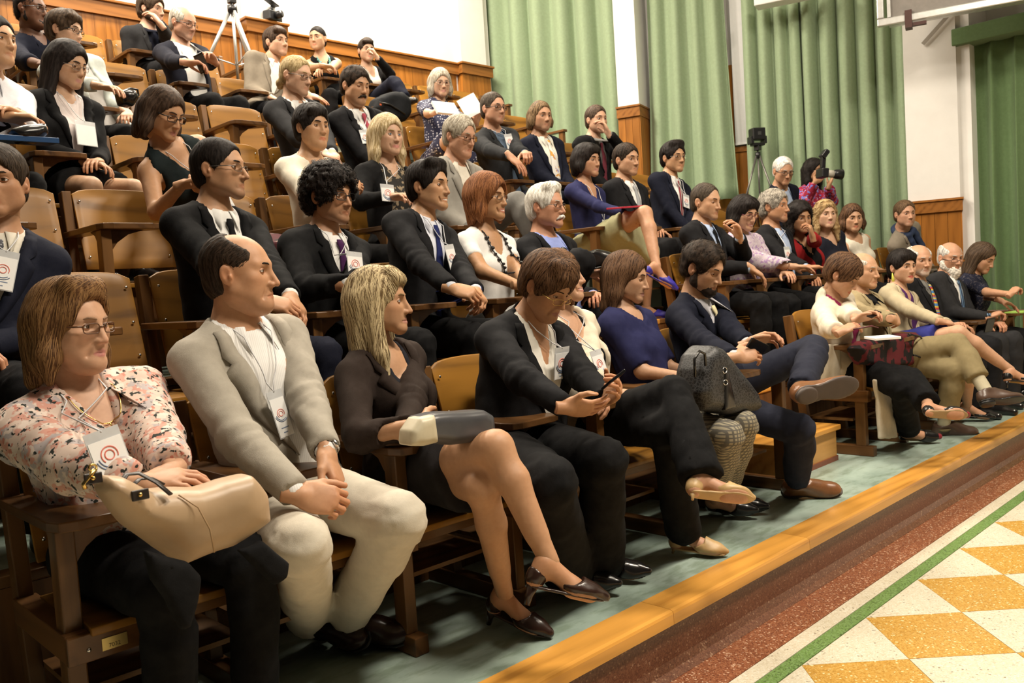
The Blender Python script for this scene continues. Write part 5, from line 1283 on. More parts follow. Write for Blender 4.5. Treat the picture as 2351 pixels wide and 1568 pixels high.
OLDM = sit('old man in khaki jacket sitting with folded arms', 1, 2, (2008, 621), 58, 3, fine=1, dy=.0, w=1.05, q=dict(skin=(.66, .41, .27), hair='short', hc=(.42, .39, .34), hvol=.006, line=.09, bald=1.0, lid=.5, frown=.6, locks=300), upper=suit(KHAKI, CHAR, v=(.075, -.28, .01), lw=.05), lower=dict(m=KHAKID, short=.09, flare=.02),
    R=dict(to=pxy((2048, 732), 2.12), dir=(.95, .05, -.1), back=(0, -1, .4), curl=.6, hint=(-.8, .2, -.5)), L=dict(to=pxy((2040, 745), 2.2), dir=(-.95, .1, 0), back=(0, -1, .2), curl=.5, hint=(.8, .2, -.5), hide=1),
    legs={'R': dict(knee=pxy((2195, 790), 1.98), ankle=pxy((2262, 895), 1.78), toe=(.75, -.64, -.02)), 'L': dict(knee=pxy((2190, 850), 1.98), ankle=pxz((2168, 1000), FZ) + V(0, 0, .09), toe=(.6, -.8, 0))}, shoes=dict(kind='oxford', m=plain('leather_umber', (.085, .05, .035), .35), sock=SOCKC))
TRENCH = sit('dark-haired woman in beige trench coat with red lips', 1, 3, (2090, 612), 40, 0, fine=1, dy=.0, fem=1, w=.92, q=dict(skin=S2, hair='pony', px=-.06, hc=(.012, .009, .008), hvol=.02, line=.06, fringe=(0, .0), lips=(.50, .07, .06), locks=700), upper=suit(K('trench', (.46, .39, .26)), PURP, v=(.085, -.30, .03), lw=.07, inner=dict(collar=0, cuff=0, v=(.05, -.08), name='top')), lower=dict(kind='skirt', m=ROYAL, len=.8),
    R=dict(to=pxy((2160, 738), 2.12), dir=(.8, -.5, -.2), back=(0, -.4, .9)), L=dict(to=pxy((2175, 742), 2.16), dir=(-.4, -.8, -.2), back=(.2, -.3, .9)), legs={'R': dict(knee=pxy((2200, 765), 2.0), ankle=pxy((2320, 850), 1.75), toe=(.8, -.6, -.15)), 'L': dict(knee=pxy((2215, 850), 2.0), ankle=pxz((2222, 968), FZ) + V(0, 0, .12), toe=(.5, -.85, -.15), up=(0, -.15, 1))}, shoes=dict(kind='pump', m=LEA_K, heel=.05, thin=1, vamp=.16))
TIEM = sit('grey-bearded man in dark jacket with colourful striped tie', 1, 4, (2126, 598), 34, 3, dy=.05, q=dict(skin=(.66, .40, .27), hair='short', hc=(.42, .40, .37), line=.09, bald=1.0, hvol=.012, stubble=.55, stubc=(.5, .46, .42), frown=.6), upper=suit(CHAR, GREY, RAIN, v=(.075, -.32, .01)), lower=dict(m=CHAR), feet=False)
WBEARD = sit('man with full white beard and spectacles in dark grey suit', 1, 5, (2198, 593), 36, 8, dy=.0, q=dict(skin=(.64, .38, .26), hair='short', hc=(.45, .43, .40), line=.095, bald=1.15, hvol=.006, beard=(.50, .47, .42), bth=.010, blen=.04), glasses=dict(z=-.018, h=.011, y=.108), upper=suit(DKG, WHT, STRB, v=(.08, -.36, .01)), lower=dict(m=DKG), feet=False, R=dict(to=pxy((2270, 728), 2.2), curl=.9, dir=(.7, -.6, .3)), L=dict(to=pxy((2280, 742), 2.2), curl=.8))
GIRL = sit('long-haired young woman in dark lace top at the far right', 1, 6, (2276, 600), 66, 26, dy=-.12, fem=1, w=.9, q=dict(skin=S1, hair='long', hc=(.05, .032, .02), hvol=.014, lid=.85, hlen=-.06), upper=dict(kind='blouse', name='lace_top', m=LACE, sleeve=.45, g=.014), lower=dict(m=BLK), feet=False, R=dict(to=pxy((2322, 676), 2.05), dir=(.75, -.3, .5), curl=.9, hint=(-.1, .2, -1)), L=dict(to=pxy((2310, 700), 2.1), dir=(.3, -.8, -.4), curl=.3))
# ---- second row
sit('man in navy blazer and dotted tie at the left edge', 2, -7, (-18, 412), -12, 0, fine=1, w=1.08, hx=.08, q=dict(skin=(.52, .30, .18), hair='short', hc=(.03, .02, .013), hvol=.015, locks=700), upper=suit(NAVY, K('shirt_ivory', (.60, .56, .48)), DOTT, v=(.08, -.36, .01), inner=dict(tw=.045, tl=-.42)), lower=dict(m=CHAR), badge=dict(at=(4, 628), size=(.08, .12)))
sit('young man with thin glasses, black suit and black tie', 2, -5, (549, 385), 62, 0, fine=1, w=1.02, dy=.02, q=dict(skin=(.55, .33, .20), hair='short', hc=(.008, .006, .005), hvol=.009, line=.078, stubble=.22, nose=1.2, locks=800, lockw=.0007, lid=.45, side=-.035), glasses=dict(m=WIRE, r=.0009, w=.022, h=.014), upper=suit(BLK, WHT, BLK, v=(.08, -.34, .0)), lower=dict(m=NAVY),
    R=dict(to=pxy((650, 735), 2.72), dir=(.8, -.5, -.3), back=(0, -.6, .7)), L=dict(to=pxy((688, 715), 2.80), dir=(-.1, -.8, -.6), back=(.5, -.6, .6), curl=.4))
sit('man with curly black hair and dark glasses', 2, -4, (791, 449), 48, 4, fine=1, dy=.0, q=dict(skin=(.56, .32, .19), hair='short', curl=.007, hvol=.034, hc=(.010, .008, .007), line=.055, fringe=(0, .0), stubble=.25, locks=2600, lockw=.0012, side=-.04), glasses=dict(w=.025, h=.016, r=.0018, e=.5), upper=suit(BLK, WHT, K('violet_tie', (.05, .012, .06)), v=(.072, -.32, .0)), lower=dict(m=BLK), R=dict(to=pxy((822, 650), 2.95), dir=(1, -.2, 0), back=(0, -.6, .7), hint=(-.7, .2, -.7)), L=dict(to=pxy((800, 668), 2.98), hide=1, hint=(.8, 0, -.6)), badge=dict(at=(812, 612), size=(.085, .09)))
sit('smiling dark-haired man in charcoal suit and blue tie', 2, -3, (1018, 424), 58, 0, fine=1, dy=.03, w=1.03, q=dict(skin=SAS, hair='short', hc=(.008, .007, .007), hvol=.015, line=.072, smile=.8, lid=.6, fat=.2, locks=900, nose=.85, quiff=.006), upper=suit(CHAR, K('shirt_pale', (.62, .64, .72)), BLUET, v=(.078, -.40, .0), inner=dict(tl=-.48)), lower=dict(m=BLK),
    R=dict(to=pxy((1068, 700), 2.78), dir=(.6, -.8, -.3), back=(-.3, -.6, .7), curl=.8), L=dict(to=pxy((1105, 690), 2.86), dir=(-.4, -.8, -.4), back=(.4, -.6, .7), curl=.8), badge=dict(at=(1034, 596), size=(.07, .11), tilt=.35))
AUBURN = sit('smiling auburn-haired woman in white top and black necklace', 2, -2, (1150, 452), 58, 0, fine=1, fem=1, dy=.0, w=1.02, q=dict(skin=(.56, .335, .19), hair='bob', hc=(.13, .045, .016), hc2=(.32, .13, .05), hvol=.03, mess=1.6, smile=1, line=.066, locks=1600, lips=(.5, .16, .13), open=-.006), glasses=dict(m=WIRE, r=.0008, w=.023, h=.013), upper=dict(kind='top', m=WHT, sleeve=.28, v=(.08, -.10), vp=.6, g=.008), lower=dict(m=GREY), R=dict(to=pxy((1190, 655), 2.95), dir=(.9, -.3, -.1), hint=(-.8, .1, -.6)), L=dict(to=pxy((1215, 660), 3.0), hide=1))
MUST = sit('white-haired man with moustache in dark jacket and blue shirt', 2, -1, (1284, 471), 60, 0, fine=1, dy=.0, w=1.08, belly=.02, q=dict(skin=(.66, .37, .25), hair='short', hc=(.62, .58, .50), hvol=.014, line=.085, moust=(.66, .62, .54), frown=.7, lid=.5, locks=900, quiff=.004, fat=.2, browm=hairmat('brow_white', (.6, .56, .5))), glasses=dict(m=WIRE, r=.0009, w=.024, h=.015), upper=suit(CHAR, PBLUE, v=(.09, -.36, .03), inner=dict(open=.7)), lower=dict(m=CHAR, short=.03), R=dict(to=pxy((1352, 625), 2.9), dir=(.8, -.5, -.1), curl=.6),
    feet=True, legs={'R': dict(knee=pxy((1330, 610), 2.85), ankle=pxy((1345, 578), 2.85), toe=(.8, -.3, .12), up=(-.3, .1, 1)), 'L': dict()}, shoes=dict(kind='oxford', m=LEA_K))
sit('man in dark suit with one hand at his lips', 2, 1, (1645, 464), 56, 8, fine=1, dy=.0, q=dict(skin=(.66, .42, .28), hair='short', hc=(.05, .038, .028), hvol=.008, line=.092, rec=.01, stubble=.12, locks=700, lockl=.03, lid=.7), upper=suit(CHAR, LBLUE, BLK, v=(.075, -.34, .0)), lower=dict(m=BLK), R=dict(to=pxy((1722, 615), 3.0), dir=(.7, -.5, -.6), back=(0, -.4, .9), curl=.4), L=dict(to=pxy((1698, 545), 3.05), dir=(-.55, -.1, .9), back=(.8, -.5, .3), curl=.6, hint=(.6, -.4, -.9)))
sit('laughing woman with black bob and lilac print blouse', 2, 2, (1727, 494), 46, 16, fem=1, w=1.1, dy=-.04, q=dict(skin=S2, hair='bob', hc=(.010, .008, .008), hvol=.02, smile=1, fringe=(0, .006), fat=.3, hlen=-.03, lips=(.5, .16, .15)), glasses=dict(m=plain('frame_red', (.16, .03, .04), .3), w=.023, h=.013), upper=dict(kind='blouse', name='blouse', m=LILAC, sleeve=.95, g=.016, loose=.012, fold=.006), lower=dict(m=BLK), R=dict(to=pxy((1822, 612), 2.92), dir=(.8, -.6, -.1), curl=.3), L=dict(to=pxy((1800, 625), 3.0), curl=.5))
sit('grey-haired man in dark blazer and light blue shirt', 2, 3, (1802, 472), 62, 0, dy=0, q=dict(skin=(.58, .33, .20), hair='short', hc=(.25, .225, .19), hvol=.02, curl=.002, line=.072, stubble=.2, frown=.5), upper=suit(CHAR, LBLUE, v=(.08, -.34, .02)), lower=dict(m=BLK), R=dict(to=pxy((1850, 615), 2.92), dir=(.8, -.6, 0), curl=.3), badge=dict(at=(1806, 588), size=(.085, .10)))
sit('woman with long black hair in red knit cardigan, hand at chin', 2, 4, (1849, 501), 32, 6, fem=1, dy=-.05, w=.95, q=dict(skin=(.48, .28, .16), hair='long', hc=(.009, .008, .008), hvol=.026, curl=.0025, hlen=-.12, lips=(.4, .12, .1)), upper=suit(RED, BLK, v=(.08, -.28, .03), lapel=0, fold=.006, inner=dict(collar=0, cuff=0, v=(.06, -.1), name='top')), lower=dict(m=BLK), L=dict(to=pxy((1866, 545), 3.05), dir=(-.2, .1, 1), back=(.3, -1, .1), curl=.9, hint=(.7, -.5, -.9)))
sit('woman with wavy blonde hair in dark top', 2, 5, (1905, 491), 24, 0, fem=1, dy=0, w=.92, q=dict(skin=S4, hair='long', hc=(.28, .17, .07), hc2=(.5, .36, .18), hvol=.016, hlen=-.1, curl=.002, lips=(.55, .25, .22)), upper=dict(kind='top', m=K('navy_knit', (.012, .013, .022)), sleeve=.4, v=(.08, -.07)), lower=dict(m=BLK))
sit('brown-haired woman with bob in white sleeveless blouse', 2, 6, (1965, 501), 20, 4, fem=1, dy=0, w=.95, q=dict(skin=(.60, .37, .24), hair='bob', hc=(.035, .02, .014), hvol=.016, hlen=-.025, smile=.5), upper=dict(kind='blouse', name='blouse', m=OFFW, sleeve=0, v=(.08, -.03)), lower=dict(m=BLK))
SCARF = sit('man in grey blazer with blue scarf leaning forward', 2, 8, (2089, 490), 30, 2, dy=-.12, hx=.1, q=dict(skin=(.66, .40, .28), hair='short', hc=(.09, .055, .03), hvol=.012, line=.08, stubble=.22), upper=suit(TWEED, CHAR, v=(.07, -.3, .01), inner=dict(collar=0)), lower=dict(m=CHAR))
# ---- third row
sit('woman in black sleeveless top fiddling with her lanyard', 3, -4, (404, 271), 46, 24, fem=1, w=1.05, dy=-.06, q=dict(skin=(.58, .35, .21), hair='bob', hc=(.045, .028, .019), hvol=.015, lid=.85, hlen=-.0, lips=(.45, .18, .16), mess=1.2), glasses=dict(r=.0016, w=.025, h=.015), upper=dict(kind='top', m=K('teal_black', (.010, .016, .017)), sleeve=0, v=(.075, -.14)), lower=dict(kind='skirt', m=SKIRTM, len=1.0, drape=.3), R=dict(to=pxy((418, 424), 3.8), dir=(.6, -.6, .2), curl=.7, hint=(-.3, .3, -1)), L=dict(to=pxy((452, 425), 3.85), dir=(-.3, -.7, .3), curl=.7), badge=dict(u=.04, w=-.33, size=(.07, .08)))
sit('woman with short black hair in ivory sweater, arms folded', 3, -3, (738, 288), 38, 2, fem=1, w=1.0, q=dict(skin=SAS, hair='short', hc=(.012, .01, .009), hvol=.018, line=.062, fat=.4, lid=.55, nose=.75, smile=.4, side=-.045, fringe=(.02, -.004)), upper=dict(kind='top', name='sweater', m=OFFW, sleeve=.97, v=(.085, -.09), fold=.006, loose=.008, g=.014), lower=dict(m=BLK), R=dict(to=pxy((790, 430), 3.78), dir=(1, -.1, .2), back=(0, -.8, .5), curl=.7, hint=(-.7, .2, -.7)), L=dict(to=pxy((745, 450), 3.85), hide=1))
sit('blonde woman in black cardigan over dark print top', 3, -2, (907, 308), 34, 2, fem=1, w=1.02, q=dict(skin=S4, hair='mid', hc=(.42, .31, .15), hc2=(.68, .56, .36), hvol=.02, hlen=-.02, smile=.7, lips=(.55, .2, .18), iris='blue', part=-.03), upper=suit(BLK, PRINT, v=(.09, -.30, .06), lapel=0, inner=dict(collar=0, cuff=0, v=(.06, -.05), name='top')), lower=dict(kind='skirt', m=BLK, len=.75), badge=dict(at=(888, 448), size=(.09, .08)), R=dict(to=pxy((900, 452), 3.85), hint=(-.7, 0, -.7)))
sit('grey-haired man in glasses and light grey blazer, legs crossed', 3, -1, (1079, 316), 48, 14, dy=-.08, w=1.08, belly=.02, q=dict(skin=(.62, .37, .26), hair='short', hc=(.30, .26, .20), hc2=(.5, .46, .38), hvol=.015, line=.078, frown=.8, fat=.4, lid=.6), glasses=dict(r=.0016, m=TORT), upper=suit(K('stone_grey', (.27, .255, .225)), K('shirt_cream', (.62, .58, .5)), v=(.07, -.34, .01), inner=dict(open=.5)), lower=dict(m=GREY), legs={'R': dict(knee=pxy((1185, 468), 3.62), ankle=pxy((1240, 560), 3.45)), 'L': dict()})
KSKIRT = sit('woman with black bob, navy sweater and khaki skirt', 3, 1, (1368, 367), 52, 2, fem=1, w=.92, q=dict(skin=S1, hair='bob', hc=(.010, .008, .008), hvol=.022, hlen=-.04, fringe=(0, .006), smile=.3, lips=(.48, .2, .18)), upper=dict(kind='top', name='sweater', m=INDIGO, sleeve=.97, v=(.065, -.15)), lower=dict(kind='skirt', m=OLIVE, len=.9, drape=.1), feet=True, legs={'R': dict(knee=pxy((1480, 490), 3.55), ankle=pxy((1508, 612), 3.38), toe=(.5, -.6, -.5), up=(.3, -.2, .8)), 'L': dict(knee=pxy((1462, 535), 3.55))}, shoes=dict(kind='pump', m=BLUEP, heel=.07, thin=1), R=dict(to=pxy((1440, 492), 3.7), curl=.5), badge=dict(u=.03, w=-.32, size=(.07, .09)))
sit('dark-haired man in charcoal suit holding a red folder', 3, 2, (1457, 365), 46, 3, q=dict(skin=(.60, .37, .24), hair='short', hc=(.02, .014, .01), hvol=.013, line=.07, frown=.6, fat=.3), upper=suit(CHAR, WHT, K('silver_tie', (.35, .36, .38)), v=(.075, -.36, .0)), lower=dict(m=CHAR))
sit('man in glasses, navy suit and red striped tie', 3, 3, (1562, 359), 42, 2, q=dict(skin=SAS, hair='short', hc=(.010, .009, .009), hvol=.018, line=.07, nose=.9, quiff=.008), glasses=dict(m=WIRE, r=.001), upper=suit(NAVY, WHT, STRT, v=(.078, -.36, .0)), lower=dict(m=NAVY), badge=dict(at=(1573, 465), size=(.08, .10)))
# ---- fourth row
sit('man in white shirt and dark tie at the upper left edge', 4, -6, (18, 90), 44, 2, w=1.05, dy=-.1, q=dict(skin=SAS, hair='short', hc=(.01, .009, .009), hvol=.012, fat=.4, nose=.85, smile=.4), upper=dict(kind='shirt', name='shirt', m=K('shirt_white', (.72, .72, .76)), sleeve=.97, collar=1, tie=NAVY, loose=.01, fold=.006), lower=dict(m=BLK), R=dict(to=pxy((20, 268), 4.5), dir=(.9, -.3, 0), curl=.6), L=dict(to=pxy((40, 262), 4.55), dir=(-.8, -.5, .1), curl=.6))
sit('young woman with long black hair in black blazer and skirt', 4, -5, (183, 154), 46, 16, fem=1, w=.95, q=dict(skin=(.64, .42, .28), hair='long', hc=(.014, .010, .009), hc2=(.06, .04, .03), hvol=.018, hlen=.02, flare=.04, lid=.8, nose=.75, fat=.3, lips=(.52, .24, .22)), glasses=dict(m=WIRE, r=.001, w=.023), upper=suit(BLK, K('blouse_pink_white', (.70, .62, .60)), v=(.085, -.30, .02), inner=dict(collar=0, cuff=0, v=(.04, -.04), name='blouse')), lower=dict(kind='skirt', m=BLK, len=.62), badge=dict(at=(196, 312), size=(.11, .12), printed=False))
sit('man with blond ponytail and glasses in dark grey suit', 4, -2, (704, 176), 52, 12, q=dict(skin=(.68, .45, .33), hair='pony', px=-.03, hc=(.36, .26, .12), hc2=(.55, .43, .24), hvol=.008, line=.08, lid=.6), glasses=dict(r=.0012, m=WIRE, h=.011), upper=suit(DKG, WHT, K('tan_tie', (.36, .30, .22)), v=(.085, -.36, .01)), lower=dict(m=DKG), R=dict(to=pxy((745, 352), 4.55), curl=.5), L=dict(to=pxy((765, 360), 4.58), curl=.6))
sit('drowsy man with moustache in dark suit and pink tie', 4, -1, (834, 198), 38, 14, q=dict(skin=(.62, .38, .24), hair='short', hc=(.018, .014, .012), hvol=.014, curl=.0015, lid=1.0, fat=.4, nose=.9, stubble=.15, moust=(.02, .015, .012)), upper=suit(CHAR, WHT, PINKT, v=(.08, -.34, .01)), lower=dict(m=CHAR), badge=dict(at=(836, 318), size=(.07, .08)))
sit('man in glasses and dark jacket leaning on his tablet arm', 4, 1, (1149, 246), 42, 3, w=1.05, dy=-.05, q=dict(skin=(.60, .36, .25), hair='short', hc=(.05, .035, .025), hvol=.009, line=.082, stubble=.2, smile=.3), glasses=dict(r=.0016), upper=suit(K('jacket_black', (.02, .021, .023)), K('shirt_slate', (.10, .14, .2)), v=(.06, -.26, .0), inner=dict(open=.5)), lower=dict(m=NAVY), R=dict(to=pxy((1170, 358), 4.5), dir=(.3, -.6, -.7), back=(0, -.8, .5), curl=.25, hint=(-.8, .1, -.5)), L=dict(to=pxy((1205, 352), 4.6), curl=.9), badge=dict(at=(1168, 328), size=(.085, .10)))
sit('man with swept-back long hair, navy suit and orange print tie', 4, 2, (1254, 265), 33, 4, q=dict(skin=(.58, .35, .23), hair='bob', hc=(.085, .05, .025), hc2=(.26, .17, .09), hvol=.012, hlen=-.05, line=.08, stubble=.25, open=.01), upper=suit(NAVY, K('shirt_ivory2', (.74, .72, .64)), ORT, v=(.09, -.38, .02), inner=dict(tw=.05)), lower=dict(m=NAVY))
sit('man in black suit resting his cheek on his hand', 4, 3, (1383, 272), 38, 3, dy=-.05, hx=.08, q=dict(skin=(.66, .43, .31), hair='short', hc=(.06, .04, .028), hvol=.011, line=.074, stubble=.1), upper=suit(BLK, GREY, WINE, v=(.07, -.3, .01)), lower=dict(m=BLK), L=dict(to=pxy((1398, 308), 4.75), dir=(-.3, .3, 1), back=(.7, -.7, 0), curl=.6, hint=(.8, -.4, -.8)))
# ---- fifth row
sit('woman with glasses in pale grey cardigan and black trousers', 5, -4, (178, 72), 58, 8, fem=1, w=1.0, q=dict(skin=S4, hair='short', hc=(.05, .028, .016), hvol=.018, line=.06, nape=-.08, fringe=(.02, -.006)), glasses=dict(r=.0016, w=.025, h=.015), upper=suit(SAGE, K('top_pale', (.5, .48, .46)), v=(.08, -.3, .04), lapel=0, sl=.82, fold=.006, inner=dict(collar=0, cuff=0, name='top')), lower=dict(m=BLK), R=dict(to=pxy((245, 200), 5.3), curl=.4, hint=(-.8, 0, -.6)))
PAPERW = sit('grey-blonde woman in navy dotted dress reading papers', 5, 1, (1018, 189), 20, 8, fem=1, w=1.0, q=dict(skin=S4, hair='bob', hc=(.42, .37, .28), hc2=(.62, .57, .48), hvol=.018, hlen=-.02, smile=.7, line=.064, lips=(.55, .25, .22)), glasses=dict(m=WIRE, r=.0012), upper=dict(kind='blouse', name='dress_top', m=POLKA, sleeve=.42, g=.014), lower=dict(kind='skirt', m=POLKA, len=.8), R=dict(to=pxy((1002, 262), 5.32), dir=(.6, -.5, .5), curl=.6), L=dict(to=pxy((1094, 280), 5.38), dir=(-.3, -.5, .6), curl=.6), legs={'R': dict(knee=pxy((1048, 300), 5.2), ankle=pxy((1030, 420), 5.05)), 'L': dict()})
# ---- sixth row
sit('dark-skinned man with glasses in navy shirt, hands clasped', 6, -4, (97, 21), 54, 3, w=1.1, dy=-.06, q=dict(skin=SDK, hair='short', hc=(.012, .010, .009), hvol=.003, line=.085, beard=(.012, .010, .009), bth=.001, fat=.5, lips=(.14, .06, .05), curl=.0006), glasses=dict(r=.0014), upper=dict(kind='shirt', name='shirt', m=NAVY, sleeve=.72, collar=1, open=.6, v=(.05, -.08), loose=.01), lower=dict(m=BLK), R=dict(to=pxy((102, 152), 6.0), curl=.7), L=dict(to=pxy((118, 140), 6.05), curl=.7))
OLDR = sit('older man in dark cardigan and white shirt with phone', 6, -2, (440, 56), 48, 16, w=1.02, dy=-.05, q=dict(skin=(.64, .38, .27), hair='short', hc=(.36, .33, .28), hvol=.009, line=.09, bald=.9, lid=.85, stubble=.2, stubc=(.5, .46, .42)), glasses=dict(r=.0015, z=-.012), upper=suit(K('cardigan_navy', (.012, .013, .022)), WHT, v=(.085, -.44, .07), lapel=0, inner=dict(open=.7)), lower=dict(m=BLK), R=dict(to=pxy((440, 148), 5.95), dir=(.9, -.3, 0), curl=.6), L=dict(to=pxy((497, 143), 6.05), dir=(-.6, -.4, .3), curl=.7))
sit('dark-haired man in tweed blazer, arm laid along the seats', 6, -1, (650, 93), 42, 0, w=1.02, hx=.05, q=dict(skin=(.66, .42, .30), hair='short', hc=(.04, .027, .018), hvol=.016, line=.066, fringe=(.02, -.008)), upper=suit(TWEED, WHT, v=(.075, -.32, .01)), lower=dict(m=CHAR), L=dict(to=pxy((725, 232), 5.95), dir=(.85, -.5, -.3), back=(-.2, -.5, .9), curl=.2))
# ---- back row
sit('bearded man in dark grey jacket, hand at his mouth', 7, -2, (368, 22), 54, 6, dy=-.1, q=dict(skin=(.64, .41, .30), hair='short', hc=(.05, .032, .02), hvol=.02, curl=.002, beard=(.03, .018, .012), bth=.007), upper=suit(DKG, NAVY, v=(.07, -.26, .02), lw=.05), lower=dict(m=CHAR), L=dict(to=pxy((370, 58), 7.0), dir=(-.5, .2, .8), back=(.6, -.7, .3), curl=.6, hint=(.6, -.5, -.9)))
TURQ = sit('woman in black sleeveless top with turquoise necklace looking left', 7, 1, (721, 85), -24, 2, fem=1, w=.9, q=dict(skin=(.64, .42, .28), hair='bun', hc=(.015, .012, .010), hvol=.006, line=.07), upper=dict(kind='top', m=BLK, sleeve=0, v=(.075, -.06)), lower=dict(m=BLK), R=dict(to=pxy((742, 150), 7.0), dir=(.9, -.3, -.1), hint=(-.8, 0, -.5)), L=dict(to=pxy((730, 165), 7.02)))
sit('woman in black blazer leaning her face on her hand', 7, 2, (848, 113), 22, 4, fem=1, w=.92, dy=-.06, hx=.04, q=dict(skin=S4, hair='bun', hc=(.018, .013, .011), hvol=.01, fringe=(.01, -.008)), upper=suit(BLK, K('pale_top', (.58, .52, .46)), v=(.085, -.3, .02), inner=dict(collar=0, cuff=0, v=(.06, -.1), name='top')), lower=dict(m=NAVY), L=dict(to=pxy((866, 132), 7.18), dir=(-.4, .2, .9), back=(.7, -.7, .2), curl=.9, hint=(.8, -.4, -.8)), legs={'R': dict(knee=pxy((905, 190), 6.75), ankle=pxy((930, 225), 6.6)), 'L': dict()})
# ------------------------------------------------------------------ two people at the side
sit('white-haired man in dark blue jacket bending forward near the curtain', 3, 7, (1808, 396), 28, 18, dy=-.15, hx=-.1, q=dict(skin=(.58, .35, .23), hair='short', hc=(.50, .48, .45), hvol=.010, line=.085, frown=.7, lid=.6), glasses=dict(r=.0016), upper=suit(NAVY, LBLUE, v=(.07, -.3, .02), inner=dict(open=.5)), lower=dict(m=NAVY))
PHOTO = sit('woman in bright flowered blouse aiming a camera with white lens', 3, 8, (1884, 391), 52, 4, dy=-.08, hx=-.02, fem=1, w=.98, q=dict(skin=(.50, .30, .18), hair='mid', hc=(.009, .008, .008), hvol=.016, curl=.0015, hlen=.0), upper=dict(kind='blouse', name='blouse', m=REDFLOW, sleeve=.95, g=.016, loose=.012), lower=dict(m=BLK),
    R=dict(to=pxy((1872, 418), 3.96), dir=(.7, -.4, .6), back=(-.5, -.6, .3), curl=.9, hint=(-.8, -.2, -.7)), L=dict(to=pxy((1903, 428), 3.88), dir=(.3, -.3, .9), back=(.5, -.7, -.1), curl=.7, hint=(.6, -.2, -1)))
# ------------------------------------------------------------------ things people hold or keep beside them
def slab(name, c, ex, ey, sx, sy, th, m, root=None, label=None, cat=None, group=None, bevel=.002):
    ex = nrm(ex); ey = np.asarray(ey, float); ey = nrm(ey - ex * (ex @ ey)); ez = np.cross(ex, ey); b0 = np.asarray(c, float) if root is None else np.zeros(3)
    off = np.asarray(c, float) - b0 if root is None else np.asarray(c, float) - np.array(root.location)
    v = [off + ex * a * sx / 2 + ey * b * sy / 2 + ez * d * th / 2 for d in (-1, 1) for a, b in ((-1, -1), (1, -1), (1, 1), (-1, 1))]
    o = MB().add(v, [(0, 3, 2, 1), (4, 5, 6, 7), (0, 1, 5, 4), (1, 2, 6, 5), (2, 3, 7, 6), (3, 0, 4, 7)]).build(name, m, root, bevel=bevel)
    if root is None: o.location = tuple(b0); tag(o, label, cat, group)
    return o
def pillow(name, poly, y, T, r, m, root=None, h=.006, amp=.004, fr=40, tilt=0.0, label=None, cat=None, seed=3, extra=None, grow=0.0):
    """soft body whose outline is a polygon (pixels) standing on the plane y; tilt leans it"""
    P3 = np.array([pxy(p_, y) for p_ in poly]); Q = P3[:, [0, 2]]; zc = Q[:, 1].mean(); base = np.array((Q[:, 0].mean(), y, Q[:, 1].min()))
    lo = np.array((Q[:, 0].min() - .04, y - T - .05 - abs(tilt) * .3, Q[:, 1].min() - .04)); hi = np.array((Q[:, 0].max() + .04, y + T + .05 + abs(tilt) * .3, Q[:, 1].max() + .04))
    v = Vol(lo, hi, h); G = v.grid(); X, Z = G[:, 0, :, 0], G[:, 0, :, 2]
    d2 = np.full(X.shape, 9.0); ins = np.zeros(X.shape, bool); n = len(Q)
    for i in range(n):
        a, b = Q[i], Q[(i + 1) % n]; e = b - a; t_ = np.clip(((X - a[0]) * e[0] + (Z - a[1]) * e[1]) / (e @ e), 0, 1)
        d2 = np.minimum(d2, np.hypot(X - a[0] - t_ * e[0], Z - a[1] - t_ * e[1])); c1 = (a[1] > Z) != (b[1] > Z)
        ins ^= c1 & (X < (b[0] - a[0]) * (Z - a[1]) / (b[1] - a[1] + 1e-12) + a[0])
    d2 = np.where(ins, -d2, d2)[:, None, :] - grow; Y = np.abs(G[..., 1] - y - tilt * (G[..., 2] - zc))
    wx = d2 + r; wy = Y - (T - min(r, T * .98)); rr = min(r, T * .98); wx = d2 + r
    F = np.sqrt((np.maximum(wx, 0) * rr / r) ** 2 + np.maximum(wy, 0) ** 2) + np.minimum(np.maximum(wx, wy), 0) - rr
    v.F = F.astype(np.float32); mk = np.abs(v.F) < .03; v.F[mk] += (amp * wob(G[mk], seed, fr, 6)).astype(np.float32)
    if extra: extra(v)
    p_, f_ = v.nets(); own = root is None
    if own: root = empty(name, base, 0, label, cat); b0 = base; nm = 'bag_body' if cat == 'bag' else 'body'
    else: b0 = np.array(root.location); nm = name
    DEC.append((link(nm, npmesh(nm, p_ - b0, f_), m, root, True), .6)); return root
def tubes(name, root, pts, r, m, **k): return MB().tube([np.asarray(p_) - np.array(root.location) for p_ in pts], r, k.pop('n', 8), **k).build(name, m, root, True)
PHONE = plain('phone_black', (.008, .008, .009), .15); SCREEN = plain('phone_glass', (.03, .035, .04), .08)
def phone(c, ex, ey, label, s=(.065, .125)):
    o = slab('phone', c, ex, ey, s[0], s[1], .009, PHONE, label=label, cat='phone', group='phones in hands'); ex = nrm(ex); ey = nrm(np.asarray(ey, float) - ex * (ex @ np.asarray(ey, float))); ez = np.cross(ex, ey)
    MB().add([ex * a * s[0] * .45 + ey * b * s[1] * .42 + ez * .0052 for a, b in ((-1, -1), (1, -1), (1, 1), (-1, 1))], [(0, 1, 2, 3)]).build('screen', SCREEN, o); return o
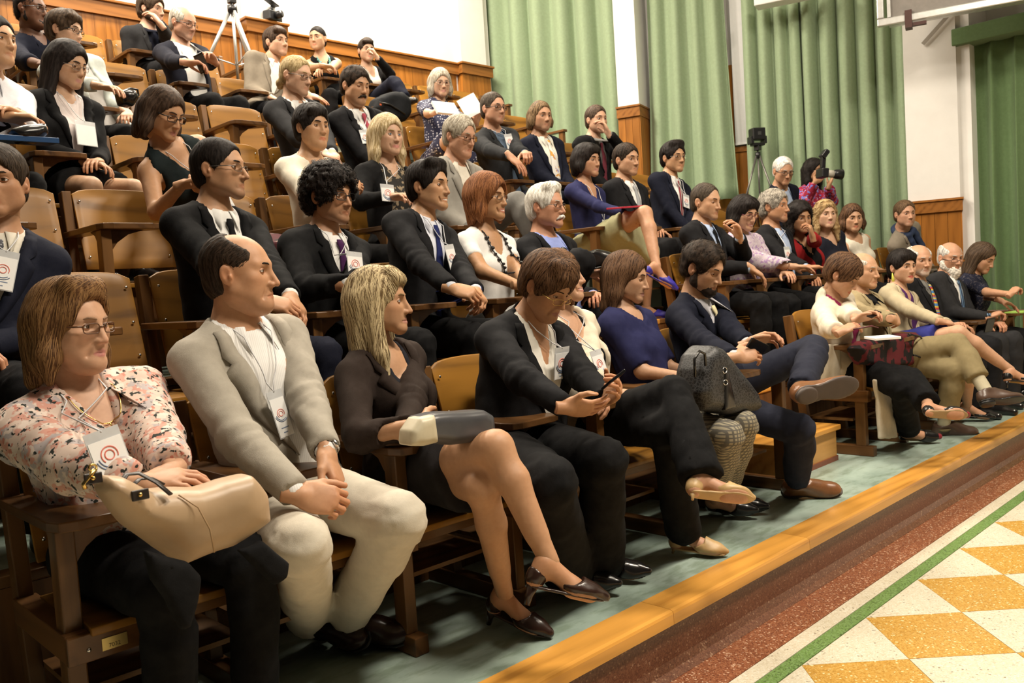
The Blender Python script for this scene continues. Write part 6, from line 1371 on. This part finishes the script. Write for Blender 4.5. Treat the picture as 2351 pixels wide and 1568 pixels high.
# beige bag
LEATH = plain('beige_leather', (.43, .30, .185), .42, var=.05, scale=14, bmp=.15)
STRAPM = plain('dark_strap', (.020, .013, .010), .4)
bag = pillow('handbag', [(222, 1088), (262, 1092), (330, 1128), (440, 1118), (500, 1098), (556, 1092), (600, 1135), (624, 1196), (540, 1258), (425, 1302), (370, 1268), (290, 1205), (240, 1150), (215, 1120)], 1.90, .085, .07, LEATH, h=.0075, amp=.006, fr=28, tilt=-.35, label='large beige leather handbag lying on the lap of the woman in floral blouse', cat='bag')
Y_ = 1.82
tubes('handle', bag, [pxy(p_, yy) for p_, yy in (((262, 1130), 1.84), ((290, 1090), 1.86), ((318, 1086), 1.87), ((360, 1108), 1.85), ((392, 1135), 1.82))], .008, STRAPM, flat=.4)
tubes('handle', bag, [pxy(p_, yy) for p_, yy in (((300, 1118), 1.90), ((320, 1100), 1.92), ((350, 1098), 1.93), ((378, 1112), 1.92))], .007, STRAPM, flat=.4)
tubes('seam', bag, [pxy(p_, yy) for p_, yy in (((410, 1136), 1.835), ((455, 1165), 1.815), ((482, 1215), 1.81), ((492, 1268), 1.825))], .0018, plain('seam_thread', (.36, .23, .12), .6), n=5)
for c_, yy in (((322, 1136), 1.805), ((214, 1098), 1.86)): slab('tab', pxy(c_, yy), (1, 0, 0), (0, .1, 1), .035, .022, .008, STRAPM, bag); MB().ball(pxy(c_, yy - .006) - np.array(bag.location), .005, 8, 5).build('rivet', GOLD, bag, True)
tubes('clasp', bag, [pxy(p_, 1.86) for p_ in ((218, 1078), (205, 1095), (192, 1112), (196, 1122))], .005, GOLD); tubes('ring', bag, [pxy((213 + 9 * math.cos(a), 1074 + 8 * math.sin(a)), 1.86) for a in np.linspace(0, 6.28, 12)], .0025, GOLD, n=6)
# folded black jacket under the bag
jk = pillow('folded_jacket', [(330, 1262), (430, 1290), (458, 1322), (450, 1385), (438, 1440), (412, 1452), (398, 1425), (380, 1380), (345, 1330)], 1.80, .022, .02, BLK, h=.007, amp=.004, label='black jacket folded under the beige handbag, a sleeve hanging down', cat='jacket')
pillow('jacket_front', [(540, 1262), (600, 1240), (662, 1290), (655, 1325), (628, 1345), (600, 1320)], 1.86, .02, .018, BLK, jk, h=.007)
# clutch bag
cl = pillow('clutch_bag', [(950, 955), (985, 947), (1098, 940), (1118, 952), (1122, 990), (1088, 1012), (1020, 1020), (958, 1016)], 1.98, .05, .03, plain('slate_leather', (.062, .062, .068), .3), h=.0055, amp=.0015, label='small slate grey clutch bag with cream end on the tablet arm of the blonde woman', cat='bag')
pillow('cream_end', [(930, 988), (950, 958), (984, 950), (992, 1014), (960, 1022), (928, 1022)], 1.965, .045, .025, plain('cream_leather', (.56, .50, .36), .4), cl, h=.0055, amp=.001)
tubes('piping', cl, [pxy(p_, 1.935) for p_ in ((988, 958), (990, 978), (992, 1002))], .003, BLACKM)
# dark patterned handbag
def ringmat():
    m, nt, n, l, b = nodes_of('logo_cloth'); v = n.new('ShaderNodeTexVoronoi'); v.feature = 'DISTANCE_TO_EDGE'; v.inputs['Scale'].default_value = 80; l.new(coord(n, l), v.inputs['Vector'])
    r = ramp(n, [(.04, (.05, .05, .053)), (.14, (.010, .010, .011))]); l.new(v.outputs['Distance'], r.inputs[0]); l.new(r.outputs[0], b.inputs['Base Color']); b.inputs['Roughness'].default_value = .5; return m
hb = pillow('handbag', [(1592, 812), (1612, 793), (1632, 798), (1668, 842), (1712, 898), (1722, 930), (1715, 942), (1650, 950), (1592, 940), (1578, 900), (1582, 850)], 2.02, .085, .05, ringmat(), h=.007, amp=.002, label='dark ring-patterned handbag standing on the plaid lap', cat='bag')
tubes('handle', hb, [pxy(p_, 1.94) for p_ in ((1596, 865), (1594, 825), (1606, 806), (1618, 812), (1620, 840))], .006, LEA_K); tubes('handle', hb, [pxy(p_, 1.97) for p_ in ((1632, 800), (1645, 798), (1650, 812), (1662, 838))], .006, LEA_K)
pillow('leather_band', [(1654, 840), (1662, 838), (1684, 935), (1658, 942)], 1.95, .02, .008, LEA_K, hb, h=.006, amp=0)
tubes('buckle', hb, [pxy((1664 + 5 * math.cos(a), 850 + 7 * math.sin(a)), 1.925) for a in np.linspace(0, 6.28, 10)], .002, STEEL, n=6); tubes('buckle', hb, [pxy((1666 + 5 * math.cos(a), 878 + 6 * math.sin(a)), 1.925) for a in np.linspace(0, 6.28, 10)], .002, STEEL, n=6)
# phones, pen, notebooks, papers, folders
phone(pxy((1408, 872), 1.80), (.8, -.35, .5), (.1, -.8, .55), 'black phone held by the woman in the black trouser suit')
_a = BEARDM.arms['R']; phone(_a['wr'] + _a['dir'] * .115 + V(0, 0, .03), (.25, -.5, .8), (.85, -.45, .15), 'black phone in the hands of the bearded man in navy', (.05, .11))
def inhand(p_, k, d=.10, b_=.02): a_ = p_.arms[k]; return a_['wr'] + a_['dir'] * d - a_['back'] * b_
phone(inhand(OLDR, 'R', .11, .0), (.8, -.2, .5), (-.1, -.5, .8), 'dark phone held by the older man in cardigan, sixth row', (.075, .15))
phone(inhand(CARDW, 'L', .09, .0), (.2, .9, .3), (.9, -.2, .35), 'small phone of the woman in the cream cardigan', (.045, .085))
phone(pxy((2272, 746), 2.08), (.7, -.6, .1), (.1, -.6, .7), 'phone in the hands of the man with white beard')
pen = tag(MB().tube([V(-.06, .03, -.008), V(.04, -.02, .0), V(.075, -.04, -.012)], [.004, .0045, .0015], 8).build('pen', plain('pen_wine', (.10, .02, .03), .3), None, True), 'dark red pen in the hand of the woman in cream cardigan', 'pen'); pen.location = tuple(pxy((1985, 750), 1.84))
ZT = .23 + .70
rb = pillow('handbag', [(1958, 800), (1975, 782), (2010, 778), (2060, 766), (2092, 764), (2112, 785), (2112, 815), (2090, 838), (2030, 845), (1975, 838)], 2.25, .055, .035, blotch('red_black_patch', (.012, .010, .011), [((.11, .014, .02), 12, .5, .5)]), h=.007, amp=.003, label='red and black patchwork handbag on the lap beside the tablet arm', cat='bag')
tubes('handle', rb, [pxy(p_, 2.16) for p_ in ((2088, 768), (2112, 772), (2128, 792), (2130, 812), (2118, 822), (2098, 815))], .006, LEA_K)
slab('notebook', pxz((2026, 775), ZT + .045), (.8, -.6, 0), (.6, .8, .05), .16, .12, .014, WHITE, label='open white notebook on the patchwork handbag', cat='notebook')
slab('notebook', pxz((2338, 716), ZT), (1, -.1, 0), (.1, 1, 0), .2, .14, .012, plain('lime_cover', (.38, .62, .12), .5), label='lime green notebook on the rightmost front tablet arm', cat='notebook')
bk = slab('booklet', pxy((1023, 249), 5.26), (.98, -.1, .0), (.1, .55, .8), .215, .13, .022, WHITE, label='thick open white booklet read by the grey-blonde woman', cat='booklet')
slab('paper_sheet', pxy((1080, 243), 5.24), (.80, -.3, .42), (-.35, .3, .8), .17, .17, .003, WHITE, label='loose white sheet bent up beside the booklet', cat='paper', bevel=0)
slab('folder', pxy((1437, 476), 3.66), (.95, -.1, .06), (.1, .9, .05), .22, .16, .012, plain('folder_red', (.42, .02, .05), .4), label='red folder on the tablet arm of the woman in navy sweater', cat='folder')
slab('folder', pxy((52, 322), 4.42), (1, -.05, 0), (0, 1, .1), .26, .2, .025, plain('folder_blue', (.02, .07, .19), .4), label='dark blue folder on the lap of the man in white shirt', cat='folder')
pillow('black_pouch', [(18, 300), (55, 290), (100, 285), (108, 308), (85, 330), (40, 328)], 4.38, .07, .05, LEA_K, h=.009, label='black soft pouch lying on the dark blue folder', cat='pouch')
bg = pillow('handbag', [(266, 212), (285, 205), (305, 210), (313, 228), (300, 246), (275, 242)], 5.32, .08, .05, LEA_K, h=.009, label='black leather handbag beside the woman in pale grey cardigan', cat='bag'); tubes('handle', bg, [pxy(p_, 5.28) for p_ in ((285, 208), (300, 203), (316, 206), (318, 218), (308, 226))], .007, LEA_K)
bp = pillow('backpack', [(854, 250), (862, 228), (885, 214), (915, 214), (932, 236), (934, 262), (920, 282), (872, 284)], 6.4, .12, .06, K('backpack_black', (.010, .011, .013)), h=.011, amp=.008, label='black backpack standing on an empty seat of the sixth row', cat='backpack'); tubes('strap', bp, [pxy(p_, 6.27) for p_ in ((872, 235), (895, 240), (915, 252), (930, 262))], .012, BLACKM, flat=.5); slab('badge', pxy((874, 240), 6.27), (1, 0, 0), (0, 0, 1), .02, .015, .004, plain('orange_mark', (.6, .1, .02), .5), bp)
# cardigan tails of the writing woman
def tail(p_, poly, y, m, name, tilt=0.0):
    pillow(name, poly, y, .014, .012, m, p_.root, h=.008, amp=.004, fr=50, tilt=tilt)
KN = MATS['cloth_cream_knit']
tail(CARDW, [(1880, 790), (1925, 790), (1930, 860), (1928, 905), (1900, 908), (1868, 900), (1872, 850)], 2.42, KN, 'cardigan_tail')
tail(CARDW, [(2005, 870), (2030, 872), (2046, 905), (2058, 1005), (2018, 1008), (2014, 940)], 2.16, KN, 'cardigan_tail')
# jewellery, watches, scarf
def necklace(p_, m, w_, r, n=22, wide=.062, beads=False, name='necklace', off=.006):
    pts = [p_.NB - p_.f * .05 + p_.t * .03, p_.NB + p_.l * -.055 + p_.t * .02]
    tr = [BVHTree.FromPolygons([p_.body.matrix_world @ v.co + Vector(p_.base) for v in p_.body.data.vertices], [tuple(x.vertices) for x in p_.body.data.polygons])] + p_.trees
    for i in range(n + 1):
        a = math.pi * i / n; pts.append(p_.shoot(-wide * math.cos(a), .02 - (.02 - w_) * math.sin(a) ** 1.2, off, tr))
    pts += [p_.NB + p_.l * .055 + p_.t * .02, p_.NB - p_.f * .05 + p_.t * .03]
    mb = MB(); mb.tube([q_ - p_.base for q_ in pts], r, 6)
    o = mb.build(name, m, p_.root, True)
    if beads:
        rng = np.random.RandomState(4)
        for q_ in pts[3:-3]: MB().ball(q_ - p_.base + rng.normal(size=3) * .004, beads * (.8 + .5 * rng.rand()), 8, 5, (1, 1, .8)).build('bead', m, o, True)
    return o, pts
def watch(p_, k, strap=LEA_B):
    a = p_.arms[k]; d = nrm(a['wr'] - a['el']); c = a['wr'] - d * .012; u = nrm(a['back'] - d * (a['back'] @ d)); s = np.cross(d, u)
    o = MB().tube([c + .031 * (math.cos(x) * u + math.sin(x) * s) - p_.base for x in np.linspace(0, 6.28, 16)], .005, 6, flat=1.8).build('watch_strap', strap, p_.root, True)
    MB().tube([c + u * .031 - p_.base, c + u * .040 - p_.base], .017, 14).build('watch', STEEL, p_.root, True)
_, np_ = necklace(LADY, GOLD, -.075, .0016); MB().tube([np_[13] - LADY.base + V(.006 * math.sin(k_ * 2), -.006, -.009 * k_) for k_ in range(6)], .003, 6).build('pendant', GOLD, LADY.root, True)
watch(GREYM, 'L')
necklace(AUBURN, BLACKM, -.24, .004, 22, .07, beads=.011, off=.01); necklace(TURQ, plain('turquoise', (.12, .35, .34), .4), -.08, .006, 16, .06, beads=.011, off=.01)
for P_, m_ in ((LADY, GOLD), (BSUIT, GOLD)):
    e_ = P_.RH @ V(-.0 - .083, -.01, -.045) + P_.E - P_.base; MB().tube([e_, e_ - V(0, 0, .012), e_ - V(0, 0, .03)], [.002, .005, .003], 6).build('earring', m_, P_.root, True)
e_ = TRENCH.RH @ V(.083, -.01, -.04) + TRENCH.E - TRENCH.base; MB().tube([e_, e_ - V(-.01, .0, .05), e_ - V(-.03, 0, .10)], [.003, .012, .002], 6, flat=.3).build('feather_earring', plain('yellow_feather', (.75, .75, .12), .6), TRENCH.root, True)
def scarf(p_, m):
    c = p_.NB + p_.t * .02; v = Vol(c - .3, c + .22, .009); n = 14; R_ = .078
    P_ = [c + R_ * (math.cos(a) * p_.l + math.sin(a) * p_.f * .95) - p_.t * .03 * (1 + math.sin(a)) for a in np.linspace(0, 2 * math.pi, n)]
    for a, b in zip(P_[:-1], P_[1:]): v.cone(a, b, .025, .025, k=.02)
    for s, ln in ((-.05, .26), (.045, .2)): a = c + p_.f * .085 + p_.l * s - p_.t * .05; v.cone(a, a - p_.t * ln + p_.f * .05, .03, .034, k=.02)
    mk = np.abs(v.F) < .03; Q = v.grid()[mk]; v.F[mk] += (.005 * wob(Q, 3, 90, 6)).astype(np.float32); a, b = v.nets(); link('scarf', npmesh('scarf', a - p_.base, b), m, p_.root, True)
scarf(SCARF, K('scarf_blue', (.035, .05, .10)))
# ------------------------------------------------------------------ tripods, cameras, screen frame
ALU = plain('aluminium', (.62, .62, .60), .35, .7)
def tripod(name, apex, floor, rad, rot, m, label, col=.4, r=.012):
    root = empty(name, (apex[0], apex[1], floor), 0, label, 'tripod'); A_ = V(0, 0, apex[2] - floor)
    for k in range(3):
        a = rot + k * 2.094; e = V(rad * math.cos(a), rad * math.sin(a), .0); mid = A_ * .45 + e * .55
        lg_ = MB().tube([A_ + V(.02 * math.cos(a), .02 * math.sin(a), -.03), mid], r, 8).tube([mid, e + V(0, 0, .02)], r * .75, 8).build('leg', m, root, True); MB().ball(e + V(0, 0, .015), r * 1.2, 8, 5).build('rubber_foot', BLACKM, lg_, True)
        br = A_ * .62 + e * .38; MB().tube([br, A_ * .55 + V(0, 0, 0)], r * .4, 6).build('brace', m, root, True)
    MB().tube([A_ + V(0, 0, .06), A_ * col], r * .9, 8).build('centre_column', m, root, True); MB().tube([A_ + V(0, 0, -.05), A_ + V(0, 0, .01)], r * 2.6, 10).build('collar', BLACKM, root, True); MB().box(-.03, .03, -.03, .03, A_[2] + .03, A_[2] + .08).build('pan_head', BLACKM, root, bevel=.005)
    return root, A_
ap = pxy((533, 16), 7.0); tripod('tripod', ap, zr(7), .58, .55, ALU, 'tall silver tripod standing behind the upper left rows', r=.016)
# camcorder on the pilaster
cc = pxy((626, 40), 7.86); cc[2] = 4.227; cr = empty('camcorder', cc, .3, 'black camcorder on top of the wooden pilaster', 'camera')
MB().box(-.09, .09, -.05, .05, 0, .10).build('camera_body', BLACKM, cr, bevel=.012); MB().tube([(0, -.05, .055), (0, -.12, .055)], .036, 12).build('camera_lens', BLACKM, cr, True); MB().tube([(0, 0, .1), (.0, 0, .16)], .012, 8).build('mount', BLACKM, cr, True); MB().bar((-.09, -.02, .2), (.07, 0, .165), .07, .012).build('flip_screen', BLACKM, cr, bevel=.004)
ap = pxy((1740, 352), 4.8); t3, A3 = tripod('tripod', ap, zr(4), .40, 2.6, plain('gunmetal', (.16, .15, .14), .35, .6), 'dark tripod carrying a black projector lamp beside the curtain', r=.011)
d3 = empty('spotlight', (ap[0], ap[1], ap[2] + .08), -.6, 'black lamp housing mounted on the dark tripod', 'lamp'); MB().box(-.075, .075, -.06, .06, .06, .19).build('housing', BLACKM, d3, bevel=.012); MB().box(-.095, -.06, -.05, .05, .02, .1).build('yoke', BLACKM, d3, bevel=.004); MB().box(.06, .09, -.05, .05, .02, .1).build('yoke', BLACKM, d3, bevel=.004); MB().box(-.07, .07, -.04, .04, .0, .03).build('mount_plate', BLACKM, d3, bevel=.004); MB().box(-.02, .02, -.064, -.055, .11, .145).build('window', STEEL, d3)
# photo camera with flash
c0 = pxy((1888, 398), 3.80); cd_ = nrm(V(.78, -.60, -.10)); cs = nrm(np.cross(cd_, (0, 0, 1))); cu = np.cross(cs, cd_)
pc = empty('photo_camera', c0, 0, 'black photo camera with pale zoom lens and raised flash', 'camera')
MB().bar(-cd_ * .035, cd_ * .035, .14, .09, cu).build('camera_body', BLACKM, pc, bevel=.01); MB().tube([cd_ * .03, cd_ * .11], .036, 14).build('lens_barrel', plain('lens_white', (.55, .52, .45), .4), pc, True); MB().tube([cd_ * .11, cd_ * .135, cd_ * .20], [.036, .045, .052], 14).build('lens_hood', BLACKM, pc, True)
fl_ = MB().bar(cu * .05, cu * .16 + cd_ * .0, .045, .04, cd_).build('flash_body', BLACKM, pc, bevel=.005); MB().bar(cu * .15 - cd_ * .015, cu * .215 + cd_ * .03, .075, .05, cd_).build('flash_head', BLACKM, pc, bevel=.006); MB().bar(cu * .212 + cd_ * .028, cu * .222 + cd_ * .034, .06, .04, cd_).build('flash_window', STEEL, pc)
# framed board hanging near the side wall: its lower corner shows at the top right
OB = -.75
sA, zA = s_at((2014, 62), OB); ALG = plain('board_grey', (.22, .20, .18), .6)
bd = empty('hanging_board', sw(sA, OB, zA), 0, 'aluminium framed board hanging at the upper right, lower corner visible', 'board')
def sb2(name, s0, s1, o0, o1, z0, z1, m, bevel=0):
    v = [sw(s, o, z) - np.array(bd.location) for z in (z0, z1) for s, o in ((s0, o0), (s1, o0), (s1, o1), (s0, o1))]
    return MB().add(v, [(0, 3, 2, 1), (4, 5, 6, 7), (0, 1, 5, 4), (1, 2, 6, 5), (2, 3, 7, 6), (3, 0, 4, 7)]).build(name, m, bd, bevel=bevel)
sb2('bottom_rail', sA, sA + 3.2, OB, OB + .05, zA, zA + .07, ALU, .01); sb2('inner_rail', sA + .1, sA + 3.2, OB + .05, OB + .12, zA + .0, zA + .03, ALU); sb2('side_rail', sA, sA + .06, OB, OB + .05, zA + .07, zA + 1.4, ALU, .01); sb2('side_rail', sA + .09, sA + .12, OB + .0, OB + .06, zA + .07, zA + 1.4, ALU); sb2('panel', sA + .12, sA + 3.2, OB + .02, OB + .03, zA + .07, zA + 1.4, ALG); sb2('bracket', sA + .24, sA + .30, OB - .02, OB + .1, zA - .06, zA + .10, plain('rust_red', (.06, .02, .015), .6)); sb2('bracket', sA + .28, sA + .42, OB - .01, OB + .04, zA - .05, zA - .02, plain('rust_red', (.06, .02, .015), .6))
s1_, z1_ = s_at((1800, 3), -.2); tag(MB().add([sw(s, o, z) for z in (z1_, z1_ + .12) for s, o in ((s1_ - .3, -.25), (s1_ + .3, -.25), (s1_ + .3, -.05), (s1_ - .3, -.05))], [(0, 3, 2, 1), (4, 5, 6, 7), (0, 1, 5, 4), (1, 2, 6, 5), (2, 3, 7, 6), (3, 0, 4, 7)]).build('wall_unit', PLAS, bevel=.01), 'white wall unit above the wide curtain at the top edge', 'air conditioner')
sx_, zx_ = s_at((2148, 68), -.01); tag(MB().bar(sw(sx_ - .12, -.012, zx_ - .12), sw(sx_ + .12, -.012, zx_ + .12), .035, .012, SN).build('wall_bracket', plain('bracket_grey', (.30, .27, .23), .6)), 'small grey metal strip fixed slantwise on the white pillar', 'bracket')
# number plate on the rail of the first chair
pc_ = [o for o in COL.objects if o.name.startswith('lecture_chair') and o.parent is None and abs(o.location.x - SEAT[(1, -7)]) < .01 and abs(o.location.y - yh(1)) < .01][0]
X_ = -PW / 2 + .037
fr_ = MB().box(X_ - .032, X_ + .2, -.262, -.24, .335, .405).build('front_rail', OAKD, pc_, bevel=.003); MB().box(X_ + .045, X_ + .105, -.2645, -.262, .352, .382).build('number_plate', BRASS, fr_); MB().ball((X_ + .015, -.262, .365), .006, 8, 5).build('bolt', STEEL, fr_, True)
tc = bpy.data.curves.new('plate_number', 'FONT'); tc.body = '7032'; tc.size = .014; tc.extrude = .0003; to = bpy.data.objects.new('plate_text', tc); COL.objects.link(to)
bpy.context.view_layer.update(); tm = bpy.data.meshes.new_from_object(to.evaluated_get(bpy.context.evaluated_depsgraph_get())); bpy.data.objects.remove(to, do_unlink=True)
tn = link('plate_number', tm, plain('etched', (.12, .09, .03), .6), fr_); tn.location = (X_ + .06, -.2648, .357); tn.rotation_euler = (math.pi / 2, 0, 0); tm.materials.clear(); tm.materials.append(MATS['etched'])
# ------------------------------------------------------------------ thin out the dense meshes, flat parts first
for o, ra in DEC:
    if o is None: continue
    d_ = o.modifiers.new('thin', 'DECIMATE'); d_.ratio = ra
bpy.context.view_layer.update(); dg_ = bpy.context.evaluated_depsgraph_get()
new_ = [(o, bpy.data.meshes.new_from_object(o.evaluated_get(dg_))) for o, ra in DEC if o is not None]
for o, me in new_: o.modifiers.clear(); o.data = me
